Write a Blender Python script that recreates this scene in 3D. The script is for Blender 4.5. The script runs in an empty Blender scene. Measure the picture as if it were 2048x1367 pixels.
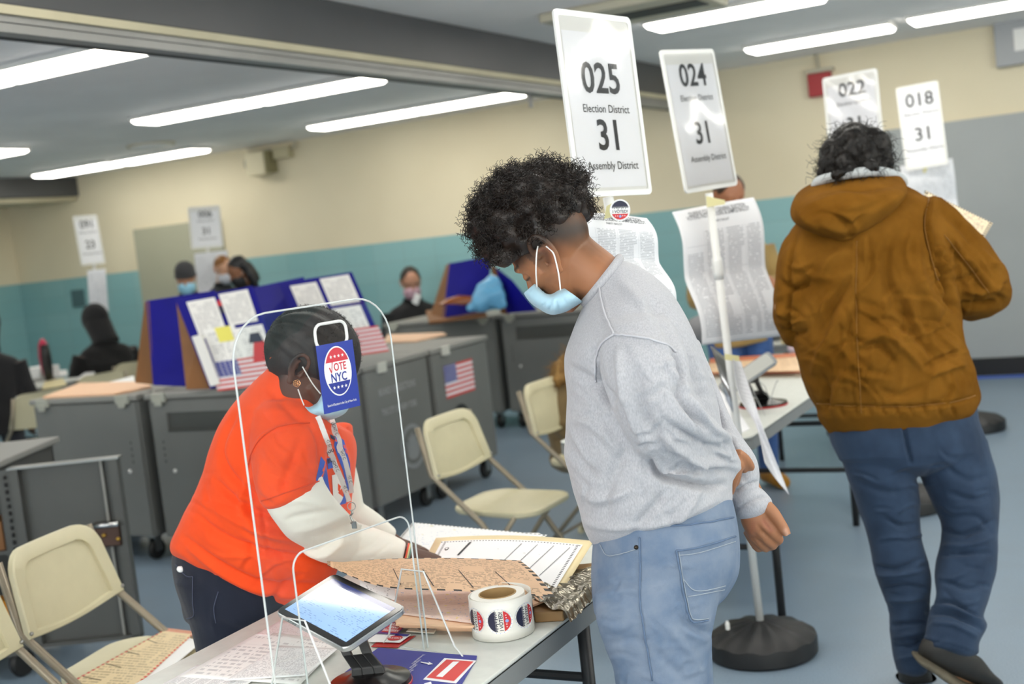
import bpy, bmesh, math, random
import numpy as np
from mathutils import Vector, Matrix

sc = bpy.context.scene
COL = sc.collection
random.seed(7)
rng = np.random.default_rng(11)

# ------------------------------------------------------------------ camera
F_PX = 2500.0
PITCH, ROLL, YAW, CAM_H = math.radians(4.926), math.radians(-6.351), math.radians(-27.593), 1.55
cf = np.array([math.sin(YAW)*math.cos(PITCH), math.cos(YAW)*math.cos(PITCH), -math.sin(PITCH)])
_r = np.cross(cf, [0, 0, 1]); _r /= np.linalg.norm(_r); _u = np.cross(_r, cf)
cr = math.cos(ROLL)*_r + math.sin(ROLL)*_u
cu = -math.sin(ROLL)*_r + math.cos(ROLL)*_u
C0 = np.array([0, 0, CAM_H])
cam_d = bpy.data.cameras.new('camera'); cam = bpy.data.objects.new('camera', cam_d); COL.objects.link(cam)
cam.matrix_world = Matrix(((cr[0], cu[0], -cf[0], 0), (cr[1], cu[1], -cf[1], 0), (cr[2], cu[2], -cf[2], CAM_H), (0, 0, 0, 1)))
cam_d.sensor_width = 36; cam_d.lens = F_PX/2048*36
cam_d.clip_start = .05
cam_d.dof.use_dof = True; cam_d.dof.focus_distance = 2.55; cam_d.dof.aperture_fstop = 3.4
sc.camera = cam
# ------------------------------------------------------------------ world and exposure
wd = bpy.data.worlds.new('world'); sc.world = wd; wd.use_nodes = True
wd.node_tree.nodes['Background'].inputs[0].default_value = (.8, .9, 1, 1)
wd.node_tree.nodes['Background'].inputs[1].default_value = .05
sc.view_settings.view_transform = 'Standard'; sc.view_settings.look = 'None'
sc.view_settings.gamma = 1; sc.view_settings.use_curve_mapping = False
sc.view_settings.exposure = 0.24
LAMP = 9.6          # strength of the fluorescent diffusers
H = 2.74             # ceiling height
def fill_light(name, loc, rot, sx, sy, w):     # added fill light, tilted up to brighten ceiling and fronts; no source seen
    l = bpy.data.lights.new(name, 'AREA'); l.shape = 'RECTANGLE'; l.size = sx; l.size_y = sy; l.energy = w; l.color = (1, .98, .95)
    o = bpy.data.objects.new(name, l); COL.objects.link(o); o.location = loc; o.rotation_euler = rot
fill_light('window_daylight', (-2.5, -4.35, 1.75), (math.pi/2+.80, 0, 0), 11, 1.3, 420)
fill_light('window_daylight_side', (4.35, 1.5, 1.75), (math.pi/2+.80, 0, math.pi/2), 9, 1.3, 260)
WY = 10.6            # back wall
TRACK_X = -3.40

# ------------------------------------------------------------------ pixel -> place helpers (photo measured in 2048 x 1367)
def ray(x, y): return cf + cr*((x-1024)/F_PX) - cu*((y-683.5)/F_PX)
def dep(x, y, d): return C0 + ray(x, y)*d
def atz(x, y, z): r = ray(x, y); return C0 + r*((z-CAM_H)/r[2])
def atx(x, y, X): r = ray(x, y); return C0 + r*(X/r[0])
def aty(x, y, Y): r = ray(x, y); return C0 + r*(Y/r[1])
def proj(P):
    q = np.asarray(P, float)-C0; z = q@cf
    return np.stack([1024+F_PX*(q@cr)/z, 683.5-F_PX*(q@cu)/z, z], -1)
def nrm(v): v = np.asarray(v, float); return v/(np.linalg.norm(v)+1e-12)

# ------------------------------------------------------------------ materials
def lin(c):
    if isinstance(c, str): c = tuple(int(c[i:i+2], 16) for i in (0, 2, 4))
    return tuple((v/255/12.92 if v/255 <= .04045 else ((v/255+.055)/1.055)**2.4) for v in c)
class Ex:                                   # little arithmetic on node sockets
    def __init__(s, nt, o): s.nt, s.o = nt, o
    def op(s, f, b=None, c=None):
        n = s.nt.nodes.new('ShaderNodeMath'); n.operation = f
        for i, v in enumerate((s, b, c)):
            if v is None: continue
            if isinstance(v, Ex): s.nt.links.new(v.o, n.inputs[i])
            else: n.inputs[i].default_value = v
        return Ex(s.nt, n.outputs[0])
    def __add__(s, b): return s.op('ADD', b)
    def __sub__(s, b): return s.op('SUBTRACT', b)
    def __mul__(s, b): return s.op('MULTIPLY', b)
    def __lt__(s, b): return s.op('LESS_THAN', b)
    def __gt__(s, b): return s.op('GREATER_THAN', b)
    def fr(s): return s.op('FRACT')
    def fl(s): return s.op('FLOOR')
    def mn(s, b): return s.op('MINIMUM', b)
    def mx(s, b): return s.op('MAXIMUM', b)
def newmat(name):
    m = bpy.data.materials.new(name); m.use_nodes = True
    return m, m.node_tree, m.node_tree.nodes['Principled BSDF']
def noise_fac(nt, scale, detail=4, coord='Object', rough=.55, stretch=None):
    tc = nt.nodes.new('ShaderNodeTexCoord'); n = nt.nodes.new('ShaderNodeTexNoise')
    n.inputs['Scale'].default_value = scale; n.inputs['Detail'].default_value = detail; n.inputs['Roughness'].default_value = rough
    src = tc.outputs[coord]
    if stretch:
        mp = nt.nodes.new('ShaderNodeMapping'); mp.inputs['Scale'].default_value = stretch
        nt.links.new(src, mp.inputs[0]); src = mp.outputs[0]
    nt.links.new(src, n.inputs['Vector']); return Ex(nt, n.outputs[0])
def mixc(nt, fac, a, b):
    n = nt.nodes.new('ShaderNodeMix'); n.data_type = 'RGBA'
    for sock, v in ((n.inputs[0], fac), (n.inputs[6], a), (n.inputs[7], b)):
        if isinstance(v, Ex): nt.links.new(v.o, sock)
        elif isinstance(v, (int, float)): sock.default_value = v
        else: sock.default_value = (*v, 1)
    return Ex(nt, n.outputs[2])
def M(name, c, rough=.6, var=0, vs=8, bump=0, bs=60, metal=0, spec=.5, c2=None, sheen=0, stretch=None, trans=0, coat=0, bstretch=None):
    m, nt, p = newmat(name); a = lin(c)
    p.inputs['Base Color'].default_value = (*a, 1); p.inputs['Roughness'].default_value = rough
    p.inputs['Metallic'].default_value = metal; p.inputs['Specular IOR Level'].default_value = spec
    if sheen: p.inputs['Sheen Weight'].default_value = sheen
    if coat: p.inputs['Coat Weight'].default_value = coat
    if trans: p.inputs['Transmission Weight'].default_value = trans
    if var or c2 is not None:
        f = noise_fac(nt, vs, stretch=stretch); f = (f-.5)*3.2+.5; f = f.mx(0).mn(1)
        b = lin(c2) if c2 is not None else tuple(min(1, v*(1+var)) for v in a)
        a2 = a if c2 is not None else tuple(v*(1-var) for v in a)
        nt.links.new(mixc(nt, f, a2, b).o, p.inputs['Base Color'])
    if bump:
        f = noise_fac(nt, bs, 5, stretch=bstretch); b = nt.nodes.new('ShaderNodeBump'); b.inputs['Strength'].default_value = bump
        b.inputs['Distance'].default_value = .004
        nt.links.new(f.o, b.inputs['Height']); nt.links.new(b.outputs[0], p.inputs['Normal'])
    return m
def emat(name, c, s):
    m, nt, p = newmat(name)
    p.inputs['Base Color'].default_value = (*lin(c), 1)
    p.inputs['Emission Color'].default_value = (*lin(c), 1); p.inputs['Emission Strength'].default_value = s
    return m
def uv(nt):
    t = nt.nodes.new('ShaderNodeTexCoord'); s = nt.nodes.new('ShaderNodeSeparateXYZ'); nt.links.new(t.outputs['UV'], s.inputs[0])
    return Ex(nt, s.outputs[0]), Ex(nt, s.outputs[1])
def rnd(nt, a, b):                           # noise value at (a, b)
    cb = nt.nodes.new('ShaderNodeCombineXYZ'); nt.links.new(a.o, cb.inputs[0]); nt.links.new(b.o, cb.inputs[1])
    n = nt.nodes.new('ShaderNodeTexNoise'); n.inputs['Scale'].default_value = 1; n.inputs['Detail'].default_value = 1
    nt.links.new(cb.outputs[0], n.inputs['Vector']); return Ex(nt, n.outputs[0])
def page(name, base, ink='303038', lines=30, words=40, margin=.07, dens=.5, cols=1, alpha=.75, dash=None, head=0, swap=False, rules=0, blots=None, rough=.55):
    """paper with rows of printed text; dash=(colour, inset, width, count_u, count_v) draws a dashed border"""
    m, nt, p = newmat(name); u, v = uv(nt)
    if swap: u, v = v, u
    p.inputs['Roughness'].default_value = rough
    row = (v*lines).fl()
    a = ((v*lines).fr()) < .5
    w = rnd(nt, u*words, row*7.31) > (1-dens)
    blk = rnd(nt, u*2.3+3.1, (v*6).fl()*3.7) > .42
    k = a*w*blk
    if cols > 1:
        g = (u*cols).fr(); k = k*(g > .08)*(g < .92)
    inside = (u > margin)*(u < 1-margin)*(v > margin)*(v < 1-margin-head)
    k = k*inside
    if rules:
        q = ((u*rules).fr() < .02).mx(((v*rules*1.4).fr()) < .025)
        k = k.mx(q*inside*.5)
    col = mixc(nt, k*alpha, lin(base), lin(ink))
    if blots:
        for i, (bc, thr, scl) in enumerate(blots):
            b = rnd(nt, u*scl+i*31.7, v*scl*1.3+i*11.3) > thr
            col = mixc(nt, b*.8, col, lin(bc))
    if dash:
        dc, ins, wid, cu_, cv_ = dash
        du = u.mn((u*-1)+1); dv = v.mn((v*-1)+1)
        bu = (du > ins)*(du < ins+wid)*((v*cv_).fr() < .5)
        bv = (dv > ins)*(dv < ins+wid*1.0)*((u*cu_).fr() < .5)
        col = mixc(nt, bu.mx(bv), col, lin(dc))
    nt.links.new(col.o, p.inputs['Base Color'])
    return m

# ------------------------------------------------------------------ mesh builder
class MB:
    def __init__(s): s.v, s.f, s.m, s.uv = [], [], [], {}
    def add(s, vs, fs, mi=0, uvs=None):
        o = len(s.v); s.v += [tuple(map(float, p)) for p in vs]
        for i, f in enumerate(fs):
            if uvs is not None: s.uv[len(s.f)] = uvs[i]
            s.f.append(tuple(o+k for k in f)); s.m.append(mi)
        return s
    def box(s, c, d, R=None, mi=0):
        c = np.array(c, float); h = np.array(d, float)/2
        vs = [np.array([x, y, z])*h for x in (-1, 1) for y in (-1, 1) for z in (-1, 1)]
        if R is not None: vs = [R@p for p in vs]
        return s.add([c+p for p in vs], [(0, 1, 3, 2), (4, 6, 7, 5), (0, 4, 5, 1), (2, 3, 7, 6), (0, 2, 6, 4), (1, 5, 7, 3)], mi)
    def bx(s, x0, x1, y0, y1, z0, z1, mi=0): return s.box(((x0+x1)/2, (y0+y1)/2, (z0+z1)/2), (abs(x1-x0), abs(y1-y0), abs(z1-z0)), None, mi)
    def loft(s, rings, cap=True, mi=0, closed=False):
        n = len(rings[0]); vs = [p for r in rings for p in r]; fs = []
        R = len(rings)
        for i in range(R if closed else R-1):
            j = (i+1) % R
            for k in range(n): fs.append((i*n+k, i*n+(k+1) % n, j*n+(k+1) % n, j*n+k))
        if cap and not closed:
            fs.append(tuple(range(n-1, -1, -1))); fs.append(tuple((R-1)*n+k for k in range(n)))
        return s.add(vs, fs, mi)
    def tube(s, pts, r, n=8, closed=False, mi=0, cap=True, flat=1.0):
        pts = [np.array(p, float) for p in pts]; N = len(pts)
        rs = [r]*N if np.isscalar(r) else list(r)
        rings = []; A = None
        for i, p in enumerate(pts):
            a = pts[(i-1) % N] if (closed or i) else p
            b = pts[(i+1) % N] if (closed or i < N-1) else p
            t = nrm(b-a)
            if A is None:
                A = np.cross(t, [0, 0, 1.0])
                if np.linalg.norm(A) < .15: A = np.cross(t, [0, 1.0, 0])
            A = nrm(A-t*(A@t)); B = np.cross(t, A)
            rings.append([p+rs[i]*(math.cos(q)*A+flat*math.sin(q)*B) for q in np.arange(n)*2*math.pi/n])
        return s.loft(rings, cap, mi, closed)
    def lathe(s, prof, c=(0, 0, 0), n=32, mi=0, axis=None, cap=True):
        R = np.eye(3) if axis is None else axis; c = np.array(c, float)
        rings = [[c+R@np.array([r*math.cos(q), r*math.sin(q), z]) for q in np.arange(n)*2*math.pi/n] for r, z in prof]
        return s.loft(rings, cap, mi)
    def ball(s, c, r, R=None, n=14, mi=0):
        r = np.array([r]*3 if np.isscalar(r) else r, float); c = np.array(c, float); rings = []
        for i in range(1, n):
            th = math.pi*i/n
            ring = []
            for q in np.arange(n*2)*math.pi/n:
                p = r*np.array([math.sin(th)*math.cos(q), math.sin(th)*math.sin(q), -math.cos(th)])
                ring.append(c+(R@p if R is not None else p))
            rings.append(ring)
        return s.loft(rings, True, mi)
    def poly(s, pts, th=0, nv=None, mi=0):
        """flat polygon, extruded by th along nv"""
        n = len(pts); pts = [np.array(p, float) for p in pts]
        if not th: return s.add(pts, [tuple(range(n))], mi)
        nv = np.array(nv, float)*th
        return s.add(pts+[p+nv for p in pts], [tuple(range(n-1, -1, -1)), tuple(range(n, 2*n))]+[(k, (k+1) % n, n+(k+1) % n, n+k) for k in range(n)], mi)
    def sheet(s, fn, nu, nv, mi=0):
        vs = [fn(i/nu, j/nv) for j in range(nv+1) for i in range(nu+1)]; fs = []; us = []
        for j in range(nv):
            for i in range(nu):
                a = j*(nu+1)+i; fs.append((a, a+1, a+nu+2, a+nu+1))
                us.append([(i/nu, j/nv), ((i+1)/nu, j/nv), ((i+1)/nu, (j+1)/nv), (i/nu, (j+1)/nv)])
        return s.add(vs, fs, mi, us)
    def mesh(s, name, off=(0, 0, 0)):
        me = bpy.data.meshes.new(name); o = np.array(off, float)
        me.from_pydata([tuple(np.array(p)-o) for p in s.v], [], s.f)
        me.polygons.foreach_set('material_index', s.m)
        if s.uv:
            L = me.uv_layers.new(name='UVMap')
            for fi, us in s.uv.items():
                for k, li in enumerate(me.polygons[fi].loop_indices): L.data[li].uv = us[k]
        me.update(); return me
def wloc(o):
    p = np.zeros(3)
    while o is not None: p = p+np.array(o.location); o = o.parent
    return p
def link(name, me, mats, parent=None, smooth=False, bevel=0, solid=0, world=False, angle=None, seg=2):
    o = bpy.data.objects.new(name, me); COL.objects.link(o)
    for m in (mats if isinstance(mats, (list, tuple)) else [mats]): me.materials.append(m)
    if parent is not None: o.parent = parent
    if smooth or angle: me.polygons.foreach_set('use_smooth', [True]*len(me.polygons))
    if solid:
        d = o.modifiers.new('solid', 'SOLIDIFY'); d.thickness = solid; d.offset = -1
    if bevel:
        b = o.modifiers.new('bevel', 'BEVEL'); b.width = bevel; b.segments = seg; b.limit_method = 'ANGLE'; b.angle_limit = .6
        if smooth or angle:
            w = o.modifiers.new('wn', 'WEIGHTED_NORMAL')
    if angle:
        try: me.set_sharp_from_angle(angle=angle)
        except Exception: pass
    return o
def obj(name, b, mats, parent=None, **k):
    off = wloc(parent) if (parent is not None and k.pop('world', False)) else (0, 0, 0)
    k.pop('world', None)
    return link(name, b.mesh(name, off), mats, parent, **k)
def tag(o, label, cat, group=None, kind=None):
    o['label'] = label; o['category'] = cat
    if group: o['group'] = group
    if kind: o['kind'] = kind
    return o
def thing(name, label, cat, loc=(0, 0, 0), rz=0, group=None):
    o = bpy.data.objects.new(name, None); COL.objects.link(o); o.empty_display_size = .1
    o.location = tuple(loc); o.rotation_euler = (0, 0, rz); return tag(o, label, cat, group)
def struct(name, b, m, parent=None, **k):
    o = obj(name, b, m, parent, **k)
    if parent is None: o['kind'] = 'structure'
    return o
def dup(root, loc, rz, label, group=None):
    r = root.copy(); COL.objects.link(r); r.location = tuple(loc); r.rotation_euler = (0, 0, rz); r['label'] = label
    if group: r['group'] = group
    def rec(src, dst):
        for ch in list(src.children):
            c = ch.copy(); COL.objects.link(c); c.parent = dst; rec(ch, c)
    rec(root, r); return r
def crom(P, sub):
    P = np.array(P, float); n = len(P)
    if n < 3: return np.array([P[0]*(1-t)+P[-1]*t for t in np.linspace(0, 1, sub+1)])
    out = []
    for i in range(n-1):
        a, b, c, d = P[max(i-1, 0)], P[i], P[i+1], P[min(i+2, n-1)]
        for k in range(sub):
            t = k/sub
            out.append(.5*((2*b)+(c-a)*t+(2*a-5*b+4*c-d)*t*t+(3*b-a-3*c+d)*t**3))
    out.append(P[-1]); return np.array(out)
class Fr:                                    # a local frame: origin + x, y, z axes
    def __init__(s, o, x, y, z=None):
        s.o = np.array(o, float); s.x = nrm(x); y = np.array(y, float); s.y = nrm(y-s.x*(y@s.x)); s.z = np.cross(s.x, s.y) if z is None else nrm(z)
        s.R = np.stack([s.x, s.y, s.z], 1)
    def __call__(s, x, y, z=0): return s.o+s.x*x+s.y*y+s.z*z
_tc = {}
def text2d(t, size=1.0, bold=0.0, xs=1.0, align='CENTER'):
    """built-in font as flat triangles: (verts [x, y], faces)"""
    k = (t, bold, align)
    if k not in _tc:
        c = bpy.data.curves.new('t', 'FONT'); c.body = t; c.align_x = align; c.align_y = 'CENTER'; c.offset = bold; c.resolution_u = 3; c.size = 1
        o = bpy.data.objects.new('t', c); COL.objects.link(o)
        me = bpy.data.meshes.new_from_object(o.evaluated_get(bpy.context.evaluated_depsgraph_get()))
        _tc[k] = ([tuple(v.co[:2]) for v in me.vertices], [tuple(p.vertices) for p in me.polygons])
        bpy.data.objects.remove(o); bpy.data.curves.remove(c); bpy.data.meshes.remove(me)
    v, f = _tc[k]; return [(x*size*xs, y*size) for x, y in v], f
def put_text(b, t, fn, size, bold=0, xs=1, mi=0, at=(0, 0), rot=0, align='CENTER'):
    v, f = text2d(t, size, bold, xs, align); c, s_ = math.cos(rot), math.sin(rot)
    return b.add([fn(at[0]+x*c-y*s_, at[1]+x*s_+y*c) for x, y in v], f, mi)
def disc2(cx, cy, rx, ry, n=28, a0=0, a1=2*math.pi): return [(cx+rx*math.cos(t), cy+ry*math.sin(t)) for t in np.linspace(a0, a1, n, endpoint=abs(a1-a0) < 6.28)]
def star2(cx, cy, r): return [(cx+(r if k % 2 == 0 else r*.4)*math.sin(k*math.pi/5), cy+(r if k % 2 == 0 else r*.4)*math.cos(k*math.pi/5)) for k in range(10)]
def put_poly(b, pts, fn, mi): return b.add([fn(x, y) for x, y in pts], [tuple(range(len(pts)))], mi)
def put_star(b, cx, cy, r, fn, mi):
    p = star2(cx, cy, r); return b.add([fn(cx, cy)]+[fn(x, y) for x, y in p], [(0, k+1, (k+1) % 10+1) for k in range(10)], mi)
def rrect(w, h, r, n=5):
    out = []
    for cx, cy, a in ((w/2-r, h/2-r, 0), (-w/2+r, h/2-r, 90), (-w/2+r, -h/2+r, 180), (w/2-r, -h/2+r, 270)):
        out += [(cx+r*math.cos(math.radians(a+90*k/n)), cy+r*math.sin(math.radians(a+90*k/n))) for k in range(n+1)]
    return out

# ------------------------------------------------------------------ shared materials
white_plastic = M('white plastic', 'e9e9e6', .4)
table_white = M('table top plastic', 'd3d6d0', .45, .04, 30)
table_edge = M('table edge', '8b8d8c', .5)
dark_metal = M('dark metal', '2b2b2c', .45, metal=.3)
black_plastic = M('black plastic', '1b1b1c', .42)
chair_tan = M('tan plastic', 'c9c2a2', .38, .02, 20)
chair_leg = M('tan metal', '8d8371', .35, metal=.35)
cab_grey = M('grey cabinet', '70716e', .5, .05, 3, .05, 300)
cab_dark = M('dark grey steel', '4a4b48', .45, .06, 3)
cab_lid = M('cabinet lid', '8b8b86', .5)
booth_blue = M('blue corrugated plastic', '100e80', .5, .1, 3, spec=.15)
kraft = M('brown board', '7d5126', .6, .1, 5)
paper = M('white paper', 'f1f1f0', .55)
paper_cool = M('cool paper', 'f3f4f8', .5)
tape_y = M('masking tape', 'e6dfa8', .6)
ink = M('black ink', '2b2c2f', .6)
navy_ink = M('navy ink', '20223e', .5)
red_ink = M('red ink', 'cc2e36', .5)
blue_ink = M('blue ink', '2c3a9c', .5)
white_ink = M('white ink', 'f4f4f6', .5)
grey_ink = M('grey lettering', 'a9abab', .6)
chrome = M('chrome', 'c9c9c9', .2, metal=1)
steel = M('steel', '9c9c99', .3, metal=.9)
rubber = M('black rubber', '141414', .6)

# ================================================================== THE ROOM
def wall_mat():
    m, nt, p = newmat('painted wall over tile')
    g = nt.nodes.new('ShaderNodeNewGeometry'); s = nt.nodes.new('ShaderNodeSeparateXYZ'); nt.links.new(g.outputs['Position'], s.inputs[0])
    x, y, z = (Ex(nt, s.outputs[i]) for i in range(3))
    t = x+y
    vj = ((t*(1/.36)).fr()) < .022; hj = ((z*5).fr()) < .035
    cell = rnd(nt, (t*(1/.36)).fl()*3.3, (z*5).fl()*5.1)
    tile = mixc(nt, cell, lin('7fb0b3'), lin('97c0c1'))
    tile = mixc(nt, vj.mx(hj)*.5, tile, lin('86a0a0'))
    nf = noise_fac(nt, .7, 3)
    cream = mixc(nt, nf, lin('d3c7a8'), lin('ece3c8'))
    nt.links.new(mixc(nt, z < 1.6, cream, tile).o, p.inputs['Base Color'])
    r = (z < 1.6)*-.3+.65; nt.links.new(r.o, p.inputs['Roughness'])
    return m
WALL = wall_mat()
floor_m = M('blue grey floor', '7c8d9b', .3, .1, 6, .02, 40, spec=.4)
def _floor():
    nt = floor_m.node_tree; p = nt.nodes['Principled BSDF']
    a = noise_fac(nt, 220, 2); b = noise_fac(nt, 5, 5)
    c = mixc(nt, (a-.5)*2+.5, lin('6d8296'), lin('93a5b4')); c = mixc(nt, (b-.4)*1.2, c, lin('7e8c99'))
    nt.links.new(c.o, p.inputs['Base Color'])
_floor()
ceil_m = M('grey white ceiling', 'f0efee', .8, .05, 1.2)
beam_m = M('dark grey beam paint', '4c4d4f', .42, .06, 2)
XL, XR, YB = -12.05, 4.5, -4.5
struct('floor', MB().bx(XL-.1, XR, YB, WY+.1, -.1, 0), floor_m)
struct('ceiling', MB().bx(XL-.1, XR, YB, WY+.1, H, H+.1), ceil_m)
struct('wall_back', MB().bx(XL-.1, XR, WY, WY+.12, 0, H), WALL)
struct('wall_left', MB().bx(XL-.12, XL, YB, WY, 0, H), WALL)
for i, (lo, hi) in enumerate(((-8, -4.5), (-4.2, -.7), (-.4, 3.1))):
    w_ = struct('window_%d' % (i+1), MB().bx(lo, hi, YB+.001, YB+.03, 1.05, 2.45), M('window frame %d' % i, 'dcdcd8', .5)); obj('pane', MB().bx(lo+.08, hi-.08, YB+.031, YB+.035, 1.13, 2.37), M('window glass %d' % i, 'c8d6e2', .1), w_)  # frames and panes added on the unseen wall to match the fill light
struct('wall_right', MB().bx(XR, XR+.1, YB, WY+.1, 0, H), WALL)
struct('wall_front', MB().bx(XL-.1, XR, YB-.1, YB, 0, H), WALL)
# the dark partition beam with its sliding door track, running towards the back wall
b = MB().bx(TRACK_X-.42, TRACK_X, YB+.02, WY-.002, H-.235, H-.002)
struct('beam_main', b, beam_m, bevel=.006)
trk = bpy.data.objects.new('trim_1', None); COL.objects.link(trk); trk['kind'] = 'structure'
lip = M('cream track lip', 'b9b297', .5, .08, 3); trkm = M('grey track metal', '8f8f8c', .4, .06, 4, metal=.2); trkd = M('dark track slot', '2e2e2d', .6)
y0, y1 = YB+.02, WY-.003
obj('track_lip', MB().bx(TRACK_X-.02, TRACK_X+.012, y0, y1, H-.268, H-.237), lip, trk)
obj('track_rail', MB().bx(TRACK_X-.20, TRACK_X-.005, y0, y1, H-.292, H-.270).bx(TRACK_X-.08, TRACK_X-.012, y0, y1, H-.325, H-.294).bx(TRACK_X-.38, TRACK_X-.24, y0, y1, H-.262, H-.237), trkm, trk)
obj('track_slot', MB().bx(TRACK_X-.23, TRACK_X-.105, y0, y1, H-.300, H-.294), trkd, trk)
hk = MB()
for yy in (7.35, 9.0, 10.1): hk.bx(TRACK_X-.13, TRACK_X-.11, yy, yy+.025, H-.40, H-.294)
obj('track_hook', hk, trkm, trk)
struct('beam_left', MB().bx(-11.5, -10.88, YB+.02, WY-.002, H-.22, H-.002), beam_m, bevel=.006)
tr2 = struct('trim_2', MB().bx(-11.5, -10.92, YB+.02, WY-.003, H-.27, H-.222), lip)
# grey doors and panels on the back wall
grey_panel = M('grey panel paint', 'a0a5a5', .55, .03, 2)
beige_door = M('grey beige door', 'a9a994', .5, .03, 2)
xa, xb = aty(1745, 300, WY)[0], XR-.02
zt = aty(1895, 244, WY)[2]
pan = struct('door_1', MB().bx(xa, xb, WY-.035, WY-.002, .14, zt), grey_panel, bevel=.004)
struct('baseboard_back', MB().bx(xa, xb, WY-.045, WY-.002, .001, .14), black_plastic)
struct('trim_3', MB().bx(xa+.2, xb, WY-.20, WY-.10, .0005, .003), M('blue floor tape', '2b58c8', .5))
x0 = aty(276, 500, WY)[0]; x1 = aty(400, 500, WY)[0]+.35
d2 = struct('door_2', MB().bx(x0, x1, WY-.04, WY-.002, .01, aty(300, 455, WY)[2]), beige_door, bevel=.004)
# fluorescent fixtures
diff_m = emat('fluorescent diffuser', 'fffaf0', LAMP); fix_m = M('white metal housing', 'dcdcd8', .4)
fx = thing('ceiling_light', 'x', 'light')
obj('housing', MB().bx(-.53, .53, -.16, -.14, -.03, 0).bx(-.53, .53, .14, .16, -.03, 0).bx(-.53, -.51, -.14, .14, -.03, 0).bx(.51, .53, -.14, .14, -.03, 0).bx(-.51, .51, -.14, .14, -.004, 0), fix_m, fx)
obj('diffuser', MB().loft([[(x, y*k, z) for x, y in ((-.515*q, -1), (.515*q, -1), (.515*q, 1), (-.515*q, 1))] for k, z, q in ((.15, -.032, 1), (.15, -.036, 1), (.125, -.052, .985), (.11, -.056, .97))]), diff_m, fx)
first = [True]
LG = 'fluorescent fixtures on the ceiling'
def fixture(x, y, label):
    if first[0]: fx.location = (x, y, H-.001); fx['label'] = label; fx['group'] = LG; first[0] = False
    else: dup(fx, (x, y, H-.001), 0, label, LG)
rows = [(-5.08, 5.0, 'near row at upper left, right half cut by the dark beam'), (-6.15, 5.0, 'near row at upper left, left half at the picture edge'),
        (-5.23, 7.42, 'middle row left of the beam, right half with warm edge'), (-6.29, 7.40, 'middle row left of the beam, left half'),
        (-5.19, 9.57, 'row by the back wall, half nearer the beam'), (-6.25, 9.57, 'row by the back wall, half farther from the beam'),
        (-8.82, 9.74, 'far left row by the back wall, right half'), (-9.92, 9.70, 'far left row by the back wall, left half'),
        (-8.98, 7.6, 'short end showing at left picture edge above the wall'),
        (-2.15, 7.42, 'right of the tall 025 sign, near end of the upper strip'), (-1.0, 7.36, 'top edge of the picture, continuing the upper right strip'),
        (-2.1, 9.36, 'strip above the red alarm, left half'), (-.92, 9.28, 'strip above the red alarm, right half at picture corner')]
for x, y, t in rows: fixture(x, y, 'glowing fluorescent ceiling fixture, ' + t)
for x, y in ((-5.5, 2.9), (-6.74, 2.9), (-2.1, 5.1), (-.86, 5.1), (1.6, 5.1), (2.84, 5.1), (-2.5, 3.21), (-1.34, 3.21), (1.6, 2.7), (-2.1, .3), (-.86, .3), (1.6, .3), (2.84, .3), (-2.1, -2.1), (-.86, -2.1), (-5.5, .5), (-6.74, .5), (1.6, 7.5), (2.84, 7.5), (.4, 2.7), (-9.5, 5.3)):
    fixture(x, y, 'glowing fluorescent ceiling fixture outside the picture')
# air diffuser, detector, speaker, conduit box, alarm, wall boxes
t = thing('ceiling_vent', 'cream boxed ceiling air vent with a dark slot, top centre beside the 025 sign', 'vent', (-2.62, 6.75, H))
cream_m = M('cream metal', 'bdb8a4', .5)
obj('housing', MB().bx(-.35, .55, -.32, .3, -.05, -.001), cream_m, t, bevel=.01)
obj('slot', MB().bx(-.05, .5, -.12, .1, -.056, -.051), trkd, t)
t = thing('ceiling_detector', 'round white detector dome on the ceiling left of the wall speaker', 'detector', (-8.2, 8.95, H))
obj('base', MB().lathe([(.22, -.02), (.22, -.001)]), cream_m, t); obj('dome', MB().lathe([(.02, -.06), (.12, -.052), (.18, -.03), (.19, -.02)]), white_plastic, t, smooth=True)
sp = aty(520, 328, WY-.1)
t = thing('wall_speaker', 'beige box speaker with round grille high on the cream wall', 'speaker', (sp[0], WY-.002, sp[2]), .0)
obj('cabinet', MB().box((0, -.12, 0), (.21, .2, .24), np.array(Matrix.Rotation(.25, 3, 'Z'))), M('beige speaker', 'd8cfb0', .5), t, bevel=.01)
g = Fr((-.026, -.222, .01), (math.cos(.25), math.sin(.25), 0), (0, 0, 1))
obj('grille', MB().lathe([(.075, -.004), (.075, .004), (.06, .006)], g.o, 24, axis=g.R), M('grey speaker cone', 'a49f8b', .7), t)
obj('bracket', MB().bx(.1, .15, -.16, -.001, -.1, .12), M('olive bracket', '8a8462', .6), t)
cb = aty(572, 303, WY)
t = thing('conduit_box', 'beige junction box with conduit beside the wall speaker', 'junction box', (cb[0], WY-.002, cb[2]))
obj('box', MB().bx(-.1, .1, -.1, 0, -.07, .05), M('beige box', 'b9b190', .55), t, bevel=.008)
obj('conduit', MB().tube([(.1, -.05, .02), (.16, -.05, .03), (.16, -.05, .1), (.16, -.04, .14)], .014), cream_m, t, smooth=True); obj('conduit', MB().tube([(-.1, -.05, .04), (-.2, -.05, .05), (-.45, -.04, .07)], .012), cream_m, t, smooth=True)
al = aty(1641, 166, WY)
t = thing('fire_alarm', 'red fire alarm strobe high on the wall above the 022 sign', 'alarm', (al[0], WY-.002, al[2]))
obj('body', MB().bx(-.09, .1, -.07, 0, -.11, .08), M('alarm red', 'a5262a', .45), t, bevel=.006)
obj('strobe', MB().bx(-.09, .13, -.08, -.02, .082, .115), cream_m, t, bevel=.004)
obj('conduit', MB().tube([(0, -.02, .115), (-.01, -.02, .4)], .012), cream_m, t)
wb = aty(2030, 84, WY)
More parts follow.
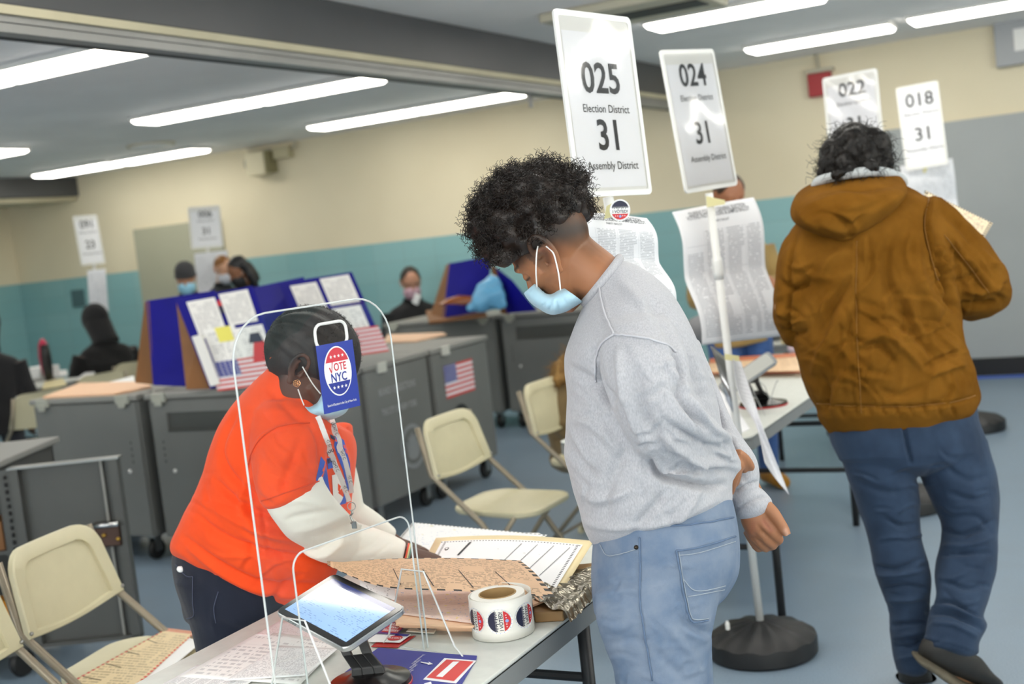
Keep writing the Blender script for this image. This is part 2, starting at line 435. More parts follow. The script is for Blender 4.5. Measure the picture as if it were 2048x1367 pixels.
t = thing('wall_box', 'grey wall box with a pale square plate, top right corner', 'wall box', (wb[0]+.1, WY-.002, wb[2]))
obj('housing', MB().bx(-.24, .24, -.09, 0, -.18, .19), M('pale grey metal', 'a2a5a8', .5), t, bevel=.008)
obj('plate', MB().bx(-.1, .1, -.1, -.091, -.08, .09), white_plastic, t, bevel=.004)
obj('top_vent', MB().bx(-.22, .24, -.085, -.005, .191, .24), black_plastic, t)
op = aty(158, 596, WY)
t = tag(obj('wall_plate', MB().bx(op[0]-.1, op[0]+.1, WY-.02, WY-.002, op[2]-.1, op[2]+.1), M('grey wall plate', '4f6c70', .5), bevel=.004), 'square grey plate on the teal tile beside the 091 stand', 'wall plate')

# ================================================================== TABLES
def folding_table(label, x0, x1, y0, y1, group='folding tables of the poll workers'):
    cx, cy = (x0+x1)/2, (y0+y1)/2; w, l = (x1-x0)/2, (y1-y0)/2
    t = thing('folding_table', label, 'table', (cx, cy, 0), 0, group)
    top = MB(); pts = rrect(2*w, 2*l, .05)
    top.poly([(x, y, .732) for x, y in pts], .008, (0, 0, 1))
    o = obj('tabletop', top, table_white, t, bevel=.004)
    sk = MB(); n = len(pts); ins = rrect(2*w-.03, 2*l-.03, .04)
    sk.loft([[(x, y, .731) for x, y in pts], [(x, y, .69) for x, y in pts], [(x, y, .69) for x, y in ins], [(x, y, .731) for x, y in ins]], cap=False)
    obj('edge_band', sk, table_edge, t)
    for s in (-1, 1):
        yy = s*(l-.28)
        for sx in (-1, 1):
            obj('leg', MB().tube([(sx*(w-.1), yy, .69), (sx*(w-.1), yy, .45), (sx*(w-.02), yy+s*.02, .3), (sx*(w-.02), yy+s*.02, 0)], .016, 10), dark_metal, t, smooth=True)
        obj('crossbar', MB().tube([(-(w-.03), yy+s*.02, .27), (w-.03, yy+s*.02, .27)], .012), dark_metal, t)
        obj('upper_crossbar', MB().tube([(-(w-.1), yy, .5), (w-.1, yy, .5)], .012), dark_metal, t)
        obj('brace', MB().tube([(0, yy, .5), (0, yy-s*.45, .695)], .01), dark_metal, t)
    return t
folding_table('white folding table in the foreground carrying the tablet and sticker roll', -1.87, -1.14, .75, 2.85)
folding_table('white folding table behind the man in grey, with a tilted tablet on it', -2.08, -1.32, 4.25, 6.12)
folding_table('white folding table beyond, behind the hanging ballot sheet of the 024 stand', -2.12, -1.36, 7.12, 8.95)
folding_table('white folding table at far left in front of the teal wall, covered in papers', -8.95, -8.1, 5.4, 7.75)

# ================================================================== FOLDING CHAIRS
def make_chair():
    t = thing('folding_chair', 'x', 'chair')
    def bend(x, y, off):          # backrest point: x along width, y up the panel
        sl = .22
        return (-.235-sl*y*1.0+off+.45*x*x, x, .585+y)
    def outline(w, h, r, y0=0):
        P = [(-w/2, y0)]
        for k in range(7): a = math.pi-k*math.pi/12; P.append((-w/2+r+r*math.cos(a)+.02, h-r+r*math.sin(a)))
        for k in range(9): u = k/8; P.append((-w/2+r+.02+(w-2*r-.04)*u, h))
        for k in range(7): a = math.pi/2-k*math.pi/12; P.append((w/2-r-.02+r*math.cos(a), h-r+r*math.sin(a)))
        P.append((w/2, y0))
        for k in range(1, 9): u = k/9; P.append((w/2-w*u, y0-.02*math.sin(math.pi*u)))
        return P
    o1 = outline(.46, .235, .085); o2 = outline(.37, .195, .06, .012)
    bk = MB().loft([[bend(x, y, -.006) for x, y in o1], [bend(x, y, .010) for x, y in o1], [bend(x*.985, y*.97+.003, .014) for x, y in o1], [bend(x, y, .014) for x, y in o2], [bend(x*.98, y*.98+.003, .004) for x, y in o2]])
    obj('backrest', bk, chair_tan, t, angle=.7)
    def so(w, d, r): return [(y, x) for x, y in rrect(w, d, r, 6)]
    s1 = so(.40, .41, .09); st = MB()
    f = lambda s, z, k: [(x*k*(1), y*k*(1.0-.12*(-x/.2 if x < 0 else 0)), z-.01*(x > .1)) for x, y in s]
    st.loft([f(s1, .425, .97), f(s1, .432, 1), f(s1, .447, 1), f(s1, .452, .97), f(s1, .449, .85), f(s1, .447, .5)])
    obj('seat', st, chair_tan, t, angle=.7)
    for s in (-1, 1):
        obj('leg', MB().tube([(-.285, s*.212, .80), (-.235, s*.222, .6), (-.02, s*.225, .4), (.24, s*.225, .012)], .0125, 10), chair_leg, t, smooth=True)
        obj('leg', MB().tube([(.12, s*.19, .425), (-.02, s*.195, .25), (-.25, s*.2, .012)], .011, 10), chair_leg, t, smooth=True)
    for x, y in ((.24, .225), (.24, -.225), (-.25, .2), (-.25, -.2)):
        obj('foot_cap', MB().lathe([(.016, 0), (.016, .03), (.013, .034)], (x, y, 0), 10), chair_tan, t)
    obj('stretcher', MB().tube([(.15, -.222, .14), (.15, .222, .14)], .008), chair_leg, t)
    obj('stretcher', MB().tube([(-.2, -.198, .07), (-.2, .198, .07)], .008), chair_leg, t)
    for s in (-1, 1): obj('bolt', MB().ball((-.222+.45*.05, s*.223, .6), .006, n=6), steel, t)
    return t
CG = 'tan plastic folding chairs'
ch = make_chair(); ch['label'] = 'tan folding chair at lower left with a red-bordered sheet on its seat'; ch['group'] = CG
ch.location = (-2.67, 2.61, 0); ch.rotation_euler = (0, 0, .20)
dup(ch, (-2.56, 2.10, 0), .15, 'tan folding chair cut by the left picture edge, overlapping the chair with the sheet', CG)
dup(ch, (-2.46, 4.54, 0), -.02, 'empty tan folding chair between the orange shirt worker and the man in grey', CG)
dup(ch, (-2.45, 5.46, 0), -.05, 'tan folding chair half behind the man in grey, with a fur coat on it', CG)
p = atz(58, 886, .44); dup(ch, (p[0], p[1], 0), 2.9, 'tan folding chair at far left beside the dark grey cabinets', CG)
p = atz(150, 832, .44); dup(ch, (p[0]+.42, p[1]-.25, 0), 2.9, 'tan folding chair with only its back top showing over the peach folder', CG)
p = dep(262, 742, 11.0); dup(ch, (p[0], p[1], 0), 2.6, 'tan folding chair directly behind the seated person in black', CG)
p = dep(788, 690, 9.2); dup(ch, (p[0]-.1, p[1], 0), 0.2, 'tan folding chair behind the voting booths, seen through the clear shield', CG)

# ================================================================== BALLOT CABINETS
seal_pale = M('pale seal print', '8d9091', .6)
def flag(name, fn, w, h, parent, stars=True, th=0):
    """US flag on fn(x, y, lift): x right 0..w, y up 0..h"""
    b = MB()
    for k in range(13):
        y0, y1 = h*(k/13), h*((k+1)/13)
        for i in range(6): b.add([fn(w*i/6, y0, 0), fn(w*(i+1)/6, y0, 0), fn(w*(i+1)/6, y1, 0), fn(w*i/6, y1, 0)], [(0, 1, 2, 3)], 0 if k % 2 == 0 else 1)
    cw, c0 = w*.42, h*6/13
    b.add([fn(0, c0, .001), fn(cw, c0, .001), fn(cw, h, .001), fn(0, h, .001)], [(0, 1, 2, 3)], 2)
    if stars:
        for j in range(5):
            for i in range(6): put_star(b, cw*(i+.5)/6, c0+(h-c0)*(j+.5)/5, min(cw/14, (h-c0)/12), lambda x, y: fn(x, y, .002), 1)
    return obj(name, b, [M('flag red', 'd04a44', .5), M('flag white', 'e6e4ea', .5), M('flag blue', '37408f', .5)], parent)
def caster(t, x, y, i=0):
    c = obj('caster', MB().bx(x-.03, x+.03, y-.03, y+.03, .125, .14).bx(x-.026, x-.02, y-.02, y+.025, .05, .126).bx(x+.02, x+.026, y-.02, y+.025, .05, .126), steel, t)
    obj('wheel', MB().lathe([(.012, -.02), (.05, -.018), (.058, -.008), (.058, .008), (.05, .018), (.012, .02)], (x, y+.005, .058), 20, axis=np.array([[0, 0, 1], [0, 1, 0], [-1, 0, 0]], float)), rubber, c, angle=.6)
def cabinet(label, x0, x1, y0, y1, h=.92, handle=True, mat=None, side_print=None, latches=((0, 1),)):
    mat = mat or cab_grey
    t = thing('ballot_cabinet', label, 'cabinet', (x0, y0, 0), 0, 'wheeled grey ballot cabinets')
    w, d = x1-x0, y1-y0
    obj('body', MB().bx(0, w, .012, d, .14, h-.035), mat, t, bevel=.005)
    f = MB()                                     # front panel with a recessed pull
    if handle:
        ax, bx_, az, bz = w*.13, w*.72, h-.20, h-.105
        f.bx(.01, ax, 0, .012, .15, h-.04).bx(bx_, w-.01, 0, .012, .15, h-.04).bx(ax, bx_, 0, .012, .15, az).bx(ax, bx_, 0, .012, bz, h-.04)
        obj('front_panel', f, mat, t)
        obj('pull_recess', MB().bx(ax, bx_, .0105, .0118, az, bz).bx(ax, bx_, -.004, .01, az-.008, az+.004), cab_dark, t)
    else:
        f.bx(.01, w-.01, 0, .012, .15, h-.04); obj('front_panel', f, mat, t)
    obj('lid', MB().bx(-.012, w+.012, -.012, d+.012, h-.03, h), cab_lid, t, bevel=.006)
    for ux, uz in ((.14, .42), (.86, .42)): obj('rivet', MB().ball((w*ux, -.001, uz*1.2), .011, n=6), white_plastic, t)
    vh = MB()
    for k in range(4):
        for ux in (.08, .9): vh.box((w*ux, -.0006, .66-.035*k), (.008, .002, .012))
    obj('vent_holes', vh, black_plastic, t)
    for x in (.05, w-.13): obj('latch', MB().bx(x, x+.09, -.024, -.002, h-.045, h+.002).bx(x+.02, x+.07, -.028, -.02, h-.065, h-.03), M('latch plastic', 'a6a79b', .45), t, bevel=.003)
    obj('side_latch', MB().bx(w+.002, w+.022, .12, .2, h-.055, h+.002), M('latch pale', 'c4c4bb', .45), t, bevel=.003)
    for x in (.07, w-.07):
        for y in (.07, d-.07): caster(t, x, y)
    return t
c1 = cabinet('dark grey ballot cabinet at far left with a peach folder lying on it', -5.66, -4.88, 4.95, 5.57, handle=False)
c2 = cabinet('dark grey ballot cabinet behind the orange shirt worker, with a long recessed pull', -4.80, -3.87, 4.95, 5.57)
c3 = cabinet('grey ballot cabinet with printed lettering and a round seal on its side', -4.66, -3.87, 5.63, 6.29)
c4 = cabinet('grey ballot cabinet with a flag sticker and a recycling sticker on its side', -4.70, -3.87, 6.34, 7.04)
c5 = cabinet('grey ballot cabinet at the back, below the brown booth edge', -5.75, -4.72, 8.75, 9.4, handle=False)
c6 = cabinet('grey ballot cabinet at the back under the light blue bag, with recessed pull', -4.66, -3.65, 8.75, 9.4)
sideX = lambda x0, y0: (lambda x, y, l=0: (x0+l, y0+x, y))
s3 = lambda x, y, l=0: (.79+.003+l, x, y)
b = MB()
put_text(b, 'BOARD OF ELECTIONS', lambda x, y: s3(x, y, .001), .052, .01, .72, at=(.31, .755))
put_text(b, 'in', lambda x, y: s3(x, y, .001), .045, .005, .8, at=(.31, .695)); put_text(b, 'THE CITY OF NEW YORK', lambda x, y: s3(x, y, .001), .052, .01, .62, at=(.31, .64))
obj('lettering', b, grey_ink, c3)
b = MB(); ring = disc2(.40, .40, .13, .13, 40); r2 = disc2(.40, .40, .105, .105, 40); r3 = disc2(.4, .4, .085, .09, 40)
b.add([s3(*q, .001) for q in ring]+[s3(*q, .001) for q in r2], [(k, (k+1) % 40, 40+(k+1) % 40, 40+k) for k in range(40)])
sh = [(.34, .35), (.36, .33), (.4, .32), (.44, .33), (.46, .35), (.47, .44), (.445, .42), (.44, .47), (.42, .45), (.4, .485), (.38, .45), (.36, .47), (.355, .42), (.33, .44)]
b.add([s3(.4, .4, .001)]+[s3(*q, .001) for q in sh], [(0, k+1, (k+1) % len(sh)+1) for k in range(len(sh))])
put_text(b, '1 6 8 6', lambda x, y: s3(x, y, .0015), .03, 0, 1, at=(.4, .305))
obj('seal', b, seal_pale, c3)
s4 = lambda x, y, l=0: (.83+.003+l, x, y)
flag('flag_sticker', lambda x, y, l=0: s4(x+.13, y+.60, l), .36, .20, c4)
b = MB(); put_poly(b, disc2(.28, .47, .095, .075, 24), lambda x, y: s4(x, y, .0005), 0)
for a in range(3):
    q = a*2.094+.5; put_poly(b, [(.28+.05*math.cos(q)-.02*math.sin(q), .47+.045*math.sin(q)+.02*math.cos(q)), (.28+.05*math.cos(q)+.025*math.sin(q), .47+.045*math.sin(q)-.025*math.cos(q)), (.28+.07*math.cos(q+.7), .47+.055*math.sin(q+.7))], lambda x, y: s4(x, y, .001), 1)
put_poly(b, disc2(.28, .47, .03, .022, 14), lambda x, y: s4(x, y, .001), 1)
obj('recycling_sticker', b, [black_plastic, white_ink], c4)

# open cabinet at the left edge with its door swung wide
p, q = atz(75, 1293, .12), atz(285, 1272, .12); p[2] = q[2] = 0
dv = nrm(q-p); nv = np.array([dv[1], -dv[0], 0])            # nv: towards the camera
t = thing('open_cabinet', 'dark grey steel cabinet at the left edge with its door swung open', 'cabinet', tuple(p))
W_ = np.linalg.norm(q-p); ftop = .845
L = lambda x, y, z: dv*x+nv*y+np.array([0, 0, z])
Rm = np.stack([dv, nv, [0, 0, 1]], 1)
bb = lambda B, x0, x1, y0, y1, z0, z1, mi=0: B.box(L((x0+x1)/2, (y0+y1)/2, (z0+z1)/2), (x1-x0, y1-y0, z1-z0), Rm, mi)
B = MB(); bb(B, 0, W_, -.025, -.012, .12, ftop); bb(B, 0, .03, -.012, .02, .12, ftop); bb(B, W_-.035, W_, -.012, .02, .12, ftop); bb(B, 0, W_, -.012, .02, .12, .135)
dr = obj('door', B, cab_dark, t)
B = MB(); bb(B, -.01, W_+.01, -.028, .024, ftop, ftop+.008); obj('door_cap', B, steel, dr)
obj('locking_rod', MB().tube([L(W_-.07, .0, .13), L(W_-.07, .0, ftop)], .006), cab_lid, dr)
B = MB(); bb(B, W_-.13, W_-.02, -.01, .03, .50, .60); bb(B, W_-.17, W_-.12, -.01, .012, .515, .56)
lk = obj('lock', B, M('brown chrome', '5a453c', .15, metal=.9), dr, bevel=.006)
obj('lock_bolt', MB().ball(L(W_-.085, .034, .55), .008, n=6), M('brass', 'b08d3c', .3, metal=.9), lk); obj('lock_bolt', MB().ball(L(W_-.03, .034, .53), .008, n=6), bpy.data.materials['brass'], lk)
obj('lock_barrel', MB().tube([L(W_-.12, .04, .59), L(W_-.02, .04, .592)], .011, 10), chrome, lk, smooth=True)
B = MB(); bb(B, -.055, -.005, -.02, 0, .12, ftop); obj('hinge_strip', B, cab_dark, t)
hinge = MB()
for k in range(24): hinge.tube([L(-.03, .004, .14+k*.029), L(-.03, .004, .155+k*.029)], .006, 6)
obj('hinge', hinge, black_plastic, t)
bd = np.array([dv[0]*.35-nv[0]*.0, dv[1], 0])
B = MB(); bb(B, -.60, -.055, -.02, .004, .82, .86); bb(B, -.60, -.055, -.55, -.53, .12, .86); bb(B, -.62, -.60, -.55, .0, .12, .86); bb(B, -.60, -.055, -.55, .03, .10, .13); bb(B, -.075, -.055, -.55, -.02, .12, .86)
obj('shell', B, cab_dark, t)
B = MB(); bb(B, -.66, -.03, -.58, .03, .86, .885); obj('lid', B, cab_lid, t, bevel=.005)
B = MB(); bb(B, -.6, -.075, -.53, -.03, .5, .515); obj('shelf', B, cab_dark, t)
for x, y in ((-.08, -.02), (-.55, -.02), (-.08, -.5)):
    w0 = L(x, y, 0); c = obj('caster', MB().box(w0+np.array([0, 0, .085]), (.03, .03, .04)), steel, t)
    obj('wheel', MB().lathe([(.012, -.02), (.05, -.018), (.058, 0), (.05, .018), (.012, .02)], w0+np.array([0, 0, .058]), 18, axis=np.array([[0, 0, 1], [0, 1, 0], [-1, 0, 0]], float)), rubber, c, angle=.6)
B = MB(); B.box(p+L(-.17, -.12, .575), (.16, .16, .12), Rm); tag(obj('carton', B, kraft, bevel=.004), 'brown carton inside the open cabinet at left edge', 'box')
B = MB(); B.lathe([(.07, 0), (.08, .02), (.08, .15), (.06, .17)], p+L(-.17, -.12, .13), 20); tag(obj('container', B, M('orange plastic', 'd68a1c', .4), angle=.6), 'orange tub low inside the open cabinet at left edge', 'container')

# ================================================================== BLUE VOTING BOOTHS ON THE CABINETS
def board(c, th):
    """thick board from four corners TL TR BR BL (each px, py, depth); returns builder, bilinear point fn(u, v, lift)"""
    P = [dep(*q) for q in c]; n = nrm(np.cross(P[1]-P[0], P[3]-P[0]));
    if n@(P[0]-C0) > 0: n = -n
    fn = lambda u, v, l=0: (P[3]*(1-u)+P[2]*u)*(1-v)+(P[0]*(1-u)+P[1]*u)*v+n*l
    b = MB(); b.poly(P, th, -n); return b, fn
sheet_m = page('instruction sheet print', 'eceae6', '8c8c92', 26, 30, .08, .55, 1, .6)
sheet_b = page('instruction sheet print blocks', 'f0efec', '77777f', 16, 22, .08, .5, 2, .6)
yellow_note = M('yellow note', 'ece36a', .6)
def booth(name, label, panels, sheets, extra=None):
    t = thing(name, label, 'voting booth', tuple(dep(*panels[0][1][3])), 0, 'blue voting booths on the grey cabinets')
    fns = {}
    for nm, c, th, m in panels:
        b, fn = board(c, th); fns[nm] = fn; fns[nm+'_o'] = obj(nm, b, m, t, world=True, bevel=.002)
    for i, (on, u0, v0, u1, v1, m, nm) in enumerate(sheets):
        fn = fns[on]; b = MB(); b.sheet(lambda a, c: fn(u0+(u1-u0)*a, v0+(v1-v0)*c, .0025+.0006*i), 2, 2)
        obj(nm, b, m, t, world=True)
    return t, fns
t, fn = booth('voting_booth', 'left blue voting booth with papers and a yellow note on its sloping board',
    [('back_panel', [(292, 601, 6.75), (430, 580, 6.65), (440, 775, 6.45), (306, 770, 6.62)], .006, booth_blue),
     ('kraft_wing', [(289, 604, 6.8), (296, 602, 6.74), (308, 769, 6.62), (270, 765, 6.95)], .006, kraft),
     ('sloping_board', [(350, 599, 6.62), (505, 571, 6.45), (566, 757, 6.2), (420, 777, 6.36)], .008, booth_blue),
     ('rear_board', [(352, 602, 6.70), (420, 590, 6.64), (452, 776, 6.40), (372, 778, 6.42)], .006, kraft),
     ('pocket', [(383, 673, 6.36), (402, 668, 6.36), (440, 768, 6.32), (420, 772, 6.33)], .03, sheet_m)],
    [('sloping_board', .13, .53, .50, .95, sheet_m, 'instruction_sheet'), ('sloping_board', .56, .62, .93, .97, sheet_m, 'instruction_sheet'),
     ('sloping_board', .20, .08, .62, .62, sheet_b, 'instruction_sheet'), ('sloping_board', .62, .22, .97, .58, sheet_b, 'instruction_sheet'),
     ('sloping_board', .36, .46, .56, .62, yellow_note, 'sticky_note')])
F = fn['sloping_board']
o = flag('flag_sheet', lambda x, y, l=0: F(.10+x*.95-.0*y, -.04+y*.30, .006+l), 1, 1, t)
o.data.transform(Matrix.Translation(-Vector(wloc(t))))
b = MB()
for (x, y, r, m) in ((.535, .86, .05, 0), (.535, .80, .05, 1)): put_poly(b, disc2(x, y, r*.55, r, 14), lambda a, c: F(a, c, .006+.001*m), m)
put_poly(b, [(.70, .20), (.95, .22), (.93, .40), (.80, .43)], lambda a, c: F(a, c, .007), 0); put_poly(b, [(.73, .40), (.92, .40), (.90, .50), (.78, .50)], lambda a, c: F(a, c, .008), 1)
obj('voting_sticker', b, [red_ink, navy_ink], t, world=True)
t, fn = booth('voting_booth', 'middle blue voting booth board standing behind the left one, bare',
    [('back_panel', [(440, 588, 7.35), (607, 553, 7.15), (640, 700, 6.98), (456, 715, 7.1)], .006, booth_blue)], [])
t, fn = booth('voting_booth', 'right blue voting booth with papers and a striped flag at its foot',
    [('sloping_board', [(556, 566, 7.15), (703, 543, 7.0), (772, 700, 6.78), (622, 722, 6.92)], .008, booth_blue),
     ('rear_board', [(558, 568, 7.22), (600, 560, 7.2), (652, 720, 6.96), (632, 722, 6.98)], .006, kraft)],
    [('sloping_board', .14, .50, .50, .94, sheet_m, 'instruction_sheet'), ('sloping_board', .56, .62, .95, .97, sheet_m, 'instruction_sheet'),
     ('sloping_board', .24, .1, .62, .56, sheet_b, 'instruction_sheet'), ('sloping_board', .55, .05, .93, .58, sheet_b, 'instruction_sheet'),
     ('sloping_board', .17, .33, .33, .48, yellow_note, 'sticky_note')])
F2 = fn['sloping_board']
o = flag('flag_sheet', lambda x, y, l=0: F2(.30+x*.74, -.02+y*.32, .006+l), 1, 1, t)
o.data.transform(Matrix.Translation(-Vector(wloc(t))))
t, fn = booth('voting_booth', 'blue voting booth at the back with brown side, beside the light blue bag',
    [('back_panel', [(897, 512, 9.95), (980, 496, 9.9), (973, 606, 9.75), (884, 620, 9.78)], .006, booth_blue),
     ('kraft_wing', [(890, 516, 10.1), (899, 510, 9.97), (887, 622, 9.76), (856, 625, 10.0)], .006, kraft),
     ('side_panel', [(990, 520, 9.75), (1022, 545, 9.55), (1072, 606, 9.4), (1012, 612, 9.7)], .006, booth_blue),
     ('kraft_flap', [(978, 512, 9.9), (993, 522, 9.76), (1016, 614, 9.7), (1000, 612, 9.8)], .006, kraft),
     ('kraft_tray', [(850, 606, 10.2), (960, 596, 10.1), (972, 614, 9.62), (856, 628, 9.7)], .02, kraft)], [])
b = MB(); 
for px, py, d, r in ((975, 590, 9.62, .11), (960, 600, 9.6, .085), (990, 596, 9.6, .09), (985, 572, 9.66, .085), (1000, 606, 9.58, .06)): b.ball(dep(px, py, d), (r, r*.8, r*1.05), n=12)
t.location.z -= .058
bag_m = M('light blue plastic', '6fb4e0', .25, .08, 6)
me = None; BAG = b
BAG.ball(dep(940, 612, 9.6), (.05, .05, .04), n=8)
for k, (px, lab) in enumerate(((930, 'crumpled brown paper heap on the back cabinet between booth and blue bag'),)):
    b = MB(); b.loft([[dep(875+110*u, 612-14*u-5*math.sin(5*u+q)*math.cos(q)-3, 9.62)+np.array([0, .06*math.sin(q), .035*math.cos(q)*(math.sin(math.pi*u)*.9+.1)]) for q in np.arange(10)*.628] for u in np.linspace(0, 1, 9)])
    tag(obj('paper_heap', b, M('glossy brown paper', '8a4a1c', .25), angle=.5), lab, 'paper')
# folders and white things lying on the cabinets
peach = M('peach card', 'efc4a0', .55, .03, 6); peach_p = page('peach ballot print', 'eec7a6', '8a705c', 26, 40, .08, .45, 1, .6)
def slab(name, label, cat, pts, z, th, m, group=None, bevel=0):
    """flat thing lying at height z, outline given in photo pixels"""
    b = MB(); b.poly([atz(x, y, z) for x, y in pts], th, (0, 0, 1)); return tag(obj(name, b, m, bevel=bevel), label, cat, group)
slab('folder', 'peach folder lying on the far left cabinet', 'folder', [(86, 797), (160, 769), (290, 766), (303, 775), (230, 790)], .922, .012, peach)
slab('paper_sheet', 'white sheet lying behind the peach folder on the far left cabinet', 'paper', [(205, 768), (268, 752), (270, 767), (235, 772)], .921, .004, paper)
slab('folder', 'peach folder on the flag stickered cabinet, seen through the shield', 'folder', [(768, 686), (775, 671), (885, 667), (893, 670), (830, 684)], .922, .01, peach)
b = MB(); p_ = atz(398, 768, .92)+np.array([0, 0, .034]); b.tube([p_-cr*.04, p_, p_+cr*.03], [.03, .034, .02], 10); tag(obj('marker_cap', b, white_plastic, smooth=True), 'small white rolled item at the foot of the left booth', 'roll')

# ================================================================== SIGN STANDS
def sign_stand(label, base, top, plate, lines, group='district sign stands', base_r=.19, sleeve=True, show=True):
    """base (x, y); top = pole end; plate = (bottom-left, bottom-right, top-left, top-right)"""
    bx_, by_ = base; t = thing('sign_stand', label, 'sign stand', (bx_, by_, 0), 0, group)
    r = base_r
    bs = MB(); n = 48; rings = []
    for rr, z in ((r*.96, 0), (r, .01), (r, .055), (r*.99, .066), (r*.80, .090), (r*.35, .112), (r*.16, .118)):
        ring = []
        for k in range(n):
            ph = (k % 4); gr = 0
            if z > .06 and rr > r*.3: gr = -.006 if ph in (2, 3) else 0
            a = 2*math.pi*k/n; ring.append((rr*math.cos(a), rr*math.sin(a), max(z+gr, 0)))
        rings.append(ring)
    bs.loft(rings); o = obj('base', bs, M('black base', '1c1c1d', .45), t, angle=.5)
    if show:
        obj('base_plug', MB().lathe([(.008, .0), (.008, .02), (.004, .03)], (-.10, -.06, .10), 10), white_plastic, t)
    p1 = np.array(top)-np.array([bx_, by_, 0])
    obj('pole', MB().tube([(0, 0, .11), p1], .0135, 16), white_plastic, t, smooth=True)
    mid = p1*.83
    obj('pole_sleeve', MB().tube([mid*.985, mid*1.0, mid*1.03, mid*1.04], [.0165, .0185, .0185, .0165], 16), white_plastic, t, smooth=True)
    bl, br, tl, tr = [np.array(q, float)-np.array([bx_, by_, 0]) for q in plate]
    w = np.linalg.norm(br-bl); h = np.linalg.norm(tl-bl)
    fr = Fr((bl+br)/2, br-bl, (tl+tr)/2-(bl+br)/2)
    if fr.z@(C0-np.array([bx_, by_, 0])-fr.o) < 0: fr.z = -fr.z
    pl = MB(); ol = [(x, y+h/2) for x, y in rrect(w, h, .015)]; il = [(x, y+h/2) for x, y in rrect(w-.03, h-.03, .008)]
    pl.loft([[fr(x, y, -.006) for x, y in ol], [fr(x, y, .0) for x, y in ol], [fr(x, y, .0) for x, y in il], [fr(x, y, -.002) for x, y in il]])
    obj('sign_plate', pl, white_plastic, t)
    pg = MB(); pg.add([fr(x, y, -.0015) for x, y in ((-w/2+.02, .022), (w/2-.02, .022), (w/2-.02, h-.05), (-w/2+.02, h-.05))], [(0, 1, 2, 3)])
    obj('printed_page', pg, paper_cool, t)
    lt = MB()
    for (txt, y, size, bold, xs, dx) in lines: put_text(lt, txt, lambda a, c: fr(a, c, -.0008), size*h, bold, xs, at=(dx*w, y*h))
    obj('lettering', lt, ink, t)
    sl = MB(); sl.sheet(lambda u, v: fr(-w/2+.014+(w-.028)*u, .014+(h-.03)*v, .0016+.0016*math.sin(9*u+6*v)*math.sin(7*v+2)), 14, 20)
    if sleeve: obj('plastic_sleeve', sl, sleeve_m, t, smooth=True)
    return t, fr
def clear_mat(name, rough, a=.12, tint='ffffff', bump=0):
    m, nt, p = newmat(name); out = nt.nodes['Material Output']
    tr = nt.nodes.new('ShaderNodeBsdfTransparent'); gl = nt.nodes.new('ShaderNodeBsdfGlossy'); mx = nt.nodes.new('ShaderNodeMixShader'); fz = nt.nodes.new('ShaderNodeFresnel')
    fz.inputs[0].default_value = 1.45; gl.inputs['Roughness'].default_value = rough
    tr.inputs[0].default_value = (*lin(tint), 1)
    f = (Ex(nt, fz.outputs[0])+a).mn(1).mx(.02)
    if bump:
        nf = noise_fac(nt, 30, 3); bp = nt.nodes.new('ShaderNodeBump'); bp.inputs['Strength'].default_value = bump; bp.inputs['Distance'].default_value = .01
        nt.links.new(nf.o, bp.inputs['Height']); nt.links.new(bp.outputs[0], gl.inputs['Normal']); nt.links.new(bp.outputs[0], fz.inputs['Normal'])
    nt.links.new(f.o, mx.inputs[0]); nt.links.new(tr.outputs[0], mx.inputs[1]); nt.links.new(gl.outputs[0], mx.inputs[2]); nt.links.new(mx.outputs[0], out.inputs[0])
    return m
sleeve_m = clear_mat('clear plastic sleeve', .08, .04, 'fafafa')
def lines4(n, a, big=.17): return [(n, .635, .232, .018, .98, 0), ('Election District', .475, .062, .003, 1.0, .02), (a, .325, .232, .018, .98, .02), ('Assembly District', .165, .062, .003, 1.0, .02)]
def lines5(n, a): return [(n, .81, .222, .016, .98, .02), ('Election District', .655, .06, .002, 1.0, .02), (a, .40, .222, .016, .98, .02), ('Assembly District', .225, .06, .002, 1.0, .04)]
def plate_px(bl, br, tl, tr, dl, dr): return dep(*bl, dl), dep(*br, dr), dep(*tl, dl), dep(*tr, dr)
pl = plate_px((1155, 395), (1305, 388), (1113, 18), (1275, 36), 3.0, 3.22)
s25, f25 = sign_stand('tall white stand with the nearest sign reading 025 and 31', (-1.16, 3.06), dep(1216, 394, 3.11), pl, lines4('025', '31'))
pl = plate_px((1372, 387), (1476, 370), (1334, 101), (1443, 98), 4.14, 4.36)
s24, f24 = sign_stand('white pole stand with sign 024 and 31 on a black ribbed base', (-1.305, 4.125), dep(1418, 386, 4.25), pl, lines5('024', '31'))
pl = plate_px((1660, 325), (1770, 308), (1638, 158), (1746, 145), 6.15, 6.0)
s22, f22 = sign_stand('stand with sign 022 behind the curly head of the man in the brown jacket', (-1.19, 6.2), dep(1712, 320, 6.2), pl, lines5('022', '31'), base_r=.22, show=False)
pl = plate_px((1812, 342), (1897, 328), (1792, 176), (1880, 168), 7.75, 7.65)
s18, f18 = sign_stand('stand with sign 018 and 31 in front of the grey panel', (-1.09, 8.22), dep(1850, 338, 7.9), pl, lines5('018', '31'), show=False, sleeve=False)
pl = plate_px((163, 531), (211, 526), (149, 432), (199, 427), 12.35, 12.55)
s91, f91 = sign_stand('far left stand with sign 091 and 23, sheet hanging below it', tuple(dep(214, 900, 12.5)[:2]), dep(188, 528, 12.5), pl, lines5('091', '23'), show=False, sleeve=False)
pl = plate_px((383, 498), (447, 493), (373, 415), (434, 409), 12.2, 12.25)
s06, f06 = sign_stand('stand with sign 006 and 31 in front of the grey beige door', tuple(dep(452, 800, 12.3)[:2]), dep(415, 494, 12.3), pl, lines5('006', '31'), show=False, sleeve=False)

